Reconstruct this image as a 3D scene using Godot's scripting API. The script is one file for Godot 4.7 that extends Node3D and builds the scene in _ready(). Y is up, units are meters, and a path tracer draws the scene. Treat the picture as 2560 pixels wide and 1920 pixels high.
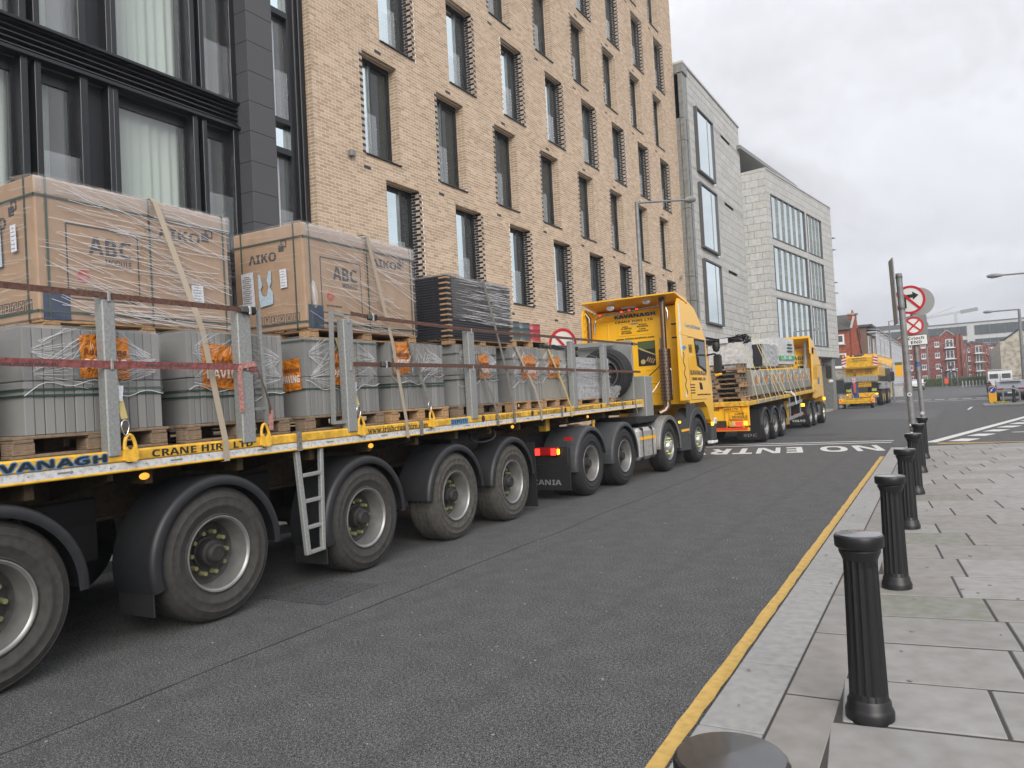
extends Node3D
# A street with a loaded flatbed trailer; x to the right, y up, -z along the street.

# ---------------------------------------------------------------- mesh builder
class G:
	var v := PackedVector3Array()
	var n := PackedVector3Array()
	func tri(a: Vector3, b: Vector3, c: Vector3, na: Vector3, nb: Vector3, nc: Vector3) -> void:
		if (b - a).cross(c - a).dot(na + nb + nc) > 0.0:
			v.append(a); v.append(c); v.append(b); n.append(na); n.append(nc); n.append(nb)
		else:
			v.append(a); v.append(b); v.append(c); n.append(na); n.append(nb); n.append(nc)
	func face(p: Array, hint: Vector3) -> void:
		var m: Vector3 = (p[1] - p[0]).cross(p[2] - p[0])
		if m.length_squared() < 1e-16: m = (p[2] - p[0]).cross(p[p.size() - 1] - p[0])
		m = m.normalized()
		if m.dot(hint) < 0.0: m = -m
		for i in range(1, p.size() - 1): tri(p[0], p[i], p[i + 1], m, m, m)
	func box(c: Vector3, s: Vector3, bev := 0.0, b := Basis()) -> G:
		var h := s * 0.5
		if bev <= 0.0:
			for ax in 3:
				for sg in [-1.0, 1.0]:
					var u := Vector3(); var w := Vector3(); var o := Vector3()
					o[ax] = h[ax] * sg; u[(ax + 1) % 3] = h[(ax + 1) % 3]; w[(ax + 2) % 3] = h[(ax + 2) % 3]
					face([c + b * (o - u - w), c + b * (o + u - w), c + b * (o + u + w), c + b * (o - u + w)], b * o)
			return self
		bev = minf(bev, 0.49 * minf(s.x, minf(s.y, s.z)))
		var pt := func(sx: float, sy: float, sz: float, ax: int) -> Vector3:
			var q := Vector3(sx * h.x, sy * h.y, sz * h.z)
			for k in 3:
				if k != ax: q[k] -= bev * (signf(q[k]))
			return c + b * q
		for ax in 3:
			for sg in [-1.0, 1.0]:
				var quad := []
				for w in [[-1, -1], [1, -1], [1, 1], [-1, 1]]:
					var g := Vector3(); g[ax] = sg; g[(ax + 1) % 3] = w[0]; g[(ax + 2) % 3] = w[1]
					quad.append(pt.call(g.x, g.y, g.z, ax))
				var o := Vector3(); o[ax] = sg
				face(quad, b * o)
			# edges along axis ax
			var a1 := (ax + 1) % 3; var a2 := (ax + 2) % 3
			for e in [[-1, -1], [1, -1], [1, 1], [-1, 1]]:
				var lo := Vector3(); lo[ax] = -1; lo[a1] = e[0]; lo[a2] = e[1]
				var hi := lo; hi[ax] = 1
				var o2 := Vector3(); o2[a1] = e[0]; o2[a2] = e[1]
				face([pt.call(lo.x, lo.y, lo.z, a1), pt.call(hi.x, hi.y, hi.z, a1), pt.call(hi.x, hi.y, hi.z, a2), pt.call(lo.x, lo.y, lo.z, a2)], b * o2)
		for sx in [-1.0, 1.0]:
			for sy in [-1.0, 1.0]:
				for sz in [-1.0, 1.0]:
					face([pt.call(sx, sy, sz, 0), pt.call(sx, sy, sz, 1), pt.call(sx, sy, sz, 2)], b * Vector3(sx, sy, sz))
		return self
	# bar from a to b with a rectangular section: w across (towards wd), t thick
	func bar(a: Vector3, b2: Vector3, w: float, t: float, wd := Vector3(0, 1, 0), bev := 0.0) -> G:
		var d := (b2 - a); var L := d.length(); d /= L
		var x := (wd - d * wd.dot(d)).normalized()
		return box((a + b2) * 0.5, Vector3(w, t, L), bev, Basis(x, d.cross(x), d))
	# surface of revolution: profile of Vector2(radius, along); xf's y is the axis
	func lathe(prof: Array, seg: int, xf := Transform3D(), a0 := 0.0, a1 := TAU, crease := 40.0) -> G:
		var m := prof.size()
		var sn := []
		for i in m - 1:
			var t: Vector2 = prof[i + 1] - prof[i]
			sn.append(Vector2(t.y, -t.x).normalized())
		var cc := cos(deg_to_rad(crease))
		for i in m - 1:
			var n0: Vector2 = sn[i]; var n1: Vector2 = sn[i]
			if i > 0 and sn[i - 1].dot(sn[i]) > cc: n0 = (sn[i - 1] + sn[i]).normalized()
			if i < m - 2 and sn[i + 1].dot(sn[i]) > cc: n1 = (sn[i + 1] + sn[i]).normalized()
			for k in seg:
				var p := []; var q := []
				for e in [[k, i], [k + 1, i], [k + 1, i + 1], [k, i + 1]]:
					var a: float = a0 + (a1 - a0) * e[0] / seg
					var r: Vector2 = prof[e[1]]; var nn: Vector2 = n0 if e[1] == i else n1
					p.append(xf * Vector3(r.x * cos(a), r.y, r.x * sin(a)))
					q.append((xf.basis * Vector3(nn.x * cos(a), nn.y, nn.x * sin(a))).normalized())
				if (p[0] - p[1]).length_squared() > 1e-12: tri(p[0], p[1], p[2], q[0], q[1], q[2])
				if (p[2] - p[3]).length_squared() > 1e-12: tri(p[0], p[2], p[3], q[0], q[2], q[3])
		return self
	func cyl(a: Vector3, b2: Vector3, r1: float, r2 := -1.0, seg := 12, caps := true) -> G:
		if r2 < 0.0: r2 = r1
		var d := (b2 - a); var L := d.length(); d /= L
		var x := d.cross(Vector3(0.13, 0.31, 0.94) if absf(d.z) < 0.9 else Vector3(1, 0.2, 0)).normalized()
		var xf := Transform3D(Basis(x, d, x.cross(d)), a)
		var pr := []
		if caps: pr.append(Vector2(0.0001, 0))
		pr.append(Vector2(r1, 0)); pr.append(Vector2(r2, L))
		if caps: pr.append(Vector2(0.0001, L))
		return lathe(pr, seg, xf)
	func tube(pts: Array, r: float, seg := 8) -> G:
		var rings := []
		var up := Vector3(0.11, 0.97, 0.2)
		for i in pts.size():
			var d: Vector3 = (pts[mini(i + 1, pts.size() - 1)] - pts[maxi(i - 1, 0)]).normalized()
			var x := d.cross(up)
			if x.length() < 0.05: x = d.cross(Vector3(1, 0, 0))
			x = x.normalized(); var y := x.cross(d).normalized()
			var ring := []
			for k in seg:
				var a := TAU * k / seg
				ring.append([x * cos(a) + y * sin(a), pts[i]])
			rings.append(ring)
		for i in pts.size() - 1:
			for k in seg:
				var q := [rings[i][k], rings[i][(k + 1) % seg], rings[i + 1][(k + 1) % seg], rings[i + 1][k]]
				tri(q[0][1] + q[0][0] * r, q[1][1] + q[1][0] * r, q[2][1] + q[2][0] * r, q[0][0], q[1][0], q[2][0])
				tri(q[0][1] + q[0][0] * r, q[2][1] + q[2][0] * r, q[3][1] + q[3][0] * r, q[0][0], q[2][0], q[3][0])
		for e in [0, pts.size() - 1]:
			var f := []
			for k in seg: f.append(rings[e][k][1] + rings[e][k][0] * r)
			face(f, (pts[e] - pts[1 if e == 0 else pts.size() - 2]))
		return self
	# flat outline (x, y) pushed from z0 to z1, then placed by xf
	func prism(pts: PackedVector2Array, z0: float, z1: float, xf := Transform3D()) -> G:
		var ix := Geometry2D.triangulate_polygon(pts)
		var nf := (xf.basis * Vector3(0, 0, signf(z1 - z0))).normalized()
		for i in range(0, ix.size(), 3):
			var a := pts[ix[i]]; var b2 := pts[ix[i + 1]]; var c := pts[ix[i + 2]]
			tri(xf * Vector3(a.x, a.y, z1), xf * Vector3(b2.x, b2.y, z1), xf * Vector3(c.x, c.y, z1), nf, nf, nf)
			tri(xf * Vector3(a.x, a.y, z0), xf * Vector3(b2.x, b2.y, z0), xf * Vector3(c.x, c.y, z0), -nf, -nf, -nf)
		var cw := Geometry2D.is_polygon_clockwise(pts)
		for i in pts.size():
			var a := pts[i]; var b2 := pts[(i + 1) % pts.size()]
			var t := b2 - a
			var o := Vector3(t.y, -t.x, 0) * (-1.0 if cw else 1.0)
			face([xf * Vector3(a.x, a.y, z0), xf * Vector3(b2.x, b2.y, z0), xf * Vector3(b2.x, b2.y, z1), xf * Vector3(a.x, a.y, z1)], xf.basis * o)
		return self
	# a grid of points (rows of equal length) as a smooth sheet
	func sheet(rows: Array, hint: Vector3) -> G:
		var nr := rows.size(); var nc: int = rows[0].size()
		var nn := []
		for i in nr:
			var l := []
			for j in nc:
				var du: Vector3 = rows[mini(i + 1, nr - 1)][j] - rows[maxi(i - 1, 0)][j]
				var dv: Vector3 = rows[i][mini(j + 1, nc - 1)] - rows[i][maxi(j - 1, 0)]
				var m := du.cross(dv).normalized()
				if m.dot(hint) < 0.0: m = -m
				l.append(m)
			nn.append(l)
		for i in nr - 1:
			for j in nc - 1:
				tri(rows[i][j], rows[i + 1][j], rows[i + 1][j + 1], nn[i][j], nn[i + 1][j], nn[i + 1][j + 1])
				tri(rows[i][j], rows[i + 1][j + 1], rows[i][j + 1], nn[i][j], nn[i + 1][j + 1], nn[i][j + 1])
		return self
	# a strap: a chain of points, flat band of width w towards wd, thickness t
	func strap(pts: Array, w: float, wd: Vector3, t := 0.004) -> G:
		for i in pts.size() - 1:
			bar(pts[i], pts[i + 1], w, t, wd)
		return self
	func mesh() -> ArrayMesh:
		var m := ArrayMesh.new()
		var a := []
		a.resize(Mesh.ARRAY_MAX)
		a[Mesh.ARRAY_VERTEX] = v; a[Mesh.ARRAY_NORMAL] = n
		m.add_surface_from_arrays(Mesh.PRIMITIVE_TRIANGLES, a)
		return m

# ---------------------------------------------------------------- nodes
var taken := {}
var M := {}
var boxes := {}
var rng := RandomNumberGenerator.new()

func numbered(called: String) -> String:
	taken[called] = taken.get(called, 0) + 1
	return called if taken[called] == 1 else "%s_%03d" % [called, taken[called] - 1]
func tag(o: Node3D, label: String, category: String, group := "") -> Node3D:
	o.set_meta("label", label); o.set_meta("category", category)
	if group: o.set_meta("group", group)
	return o
func thing(called: String, label: String, category: String, xf := Transform3D(), group := "") -> Node3D:
	var o := Node3D.new()
	o.name = numbered(called); add_child(o); o.transform = xf
	return tag(o, label, category, group)
func as_mesh(g: Variant) -> Mesh:
	return g.mesh() if g is G else g
func part(parent: Node, called: String, g: Variant, m: Variant, xf := Transform3D()) -> MeshInstance3D:
	var o := MeshInstance3D.new()
	o.name = called; o.mesh = as_mesh(g); o.material_override = M[m] if m is String else m
	o.transform = xf
	if parent == self: o.name = numbered(called)
	parent.add_child(o, true)
	return o
func bm(s: Vector3, bev := 0.0) -> Mesh:
	var k := "%.4f %.4f %.4f %.4f" % [s.x, s.y, s.z, bev]
	if not boxes.has(k): boxes[k] = G.new().box(Vector3(), s, bev).mesh()
	return boxes[k]
func pbox(parent: Node, called: String, c: Vector3, s: Vector3, m: Variant, bev := 0.0, b := Basis()) -> MeshInstance3D:
	return part(parent, called, bm(s, bev), m, Transform3D(b, c))
func group_node(parent: Node, called: String, xf := Transform3D()) -> Node3D:
	var o := Node3D.new(); o.name = called; parent.add_child(o, true); o.transform = xf
	return o
func struct(o: Node3D) -> Node3D:
	o.set_meta("kind", "structure"); return o
func stuff(o: Node3D) -> Node3D:
	o.set_meta("kind", "stuff"); return o
func T(x: float, y: float, z: float, ry := 0.0) -> Transform3D:
	return Transform3D(Basis(Vector3.UP, ry), Vector3(x, y, z))
func V(x := 0.0, y := 0.0, z := 0.0) -> Vector3:
	return Vector3(x, y, z)
func copy(src: Node3D, xf: Transform3D, label := "") -> Node3D:
	var c := src.duplicate()
	var base: String = String(src.name)
	if base.length() > 4 and base[base.length() - 4] == "_" and base.substr(base.length() - 3).is_valid_int(): base = base.substr(0, base.length() - 4)
	c.name = numbered(base); add_child(c); c.transform = xf
	if label: c.set_meta("label", label)
	return c

# lettering: fits the words into width w and height h (centre at xf), facing xf's +z
var fonts := {}
func font(kind: String, slant := 0.0) -> Font:
	var k := kind + str(slant)
	if fonts.has(k): return fonts[k]
	var s := SystemFont.new()
	s.font_names = PackedStringArray(["Droid Serif" if kind.begins_with("serif") else "Droid Sans"])
	s.font_weight = 700 if kind.ends_with("bold") else 400
	var f := FontVariation.new()
	f.base_font = s
	f.variation_transform = Transform2D(Vector2(1, 0), Vector2(slant, 1), Vector2())
	fonts[k] = f
	return f
func text(parent: Node, words: String, w: float, h: float, m: Variant, xf: Transform3D, kind := "sans bold", slant := 0.0, depth := 0.003, called := "lettering") -> MeshInstance3D:
	var t := TextMesh.new()
	t.text = words; t.font = font(kind, slant); t.font_size = 48; t.pixel_size = 0.01; t.depth = 0.01; t.curve_step = 2.0
	var a := t.get_aabb()
	var sx := w / a.size.x; var sy := h / a.size.y
	var c := a.get_center()
	var b := Basis(xf.basis.x * sx, xf.basis.y * sy, xf.basis.z * (depth / 0.01))
	return part(parent, called, t, m, Transform3D(b, xf.origin - b * c))
# directions to write on: SIDE faces +x and reads towards -z; BACK faces +z
var SIDE := Basis(Vector3(0, 0, -1), Vector3(0, 1, 0), Vector3(1, 0, 0))
var BACK := Basis()

# ---------------------------------------------------------------- materials
func lin(r: float, g: float, b: float, a := 1.0) -> Color:
	var c := Color(r, g, b).linear_to_srgb(); c.a = a; return c
func noise_tex(sd: int, freq: float, stops: Array, px := 512, oct := 4, kind := FastNoiseLite.TYPE_SIMPLEX_SMOOTH) -> ImageTexture:
	var f := FastNoiseLite.new()
	f.seed = sd; f.frequency = freq; f.noise_type = kind; f.fractal_octaves = oct
	var im := f.get_seamless_image(px, px, false, false, 0.12)
	im.convert(Image.FORMAT_L8)
	var src := im.get_data()
	var lut := PackedByteArray(); lut.resize(256 * 3)
	var g := Gradient.new()
	g.offsets = PackedFloat32Array(); g.colors = PackedColorArray()
	var of := PackedFloat32Array(); var co := PackedColorArray()
	for s in stops:
		of.append(s[0]); co.append(Color(s[1], s[1], s[1]) if s.size() == 2 else Color(s[1], s[2], s[3]))
	g.offsets = of; g.colors = co
	for i in 256:
		var c := g.sample(i / 255.0)
		lut[i * 3] = int(c.r * 255); lut[i * 3 + 1] = int(c.g * 255); lut[i * 3 + 2] = int(c.b * 255)
	var out := PackedByteArray(); out.resize(px * px * 3)
	for i in px * px:
		var k := src[i] * 3
		out[i * 3] = lut[k]; out[i * 3 + 1] = lut[k + 1]; out[i * 3 + 2] = lut[k + 2]
	var o := Image.create_from_data(px, px, false, Image.FORMAT_RGB8, out)
	return ImageTexture.create_from_image(o)
func mat(called: String, c: Color, rough := 0.7, metal := 0.0, tex: Texture2D = null, scale := 1.0, world := false, bump: Texture2D = null, bump_cm := 0.0) -> StandardMaterial3D:
	var m := StandardMaterial3D.new()
	m.resource_name = called; m.albedo_color = c; m.roughness = rough; m.metallic = metal
	if tex or bump:
		m.uv1_triplanar = true; m.uv1_world_triplanar = world
		m.uv1_scale = Vector3(scale, scale, scale)
		m.albedo_texture = tex
	if bump:
		m.heightmap_enabled = true; m.heightmap_texture = bump; m.heightmap_scale = bump_cm
	M[called] = m
	return m
func paint(called: String, c: Color, rough := 0.4, coat := 0.6, tex: Texture2D = null, scale := 1.0) -> StandardMaterial3D:
	var m := mat(called, c, rough, 0.0, tex, scale)
	m.clearcoat_enabled = true; m.clearcoat = coat; m.clearcoat_roughness = 0.12
	return m
func glass(called: String, c: Color, rough := 0.0) -> StandardMaterial3D:
	var m := mat(called, c, rough)
	m.transparency = BaseMaterial3D.TRANSPARENCY_ALPHA
	return m
func glow(called: String, c: Color, e: float) -> StandardMaterial3D:
	var m := mat(called, c, 0.3)
	m.emission_enabled = true; m.emission = c; m.emission_energy_multiplier = e
	return m

func make_materials() -> void:
	# textures (sRGB grey values that multiply the base colour)
	var soft := noise_tex(1, 0.012, [[0.0, 0.80], [0.5, 0.92], [1.0, 1.0]])
	var blotch := noise_tex(2, 0.01, [[0.25, 0.68], [0.5, 0.9], [0.75, 1.0]])
	var grime := noise_tex(3, 0.016, [[0.1, 0.70, 0.68, 0.65], [0.5, 0.90, 0.89, 0.88], [0.85, 1.0, 1.0, 1.0]], 512, 6)
	var speck := noise_tex(4, 0.42, [[0.0, 0.50], [0.42, 0.70], [0.60, 0.84], [0.72, 1.0], [1.0, 1.0]], 512, 2)
	var fine := noise_tex(5, 0.30, [[0.0, 0.72], [0.5, 0.9], [1.0, 1.0]], 512, 3)
	var bumpy := noise_tex(6, 0.30, [[0.0, 0.0], [1.0, 1.0]], 512, 3)
	var wavy := noise_tex(7, 0.02, [[0.0, 0.0], [1.0, 1.0]], 512, 3)
	var streak := streaks()
	M["tex_soft"] = soft
	# asphalt: chips of light stone in dark binder
	var road := asphalt_tex()
	mat("asphalt", lin(0.205, 0.204, 0.202), 0.92, 0.0, road, 0.62, true)
	mat("asphalt_patch", lin(0.15, 0.15, 0.155), 0.9, 0.0, road, 0.55, true)
	mat("asphalt_pale", lin(0.25, 0.25, 0.25), 0.9, 0.0, road, 0.5, true)
	mat("tar", lin(0.06, 0.06, 0.062), 0.7, 0.0, speck, 2.0)
	mat("line_yellow", lin(0.62, 0.40, 0.11), 0.8, 0.0, worn_tex(11), 0.8, true)
	mat("line_white", lin(0.66, 0.66, 0.64), 0.8, 0.0, worn_tex(12), 0.9, true)
	for i in 4:
		mat("slab_%d" % i, [lin(0.265, 0.258, 0.248), lin(0.29, 0.283, 0.273), lin(0.27, 0.256, 0.24), lin(0.31, 0.303, 0.295)][i], 0.85, 0.0, noise_tex(20 + i, 0.03, [[0.1, 0.89, 0.885, 0.87], [0.5, 0.95, 0.945, 0.94], [0.9, 1, 1, 1]], 512, 6), 0.35, true)
	mat("slab_moss", lin(0.235, 0.23, 0.21), 0.9, 0.0, noise_tex(25, 0.03, [[0.2, 0.90, 0.91, 0.86], [0.5, 0.95, 0.95, 0.93], [0.8, 1, 1, 1]], 512, 5), 0.5, true, bumpy, 0.04)
	mat("joint", lin(0.085, 0.08, 0.072), 0.95, 0.0, speck, 1.2, true)
	mat("kerb_stone", lin(0.31, 0.305, 0.295), 0.85, 0.0, noise_tex(26, 0.05, [[0.15, 0.90], [0.5, 0.96], [0.8, 1.0]], 512, 6), 0.4, true)
	mat("iron_black", lin(0.009, 0.009, 0.010), 0.42)
	paint("iron_gloss", lin(0.02, 0.02, 0.021), 0.25, 1.0)
	# facades
	mat("mortar", lin(0.86, 0.77, 0.65), 0.95)
	var bk := mat("brick", Color(1, 1, 1), 0.9, 0.0, noise_tex(8, 0.09, [[0.1, 0.76, 0.74, 0.72], [0.45, 0.90, 0.89, 0.88], [0.8, 1, 1, 1]], 512, 5), 1.1, true, bumpy, 0.25)
	bk.vertex_color_use_as_albedo = true
	for i in 5:
		mat("brick_%d" % i, [lin(0.60, 0.46, 0.335), lin(0.53, 0.40, 0.285), lin(0.66, 0.51, 0.375), lin(0.58, 0.45, 0.33), lin(0.50, 0.375, 0.265)][i], 0.9, 0.0, bk.albedo_texture, 1.1, true, bumpy, 0.25)
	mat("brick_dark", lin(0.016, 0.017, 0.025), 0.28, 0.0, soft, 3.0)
	mat("frame", lin(0.013, 0.014, 0.018), 0.32, 0.0, soft, 2.0)
	mat("frame_soft", lin(0.022, 0.023, 0.028), 0.45)
	mat("granite", lin(0.115, 0.115, 0.125), 0.55, 0.0, speck, 1.6, true)
	glass("pane", lin(0.86, 0.93, 0.96, 0.05))
	glass("pane_tint", lin(0.80, 0.92, 0.95, 0.20)).metallic = 1.0
	glass("pane_dark", lin(0.05, 0.06, 0.06, 0.72))
	glass("pane_office", lin(0.80, 0.90, 0.92, 0.62)).metallic = 1.0
	var cur := mat("curtain", lin(0.52, 0.60, 0.53), 0.9)
	cur.backlight_enabled = true; cur.backlight = lin(0.4, 0.45, 0.4)
	mat("curtain_white", lin(0.80, 0.83, 0.86), 0.9)
	mat("room", lin(0.10, 0.105, 0.10), 0.95)
	for i in 4:
		mat("clad_%d" % i, [lin(0.52, 0.52, 0.515), lin(0.55, 0.55, 0.545), lin(0.49, 0.49, 0.49), lin(0.53, 0.525, 0.51)][i], 0.75, 0.0, rain_tex(30 + i), 0.35, true)
	mat("clad_joint", lin(0.20, 0.20, 0.20), 0.9)
	mat("zinc", lin(0.27, 0.275, 0.26), 0.45, 0.2, soft, 0.6)
	mat("zinc_dark", lin(0.09, 0.09, 0.09), 0.5, 0.2)
	mat("red_brick", lin(0.36, 0.095, 0.05), 0.9, 0.0, grime, 0.5)
	mat("red_brick_far", lin(0.30, 0.085, 0.065), 0.9, 0.0, blotch, 0.4)
	mat("brown_brick", lin(0.23, 0.155, 0.115), 0.9, 0.0, fine, 1.2)
	mat("roof_tile", lin(0.10, 0.095, 0.085), 0.9, 0.0, grime, 0.8)
	mat("slate", lin(0.10, 0.105, 0.115), 0.8, 0.0, blotch, 0.3)
	mat("render_cream", lin(0.50, 0.46, 0.38), 0.95, 0.0, grime, 0.2)
	mat("render_grey", lin(0.40, 0.38, 0.34), 0.95, 0.0, grime, 0.22)
	mat("white_frame", lin(0.72, 0.73, 0.72), 0.5)
	mat("balcony_white", lin(0.62, 0.64, 0.68), 0.55, 0.0, soft, 1.0)
	mat("hedge_leaf", lin(0.085, 0.125, 0.028), 0.8)
	# trucks
	paint("truck_yellow", lin(0.92, 0.50, 0.014), 0.38, 0.8)
	mat("rail_yellow", lin(0.84, 0.48, 0.05), 0.5, 0.0, chipped_tex(41), 1.3)
	mat("rail_white", lin(0.62, 0.62, 0.62), 0.55, 0.0, noise_tex(42, 0.05, [[0.1, 0.78], [0.4, 0.93], [0.7, 1.0]], 512, 6), 0.8)
	mat("chassis", lin(0.055, 0.035, 0.012), 0.8, 0.0, grime, 1.4)
	mat("chassis_black", lin(0.012, 0.012, 0.013), 0.7, 0.0, soft, 2.0)
	mat("tyre", lin(0.05, 0.048, 0.046), 0.82, 0.0, noise_tex(43, 0.03, [[0.1, 0.72, 0.70, 0.68], [0.5, 0.88, 0.87, 0.85], [0.9, 1, 0.98, 0.95]], 512, 6), 0.9, false, bumpy, 0.12)
	mat("tyre_dusty", lin(0.085, 0.078, 0.068), 0.9, 0.0, noise_tex(44, 0.03, [[0.2, 0.70], [0.5, 0.88], [0.8, 1.0]], 512, 6), 0.9, false, bumpy, 0.12)
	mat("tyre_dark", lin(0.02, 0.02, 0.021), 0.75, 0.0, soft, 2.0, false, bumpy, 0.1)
	mat("fender", lin(0.017, 0.018, 0.02), 0.48, 0.0, soft, 1.6)
	mat("fender_grey", lin(0.055, 0.058, 0.062), 0.55, 0.0, soft, 1.6)
	mat("rim", lin(0.36, 0.355, 0.345), 0.45, 0.65, soft, 1.0)
	mat("rim_disc", lin(0.06, 0.058, 0.055), 0.6, 0.3, grime, 2.0)
	mat("hub", lin(0.028, 0.027, 0.026), 0.65, 0.0, grime, 3.0)
	mat("nut_cap", lin(0.20, 0.20, 0.09), 0.5)
	mat("nut_bright", lin(0.62, 0.68, 0.22), 0.45)
	mat("galvanised", lin(0.34, 0.35, 0.34), 0.55, 0.35, noise_tex(46, 0.06, [[0.1, 0.86], [0.5, 0.94], [0.9, 1.0]], 512, 6), 1.0)
	mat("chrome", lin(0.65, 0.62, 0.58), 0.16, 1.0)
	mat("exhaust", lin(0.20, 0.145, 0.11), 0.3, 0.9)
	mat("tread_plate", lin(0.50, 0.48, 0.45), 0.42, 0.7, noise_tex(47, 0.2, [[0.35, 0.55], [0.55, 1.0]], 256, 1, FastNoiseLite.TYPE_CELLULAR), 3.0)
	mat("tank", lin(0.60, 0.59, 0.56), 0.35, 0.5, soft, 1.5)
	mat("deck_board", lin(0.20, 0.18, 0.16), 0.9, 0.0, grime, 1.0)
	mat("print_black", lin(0.012, 0.012, 0.014), 0.6)
	mat("print_navy", lin(0.012, 0.03, 0.08), 0.5)
	mat("print_blue", lin(0.10, 0.24, 0.42), 0.5)
	mat("print_brown", lin(0.05, 0.045, 0.05), 0.75)
	mat("print_red", lin(0.48, 0.07, 0.07), 0.7)
	mat("print_white", lin(0.70, 0.70, 0.70), 0.5)
	mat("print_grey", lin(0.20, 0.20, 0.20), 0.6)
	mat("sign_red", lin(0.50, 0.02, 0.03), 0.4)
	mat("sign_white", lin(0.72, 0.72, 0.70), 0.4)
	mat("sign_grey", lin(0.20, 0.205, 0.20), 0.5, 0.1)
	mat("sign_blue", lin(0.015, 0.06, 0.38), 0.4)
	mat("pole_grey", lin(0.26, 0.265, 0.265), 0.5, 0.3, soft, 0.6)
	# cargo
	mat("cardboard", lin(0.385, 0.255, 0.16), 0.85, 0.0, noise_tex(50, 0.02, [[0.2, 0.94], [0.6, 0.98], [1.0, 1.0]], 512, 4), 0.5)
	mat("wood", lin(0.50, 0.33, 0.19), 0.85, 0.0, streak, 1.0)
	mat("wood_old", lin(0.27, 0.205, 0.15), 0.9, 0.0, streak, 1.2)
	mat("wood_dark", lin(0.17, 0.12, 0.085), 0.9, 0.0, streak, 1.2)
	for i in 3:
		mat("paver_%d" % i, [lin(0.275, 0.275, 0.265), lin(0.32, 0.318, 0.305), lin(0.245, 0.245, 0.24)][i], 0.92, 0.0, fine, 1.5)
	mat("paver_warm", lin(0.33, 0.315, 0.275), 0.92, 0.0, fine, 1.5)
	glass("film", lin(0.95, 0.95, 0.97, 0.03), 0.10)
	var fl := glass("film_milky", lin(0.85, 0.86, 0.88, 0.14), 0.22)
	fl.cull_mode = BaseMaterial3D.CULL_DISABLED
	var pl := mat("pleat", lin(0.85, 0.85, 0.86, 0.55), 0.26)
	pl.transparency = BaseMaterial3D.TRANSPARENCY_ALPHA
	mat("film_silver", lin(0.50, 0.51, 0.53), 0.30, 0.15, soft, 1.2, false, wavy, 0.7)
	mat("film_white", lin(0.66, 0.67, 0.68), 0.28, 0.0, soft, 1.2, false, wavy, 0.7)
	mat("film_black", lin(0.012, 0.012, 0.014), 0.25, 0.0, soft, 1.2, false, wavy, 0.7)
	mat("panel_black", lin(0.035, 0.036, 0.045), 0.38, 0.0, soft, 2.0)
	mat("orange_print", lin(0.66, 0.215, 0.02), 0.42, 0.0, soft, 1.5, false, wavy, 1.5)
	mat("orange_print_dark", lin(0.16, 0.05, 0.012), 0.5)
	mat("band_green", lin(0.022, 0.055, 0.04), 0.5)
	mat("paper", lin(0.72, 0.74, 0.80), 0.7, 0.0, soft, 6.0)
	mat("paper_blue", lin(0.46, 0.58, 0.68), 0.6, 0.0, soft, 5.0)
	mat("strap_tan", lin(0.46, 0.385, 0.29), 0.9, 0.0, fine, 6.0)
	mat("strap_yellow", lin(0.58, 0.47, 0.19), 0.9, 0.0, fine, 6.0)
	mat("strap_brown", lin(0.135, 0.068, 0.05), 0.85, 0.0, grime, 3.0)
	mat("strap_red", lin(0.27, 0.085, 0.08), 0.85, 0.0, grime, 3.0)
	mat("strap_pink", lin(0.50, 0.25, 0.22), 0.85, 0.0, grime, 3.0)
	mat("strap_grey", lin(0.22, 0.205, 0.185), 0.9, 0.0, grime, 4.0)
	mat("drum_red", lin(0.30, 0.035, 0.045), 0.35)
	mat("drum_grey", lin(0.06, 0.08, 0.085), 0.35)
	glow("lamp_amber", lin(0.8, 0.30, 0.03), 0.7)
	glow("lamp_red", lin(1.0, 0.03, 0.02), 1.6)
	glow("lamp_orange", lin(1.0, 0.45, 0.02), 1.6)
	mat("lens_clear", lin(0.75, 0.77, 0.78), 0.12, 0.3)
	mat("lens_red", lin(0.42, 0.015, 0.015), 0.2)
	paint("car_grey", lin(0.15, 0.16, 0.18), 0.3, 1.0)
	paint("car_white", lin(0.68, 0.69, 0.70), 0.35, 0.8)
	mat("sandbag", lin(0.55, 0.50, 0.12), 0.9, 0.0, blotch, 4.0)
	mat("guard_yellow", lin(0.85, 0.42, 0.01), 0.45)
	paint("crane_yellow", lin(0.90, 0.51, 0.018), 0.4, 0.5, soft, 0.5)
	mat("crane_grey", lin(0.36, 0.37, 0.37), 0.6, 0.0, soft, 0.8)
	mat("hook_blue", lin(0.05, 0.13, 0.32), 0.5, 0.0, blotch, 2.0)
	mat("hook_red", lin(0.60, 0.10, 0.07), 0.5)

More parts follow.
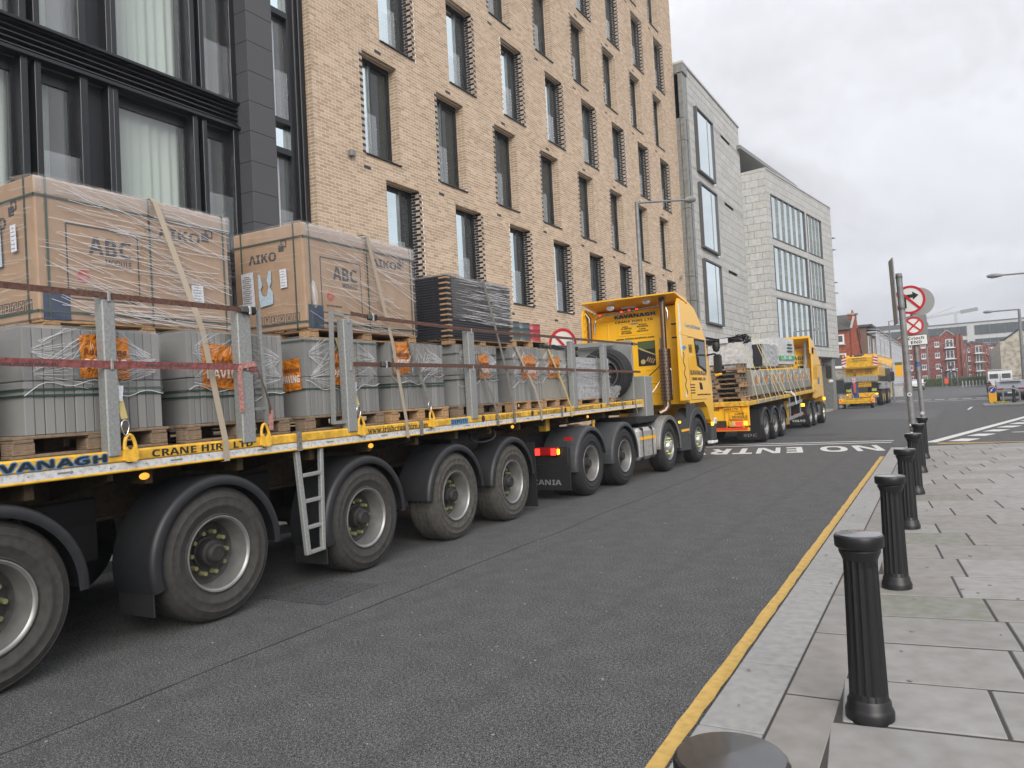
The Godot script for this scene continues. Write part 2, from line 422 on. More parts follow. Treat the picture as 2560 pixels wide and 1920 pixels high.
func to_tex(px: int, f: Callable) -> ImageTexture:
	var out := PackedByteArray(); out.resize(px * px * 3)
	for y in px:
		for x in px:
			var c: Color = f.call(x, y)
			var i := (y * px + x) * 3
			out[i] = int(clampf(c.r, 0, 1) * 255); out[i + 1] = int(clampf(c.g, 0, 1) * 255); out[i + 2] = int(clampf(c.b, 0, 1) * 255)
	return ImageTexture.create_from_image(Image.create_from_data(px, px, false, Image.FORMAT_RGB8, out))
func grey_of(sd: int, freq: float, px: int, oct := 4) -> PackedByteArray:
	var f := FastNoiseLite.new()
	f.seed = sd; f.frequency = freq; f.fractal_octaves = oct; f.noise_type = FastNoiseLite.TYPE_SIMPLEX_SMOOTH
	var im := f.get_seamless_image(px, px, false, false, 0.12)
	im.convert(Image.FORMAT_L8)
	return im.get_data()
func asphalt_tex() -> ImageTexture:
	var px := 1024
	var a := grey_of(61, 0.17, px, 1); var b := grey_of(62, 0.004, px, 4); var d := grey_of(63, 0.2, px, 1); var e := grey_of(64, 0.055, px, 2)
	return to_tex(px, func(x: int, y: int) -> Color:
		var i := y * px + x
		var g := 0.60 + (a[i] - 128) / 255.0 * 0.95 + (e[i] - 128) / 255.0 * 0.42 + (b[i] - 128) / 255.0 * 0.10
		if d[i] > 222: g += 0.4
		return Color(g, g, g))
func worn_tex(sd: int) -> ImageTexture:
	var px := 512
	var a := grey_of(sd, 0.03, px, 5); var b := grey_of(sd + 100, 0.35, px, 2)
	return to_tex(px, func(x: int, y: int) -> Color:
		var i := y * px + x
		var g := 0.94 + (a[i] - 128) / 255.0 * 0.12
		if b[i] + a[i] * 0.35 < 78: g *= 0.72
		return Color(g, g, g))
func chipped_tex(sd: int) -> ImageTexture:
	var px := 512
	var a := grey_of(sd, 0.035, px, 5); var b := grey_of(sd + 9, 0.012, px, 3)
	return to_tex(px, func(x: int, y: int) -> Color:
		var i := y * px + x
		var g := 0.90 + (b[i] - 128) / 255.0 * 0.3
		if a[i] < 34: return Color(0.42, 0.22, 0.18)
		return Color(g, g, g * (0.9 + 0.1 * b[i] / 255.0)))
func rain_tex(sd: int) -> ImageTexture:
	# weathered stone: mottling with vertical run marks
	var px := 512
	var a := grey_of(sd, 0.02, px, 5); var b := grey_of(sd + 50, 0.03, px, 2)
	return to_tex(px, func(x: int, y: int) -> Color:
		var g := 0.94 + (a[y * px + x] - 128) / 255.0 * 0.12
		var s := b[(y / 14) * px + x] / 255.0
		if s > 0.66: g -= (s - 0.66) * 0.3
		return Color(g, g * 0.998, g * 0.985))
func streaks() -> ImageTexture:
	var px := 512
	var a := grey_of(71, 0.02, px, 4)
	return to_tex(px, func(x: int, y: int) -> Color:
		var g := 0.86 + (a[((y * 9) % px) * px + (x / 3)] - 128) / 255.0 * 0.42 + (a[y * px + x] - 128) / 255.0 * 0.22
		return Color(g, g * 0.98, g * 0.95))
func sky_image() -> ImageTexture:
	var w := 1024; var h := 512
	var f := FastNoiseLite.new(); f.seed = 5; f.frequency = 1.5; f.fractal_octaves = 5; f.domain_warp_enabled = true; f.domain_warp_amplitude = 0.5; f.domain_warp_frequency = 0.9
	var im := Image.create(w, h, false, Image.FORMAT_RGBF)
	for y in h:
		var el := (0.5 - (y + 0.5) / h) * PI
		for x in w:
			var az := (x + 0.5) / w * TAU
			var c := Vector3(cos(el) * sin(az), sin(el), cos(el) * cos(az))
			var base := Vector3(0.22, 0.22, 0.22)
			if el > -0.06:
				var s := maxf(c.y, 0.0)
				var q := c / (0.25 + s)
				var n := f.get_noise_3d(q.x * 0.55, q.y * 0.3 + 7.0, q.z * 0.55)
				var l := 0.395 + 0.12 * s + 0.36 * s * s + 0.17 * clampf(n, -1, 1)
				base = Vector3(l * 0.975, l * 0.99, l * 1.05)
				if el < 0.0: base = base.lerp(Vector3(0.22, 0.22, 0.22), -el / 0.06)
			im.set_pixel(x, y, Color(base.x, base.y, base.z))
	return ImageTexture.create_from_image(im)

func set_up() -> void:
	var cam := Camera3D.new()
	cam.fov = 2.0 * rad_to_deg(atan(960.0 / 1830.0)); cam.near = 0.05; cam.far = 900.0
	add_child(cam)
	cam.transform = Transform3D(Basis(V(0.852633, -0.05141, -0.519976), V(0.059052, 0.998253, -0.001867), V(0.519163, -0.029114, 0.854179)), V(0, 1.59, 0))
	var sk := PanoramaSkyMaterial.new(); sk.panorama = sky_image()
	var sky := Sky.new(); sky.sky_material = sk
	var env := Environment.new()
	env.background_mode = Environment.BG_SKY; env.sky = sky
	env.tonemap_mode = Environment.TONE_MAPPER_LINEAR; env.tonemap_exposure = 1.9
	env.sdfgi_enabled = true; env.ssao_enabled = true; env.ssil_enabled = true
	env.fog_enabled = true; env.fog_density = 0.0009; env.fog_light_color = Color(0.86, 0.88, 0.92)
	var we := WorldEnvironment.new(); we.environment = env; add_child(we)
	var sun := DirectionalLight3D.new()
	sun.light_energy = 0.5; sun.light_angular_distance = 40.0; sun.light_color = Color(1, 0.98, 0.95); sun.shadow_enabled = true
	add_child(sun)
	sun.look_at_from_position(V(7.5, 6.5, 9.5), V(0, 0, 0))

# ---------------------------------------------------------------- ground
func slab_piece(parent: Node, called: String, c: Vector3, s: Vector3, m: String, b := Basis()) -> void:
	pbox(parent, called, c, s, m, 0.005, b)

func ground() -> void:
	rng.seed = 11
	var road := part(self, "road", G.new().box(V(0, -0.25, -120), V(500, 0.5, 640)), "asphalt")
	struct(road)
	# resurfaced strip under the trucks, with the tar seam along its edge
	var seam := G.new()
	var pts := []
	for i in 60: pts.append(V(-4.05 - 0.012 * i + 0.015 * sin(i * 0.9) + rng.randf_range(-0.012, 0.012), 0.0, 1.5 - i * 0.42))
	for i in 59: seam.bar(pts[i] + V(0, 0.002, 0), pts[i + 1] + V(0, 0.002, 0), 0.012 + 0.007 * sin(i * 2.3), 0.003, V(1, 0, 0))
	part(road, "tar_seam", seam, "tar")
	var seam2 := G.new()
	for i in 22: seam2.bar(V(-1.9 - i * 0.16, 0.002, -25.2 + 0.25 * sin(i * 0.8)), V(-2.06 - i * 0.16, 0.002, -25.2 + 0.25 * sin((i + 1) * 0.8)), 0.04, 0.004, V(0, 0, 1))
	part(road, "tar_seam", seam2, "tar")
	part(road, "asphalt_patch", G.new().prism(PackedVector2Array([Vector2(-5.2, 40.2), Vector2(-1.0, 37.7), Vector2(-0.75, 51.8), Vector2(-5.0, 50.0)]), 0.0, 0.004, Transform3D(Basis(V(1, 0, 0), V(0, 0, -1), V(0, 1, 0)), V(0, 0, 0))), "asphalt_pale")
	part(road, "asphalt_patch", G.new().box(V(-4.6, 0.002, -27.6), V(1.9, 0.004, 1.6)), "asphalt_patch")
	# an inspection cover beside the rear wheels
	var cover := group_node(road, "inspection_cover", T(-5.0, 0.0, -4.75, 0.05))
	pbox(cover, "cover_frame", V(0, 0.004, 0), V(0.72, 0.008, 0.72), "asphalt_patch", 0.003)
	for i in 6:
		pbox(cover, "cover_rib", V(-0.27 + i * 0.108, 0.010, 0), V(0.05, 0.006, 0.6), "asphalt_patch", 0.002)
	# loose chips and spots on the road
	var chips := G.new()
	for i in 200:
		var p := V(rng.randf_range(-5.0, -1.3), 0.003, -rng.randf_range(1.6, 16.0))
		var s := rng.randf_range(0.003, 0.011)
		chips.box(p, V(s, 0.004, s * rng.randf_range(0.7, 2.4)), 0.0, Basis(Vector3.UP, rng.randf() * 3.0))
	var ch := part(road, "gravel", chips, "slab_3"); stuff(ch)
	# markings
	var yaw := atan(0.0222)
	var ky := Basis(Vector3.UP, yaw)
	var yl := G.new()
	var e1 := []; var e2 := []
	for i in 121:
		var z := 1.5 - i * 0.167
		e1.append(V(-1.185 + rng.randf_range(-0.006, 0.006), 0.0045, z)); e2.append(V(-1.102 + rng.randf_range(-0.006, 0.006), 0.0045, z))
	yl.sheet([e1, e2], V(0, 1, 0))
	var yo := part(self, "road_marking", yl, "line_yellow", Transform3D(ky, V()))
	struct(yo)
	var stop := group_node(self, numbered("stop_marking"))
	struct(stop)
	for k in 2:
		pbox(stop, "stop_line", V(-4.2, 0.003, -22.75 - k * 0.75), V(5.1, 0.004, 0.17), "line_white", 0.0, Basis(Vector3.UP, 0.17 - 0.01 * k))
	var ne := Transform3D(Basis(V(-1, 0, 0).rotated(Vector3.UP, 0.19), V(0, 0, 1).rotated(Vector3.UP, 0.19), V(0, 1, 0)), V(-4.2, 0.003, -20.75))
	for q in [["NO", 1.45, 1.72], ["ENTRY", 3.0, -0.95]]: text(stop, q[0], q[1], 1.9, "line_white", ne * Transform3D(Basis(), V(-q[2], 0, 0)), "sans bold", 0.0, 0.004)
	# double yellow lines round the side-street corner and the white edge with its dashes
	var mk := group_node(self, numbered("edge_marking"))
	struct(mk)
	var cur := []
	for i in 24: cur.append(V(-0.55 + i * 0.42, 0.003, -22.35 - 0.0022 * i * i))
	for off in [0.0, 0.28]:
		var g := G.new()
		for i in 23: g.bar(cur[i] + V(0, 0, -off), cur[i + 1] + V(0, 0, -off), 0.10, 0.004, V(0, 0, 1))
		part(mk, "yellow_line", g, "line_yellow")
	part(mk, "edge_line", G.new().bar(V(-0.72, 0.003, -22.9), V(2.6, 0.003, -38.6), 0.26, 0.004, V(1, 0, 0)), "line_white")
	for i in 7:
		var t := 0.05 + i * 0.135
		var c := V(-0.72, 0.003, -22.9).lerp(V(2.6, 0.003, -38.6), t) + V(0.62, 0, 0.0)
		pbox(mk, "dash", c, V(0.46, 0.004, 1.0), "line_white", 0.0, Basis(Vector3.UP, -0.32))
	for i in 3: pbox(mk, "hatch_line", V(2.1 + i * 0.5, 0.003, -27.0 - i * 0.6), V(1.6, 0.004, 0.16), "line_white", 0.0, Basis(Vector3.UP, 0.25))
	pbox(mk, "corner_line", V(0.55, 0.003, -52.0), V(0.12, 0.004, 5.0), "line_white", 0.0, Basis(Vector3.UP, -0.05))
	var far := group_node(self, numbered("crossing_marking"))
	struct(far)
	for i in 9: pbox(far, "crossing_dash", V(-6.2 + i * 1.15, 0.003, -84.0 + i * 0.2), V(0.8, 0.004, 1.3), "line_white")
	pbox(far, "crossing_line", V(-2.2, 0.003, -76.0), V(9.0, 0.004, 0.35), "line_white")
	for i in 3: pbox(far, "lane_dash", V(-3.2, 0.003, -92.0 - i * 7.0), V(0.2, 0.004, 3.0), "line_white")
	var lk := group_node(self, numbered("kerb_marking"))
	struct(lk)
	for off in [0.0, 0.28]:
		pbox(lk, "yellow_line", V(-7.85 + off - 0.25, 0.003, -50.0), V(0.10, 0.004, 40.0), "line_yellow", 0.0, Basis(Vector3.UP, 0.02))
	near_pavement(ky)
	far_pavement()

func near_pavement(ky: Basis) -> void:
	rng.seed = 21
	var pv := group_node(self, numbered("pavement"), Transform3D(ky, V()))
	struct(pv)
	part(pv, "bed", G.new().box(V(0, -0.15, 0), V(16.0, 0.3, 24.9)), "joint", Transform3D(Basis(V(0, 0, 1), 0.02), V(7.25, 0.0785 + 0.02 * 7.75, -8.4)))
	part(pv, "kerb_bed", G.new().box(V(-0.9, -0.09, -8.4), V(0.285, 0.30, 24.9)), "joint")
	# kerb stones
	var z := 1.6
	while z > -20.0:
		var L := rng.randf_range(0.88, 1.02)
		slab_piece(pv, "kerb_stone", V(-0.90, -0.03, z - L / 2), V(0.292, 0.2, L - 0.014), "kerb_stone", Basis(V(0, 0, 1), 0.008 + rng.randf_range(-0.003, 0.003)))
		z -= L
	z = 1.2
	while z > -20.2:
		var L := rng.randf_range(0.90, 1.06)
		slab_piece(pv, "paving_slab", V(-0.615, 0.005, z - L / 2), V(0.25, 0.15, L - 0.02), ["slab_2", "slab_0", "slab_0", "slab_2"][rng.randi() % 4], Basis(V(0, 0, 1), 0.02 + rng.randf_range(-0.004, 0.004)))
		z -= L
	# courses of slabs across the pavement
	var fall := Basis(V(0, 0, 1), 0.02) * Basis(Vector3.UP, 0.085)
	var zz := 0.6
	var row := 0
	while zz > -20.3:
		var D := rng.randf_range(0.54, 0.66)
		var x := -0.485
		var first := rng.randf_range(0.32, 0.95)
		while x < 2.6:
			var W := first if x < -0.48 else rng.randf_range(0.62, 1.05)
			var c := V(x + W / 2, 0.008 + 0.02 * (x + W / 2 + 0.5), zz - D / 2 - 0.085 * (x + W / 2 + 0.48))
			var m := "slab_%d" % (rng.randi() % 4)
			if x < -0.48 and rng.randf() < 0.2: m = "slab_moss"
			slab_piece(pv, "paving_slab", c + V(0, rng.randf_range(-0.002, 0.002), 0), V(W - 0.012, 0.15, D - 0.024), m, fall)
			x += W
		zz -= D; row += 1
	# setts, dropped kerb at the crossing
	for i in 22:
		slab_piece(pv, "sett", V(-0.5 + i * 0.16, -0.02 + 0.003 * i, -20.75), V(0.14, 0.14, 0.18), "slab_%d" % (i % 4))
		slab_piece(pv, "sett", V(-0.42 + i * 0.16, -0.02 + 0.003 * i, -20.95), V(0.14, 0.14, 0.18), "slab_%d" % ((i + 2) % 4))
	for i in 5: slab_piece(pv, "kerb_stone", V(-0.3 + i * 0.92, -0.06, -21.25), V(0.9, 0.16, 0.3), "slab_3")
	# litter and gum spots
	var spots := G.new()
	for i in 70:
		var p := V(rng.randf_range(-1.0, 1.2), 0.0, -rng.randf_range(2.2, 14.0))
		p.y = (0.078 if p.x < -0.48 else 0.085 + 0.02 * (p.x + 0.5))
		spots.cyl(p, p + V(0, 0.004, 0), rng.randf_range(0.005, 0.014), -1, 7)
	var s2 := part(pv, "gum_spots", spots, "slab_moss"); stuff(s2)

func far_pavement() -> void:
	var pv := group_node(self, numbered("pavement"))
	struct(pv)
	part(pv, "bed", G.new().box(V(-14.2, 0.0, -70), V(12.0, 0.24, 170)), "slab_1")
	for i in 60: slab_piece(pv, "kerb_stone", V(-8.12, 0.02, 6.0 - i * 1.6), V(0.28, 0.21, 1.57), "kerb_stone")

# ---------------------------------------------------------------- street furniture
func bollard_proto() -> Node3D:
	var b := thing("bollard", "black fluted cast iron bollard beside the kerb", "bollard", Transform3D(), "fluted bollards along the kerb")
	# fluted shaft: a star-like section swept up with a slight taper
	var g := G.new()
	var n := 48
	var rings := []
	for lv in [[0.10, 0.083, 0.0], [0.13, 0.082, 1.0], [0.45, 0.076, 1.0], [0.70, 0.073, 1.0], [0.735, 0.074, 0.0]]:
		var ring := []
		for k in n + 1:
			var a := TAU * k / n
			var dent: float = 0.0075 * lv[2] * (0.5 - 0.5 * cos(a * 16.0))
			ring.append(V((lv[1] - dent) * cos(a), lv[0], (lv[1] - dent) * sin(a)))
		rings.append(ring)
	for i in rings.size() - 1:
		for k in n:
			var q := [rings[i][k], rings[i][k + 1], rings[i + 1][k + 1], rings[i + 1][k]]
			g.face([q[0], q[1], q[2], q[3]], V(q[0].x, 0, q[0].z))
	part(b, "shaft", g, "iron_black")
	part(b, "base", G.new().lathe([Vector2(0.102, 0.0), Vector2(0.104, 0.045), Vector2(0.098, 0.062), Vector2(0.094, 0.068), Vector2(0.092, 0.092), Vector2(0.084, 0.104)], 40), "iron_black")
	part(b, "cap", G.new().lathe([Vector2(0.075, 0.73), Vector2(0.080, 0.745), Vector2(0.088, 0.762), Vector2(0.090, 0.772), Vector2(0.086, 0.778), Vector2(0.100, 0.786), Vector2(0.105, 0.792), Vector2(0.106, 0.832), Vector2(0.103, 0.840)], 40), "iron_black")
	part(b, "cap_top", G.new().lathe([Vector2(0.103, 0.840), Vector2(0.098, 0.846), Vector2(0.06, 0.849), Vector2(0.0001, 0.851)], 40), "iron_gloss")
	return b

func ring_sign(parent: Node, r: float, at: Transform3D) -> void:
	pass

func street_signs() -> void:
	var b := bollard_proto()
	var spots := [[-0.40, -1.37], [-0.43, -3.70], [-0.475, -6.15], [-0.52, -8.75], [-0.57, -11.5], [-0.62, -14.3], [-0.66, -17.0]]
	for i in spots.size():
		var x := T(spots[i][0], 0.075, spots[i][1], 0.4 * i)
		if i == 0: b.transform = x
		else: copy(b, x)
	# front post with plates fixed edge on
	var p1 := thing("sign_post", "grey steel post with the edge of a tall plate, stickers on its shaft", "sign post", T(-1.02, 0.03, -21.0))
	p1.rotation.z = 0.022
	part(p1, "pole", G.new().cyl(V(0, 0, 0), V(0, 4.38, 0), 0.075, 0.075, 16), "pole_grey")
	part(p1, "pole_cap", G.new().cyl(V(0, 4.38, 0), V(0, 4.40, 0), 0.08, 0.07, 16), "pole_grey")
	pbox(p1, "sign_plate", V(-0.15, 3.95, 0.02), V(0.03, 1.66, 0.62), "pole_grey", 0.004, Basis(Vector3.UP, 0.2))
	for y in [4.3, 3.5]: part(p1, "clip", G.new().cyl(V(0, y - 0.03, 0), V(0, y + 0.03, 0), 0.083, 0.083, 16), "zinc_dark")
	sticker(p1, V(0.0, 1.32, 0.078), 0.06, "print_grey", "print_white")
	pbox(p1, "sticker", V(0.005, 0.38, 0.074), V(0.11, 0.09, 0.006), "print_black", 0.0)
	pbox(p1, "sticker", V(-0.03, 0.36, 0.077), V(0.05, 0.04, 0.004), "print_white", 0.0)
	pbox(p1, "sticker", V(-0.04, 0.55, 0.072), V(0.04, 0.05, 0.006), "print_white", 0.0, Basis(V(0, 0, 1), 0.7))
	# post behind it with the three signs
	var p2 := thing("sign_post", "slim grey post carrying the no right turn and clearway end signs", "sign post", T(-0.79, 0.03, -21.6))
	p2.rotation.z = 0.03
	part(p2, "pole", G.new().cyl(V(0, 0, 0), V(0, 4.1, 0), 0.055, 0.055, 14), "pole_grey")
	var k := 0.80
	var s1 := group_node(p2, "turn_sign", T(-0.03, 3.76, 0.07, -0.12))
	s1.scale = V(k, k, 1)
	part(s1, "sign_plate", disc(0.46, 0.015), "sign_white")
	part(s1, "red_ring", ring(0.46, 0.385, 0.010, 0.016), "sign_red")
	part(s1, "arrow", G.new().prism(PackedVector2Array([Vector2(-0.20, -0.26), Vector2(-0.10, -0.26), Vector2(-0.10, 0.06), Vector2(0.10, 0.06), Vector2(0.10, -0.01), Vector2(0.27, 0.12), Vector2(0.10, 0.25), Vector2(0.10, 0.17), Vector2(-0.20, 0.17)]), 0.009, 0.016), "print_black")
	part(s1, "red_bar", G.new().box(V(0, 0, 0.018), V(0.075, 0.84, 0.006), 0.0, Basis(V(0, 0, 1), 0.72)), "sign_red")
	var s0 := group_node(p2, "round_sign", T(0.17, 3.72, -0.30, 0.35))
	s0.scale = V(k, k, 1)
	part(s0, "sign_plate", disc(0.46, 0.02), "sign_grey")
	var s2 := group_node(p2, "clearway_sign", T(0.0, 2.98, 0.07, 0.02))
	s2.scale = V(0.86, 0.86, 1)
	pbox(s2, "backing_plate", V(0.0, 0.0, -0.01), V(0.72, 0.82, 0.02), "sign_grey", 0.004)
	part(s2, "sign_plate", disc(0.27, 0.012), "sign_white", Transform3D(Basis(), V(0, 0.12, 0.004)))
	part(s2, "red_ring", ring(0.27, 0.215, 0.008, 0.014), "sign_red", Transform3D(Basis(), V(0, 0.12, 0.008)))
	for a in [0.80, -0.80]: part(s2, "red_bar", G.new().box(V(0, 0.12, 0.018 + 0.002 * a), V(0.045, 0.47, 0.006), 0.0, Basis(V(0, 0, 1), a)), "sign_red")
	pbox(s2, "plate_edge", V(0.03, -0.325, 0.010), V(0.60, 0.31, 0.012), "print_black", 0.004)
	pbox(s2, "plate", V(0.03, -0.325, 0.014), V(0.57, 0.28, 0.012), "sign_white", 0.004)
	text(s2, "Críoch", 0.42, 0.10, "print_black", T(0.03, -0.262, 0.022), "sans bold", 0.2)
	text(s2, "END", 0.28, 0.085, "print_black", T(0.03, -0.385, 0.022))
	part(p2, "sticker", G.new().cyl(V(0, 2.02, 0.0), V(0, 2.14, 0.0), 0.058, 0.058, 14), "hook_blue")
	for y in [1.05, 1.22]: part(p2, "sticker", G.new().cyl(V(0, y, 0.0), V(0, y + 0.12, 0.0), 0.057, 0.057, 14), "sign_grey")
	sticker(p2, V(0.0, 0.82, 0.057), 0.05, "print_white", "print_grey")
	# round no-entry style sign half hidden behind the truck cab
	var p3 := thing("sign_post", "red ringed white round sign on a post behind the truck", "sign post", T(-9.0, 0.12, -17.6))
	part(p3, "pole", G.new().cyl(V(0, 0, 0), V(0, 2.9, 0), 0.045, 0.045, 12), "pole_grey")
	var s3 := group_node(p3, "round_sign", T(0, 3.05, 0.06))
	part(s3, "sign_plate", disc(0.42, 0.015), "sign_white")
	part(s3, "red_ring", ring(0.42, 0.34, 0.010, 0.016), "sign_red")
	part(s3, "red_bar", G.new().box(V(0, 0, 0.018), V(0.07, 0.74, 0.006), 0.0, Basis(V(0, 0, 1), 0.75)), "sign_red")

func disc(r: float, t: float) -> G:
	return G.new().cyl(V(0, 0, -t / 2), V(0, 0, t / 2), r, r, 40)
func ring(r1: float, r0: float, z0: float, z1: float) -> G:
	return G.new().lathe([Vector2(r0, z0), Vector2(r0, z1), Vector2(r1, z1), Vector2(r1, z0)], 48, Transform3D(Basis(V(1, 0, 0), V(0, 0, 1), V(0, -1, 0)), V()))
func sticker(parent: Node, at: Vector3, r: float, m: String, m2: String) -> void:
	part(parent, "sticker", G.new().cyl(V(0, 0, -0.004), V(0, 0, 0.004), r, r, 20), m, Transform3D(Basis(), at))
	part(parent, "sticker", ring(r * 0.85, r * 0.55, 0.004, 0.007), m2, Transform3D(Basis(), at))

# ---------------------------------------------------------------- brick apartment building
const FX := -11.2
var brick_tones := [Color(0.60, 0.46, 0.335), Color(0.53, 0.40, 0.285), Color(0.66, 0.51, 0.375), Color(0.58, 0.45, 0.33), Color(0.50, 0.375, 0.265)]

func many(parent: Node, called: String, mesh: Mesh, m: Variant, xfs: Array, cols: Array) -> MultiMeshInstance3D:
	var mm := MultiMesh.new()
	mm.transform_format = MultiMesh.TRANSFORM_3D
	mm.use_colors = cols.size() > 0
	mm.mesh = mesh; mm.instance_count = xfs.size()
	for i in xfs.size():
		mm.set_instance_transform(i, xfs[i])
		if cols.size(): mm.set_instance_color(i, cols[i])
	var o := MultiMeshInstance3D.new()
	o.name = called; o.multimesh = mm; o.material_override = M[m] if m is String else m
	parent.add_child(o, true)
	return stuff(o)

func brick_building() -> void:
	rng.seed = 31
	var b := thing("apartment_building", "tall pale brick apartment block with staggered narrow windows", "building", T(0, 0, 0))
	var z0 := -10.97; var z1 := -35.42; var top := 24.0
	var rows := []      # [head, left edges, dark jamb on the right]
	for r in 6:
		var L := []
		for k in 8: L.append((-13.20 - 2.787 * k) if r % 2 == 0 else (-12.55 - 2.81 * k))
		rows.append([7.05 + 2.868 * r, L, r % 2 == 0])
	var W := 1.22; var Hh := 2.40
	# backing wall with the openings left free
	var g := G.new()
	var add := func(ya: float, yb: float, za: float, zb: float) -> void:
		if yb - ya > 0.01 and za - zb > 0.01: g.box(V(FX - 0.1805, (ya + yb) / 2, (za + zb) / 2), V(0.355, yb - ya, za - zb))
	var y := 0.0
	for r in rows:
		var sill: float = r[0] - Hh - 0.01; var head: float = r[0] + 0.006
		add.call(y, sill, z0, z1)
		var z := z0
		for zl in r[1]:
			add.call(sill, head, z, zl + 0.001)
			z = zl - W - 0.001
		add.call(sill, head, z, z1)
		y = head
	add.call(y, top, z0, z1)
	part(b, "mortar_wall", g, "mortar")
	part(b, "core", G.new().box(V(-18.2, 12, (z0 + z1) / 2), V(12.3, 24, 24.4)), "room")
	part(b, "roof", G.new().box(V(-17.7, 24.2, (z0 + z1) / 2), V(13.2, 0.4, 24.6)), "zinc_dark")
	# bricks
	var unit := bm(V(0.03, 0.065, 1.0))
	var tan_x := []; var tan_c := []; var dark_x := []
	var singles := []
	var n := int(top / 0.075)
	for i in n:
		var yc := i * 0.075 + 0.0375
		var iv := [[z0, z1, false, false]]
		for r in rows:
			if yc > r[0] - Hh and yc < r[0]:
				iv = []
				var z := z0; var dk := false
				for zl in r[1]:
					iv.append([z, zl, dk, not r[2]])
					z = zl - W; dk = r[2]
				iv.append([z, z1, dk, false])
		for q in iv:
			var za: float = q[0]; var zb: float = q[1]
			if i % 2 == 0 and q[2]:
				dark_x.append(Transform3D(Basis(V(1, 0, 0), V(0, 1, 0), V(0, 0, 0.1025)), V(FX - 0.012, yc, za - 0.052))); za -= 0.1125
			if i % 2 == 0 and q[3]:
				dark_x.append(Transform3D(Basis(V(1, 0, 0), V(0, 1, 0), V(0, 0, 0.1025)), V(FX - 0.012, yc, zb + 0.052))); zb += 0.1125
			var k := int(floor((z0 - za) / 0.225 - 1.0))
			while true:
				var a: float = z0 - 0.225 * k - (0.1125 if i % 2 else 0.0)
				var e: float = a - 0.215
				k += 1
				if a < zb: break
				a = minf(a, za); e = maxf(e, zb)
				if a - e < 0.045: continue
				var c := V(FX - 0.015 + rng.randf_range(-0.001, 0.001), yc, (a + e) / 2)
				var xf := Transform3D(Basis(V(1, 0, 0), V(0, 1, 0), V(0, 0, a - e)), c)
				var tone := rng.randi() % 5
				if c.z > -12.35 and yc > 5.5 and yc < 8.5 and singles.size() < 290: singles.append([xf, tone])
				else:
					tan_x.append(xf)
					var col: Color = brick_tones[tone]
					col = col * rng.randf_range(0.9, 1.1)
					tan_c.append(col)
	# reveals: bricks on the jambs that face back along the street, and the corner return
	var jamb := func(zj: float, ya: float, yb: float, dark: bool, depth: float) -> void:
		var i0 := int(ceil(ya / 0.075)); var i1 := int(floor(yb / 0.075))
		for i in range(i0, i1):
			var yc: float = i * 0.075 + 0.0375
			var cuts := [[0.0, 0.215], [0.225, depth]] if i % 2 else [[0.0, 0.1025], [0.1125, depth - 0.005]]
			for c in 2:
				var a: float = cuts[c][0]; var e: float = cuts[c][1]
				var xf := Transform3D(Basis(V(0, 0, 1), V(0, 1, 0), V(-(e - a), 0, 0)), V(FX - 0.001 - (a + e) / 2, yc, zj - 0.013))
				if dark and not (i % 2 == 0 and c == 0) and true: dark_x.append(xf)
				elif dark and i % 2 == 0: tan_x.append(xf); tan_c.append(brick_tones[rng.randi() % 5])
				else: tan_x.append(xf); tan_c.append(brick_tones[rng.randi() % 5] * 0.92)
	for r in rows:
		for zl in r[1]: jamb.call(zl - W, r[0] - Hh, r[0], r[2], 0.34)
	jamb.call(z0, 0.0, 24.0, false, 0.46)
	for r in rows:
		for zl in r[1]:
			for k in 6: 
				for d in 3: tan_x.append(Transform3D(Basis(V(0, 1, 0), V(-0.36, 0, 0), V(0, 0, 0.195)), V(FX - 0.06 - d * 0.115, r[0] + 0.003, zl - 0.10 - k * 0.204))); tan_c.append(brick_tones[(k + d) % 5])
	many(b, "brickwork", unit, "brick", tan_x, tan_c)
	var du := bm(V(0.034, 0.065, 1.0))
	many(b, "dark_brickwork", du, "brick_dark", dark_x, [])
	for s in singles: part(b, "brick", bm(V(0.03, 0.065, 0.215) if s[0].basis.z.z > 0.2 else V(0.03, 0.065, s[0].basis.z.z), 0.0), "brick_%d" % s[1], Transform3D(Basis(), s[0].origin))
	# weep vents, one lamp
	for r in rows:
		for k in 8:
			pbox(b, "vent", V(FX + 0.002, r[0] - Hh - 0.33, r[1][k] + (0.12 if r[2] else 0.0) - 0.02), V(0.012, 0.065, 0.215), "frame_soft")
	pbox(b, "wall_lamp", V(FX + 0.06, 7.35, -12.02), V(0.12, 0.14, 0.14), "sign_grey", 0.01)
	pbox(b, "wall_lamp", V(FX + 0.06, 7.35, -34.6), V(0.12, 0.14, 0.14), "sign_grey", 0.01)
	# windows: one built, the others copied
	var wd := {}
	for kind in 2:
		var w := Node3D.new(); w.name = "window"
		var gx := FX - 0.30
		pbox(w, "sill", V(FX - 0.14, -0.012, -W / 2), V(0.36, 0.03, W + 0.02), "frame", 0.004)
		var f := G.new()
		f.box(V(gx, Hh / 2, -0.03), V(0.08, Hh, 0.06)); f.box(V(gx, Hh / 2, -W + 0.05), V(0.08, Hh, 0.10))
		f.box(V(gx, Hh - 0.06, -W / 2), V(0.08, 0.12, W - 0.13)); f.box(V(gx, 0.04, -W / 2), V(0.08, 0.08, W - 0.13))
		part(w, "frame", f, "frame")
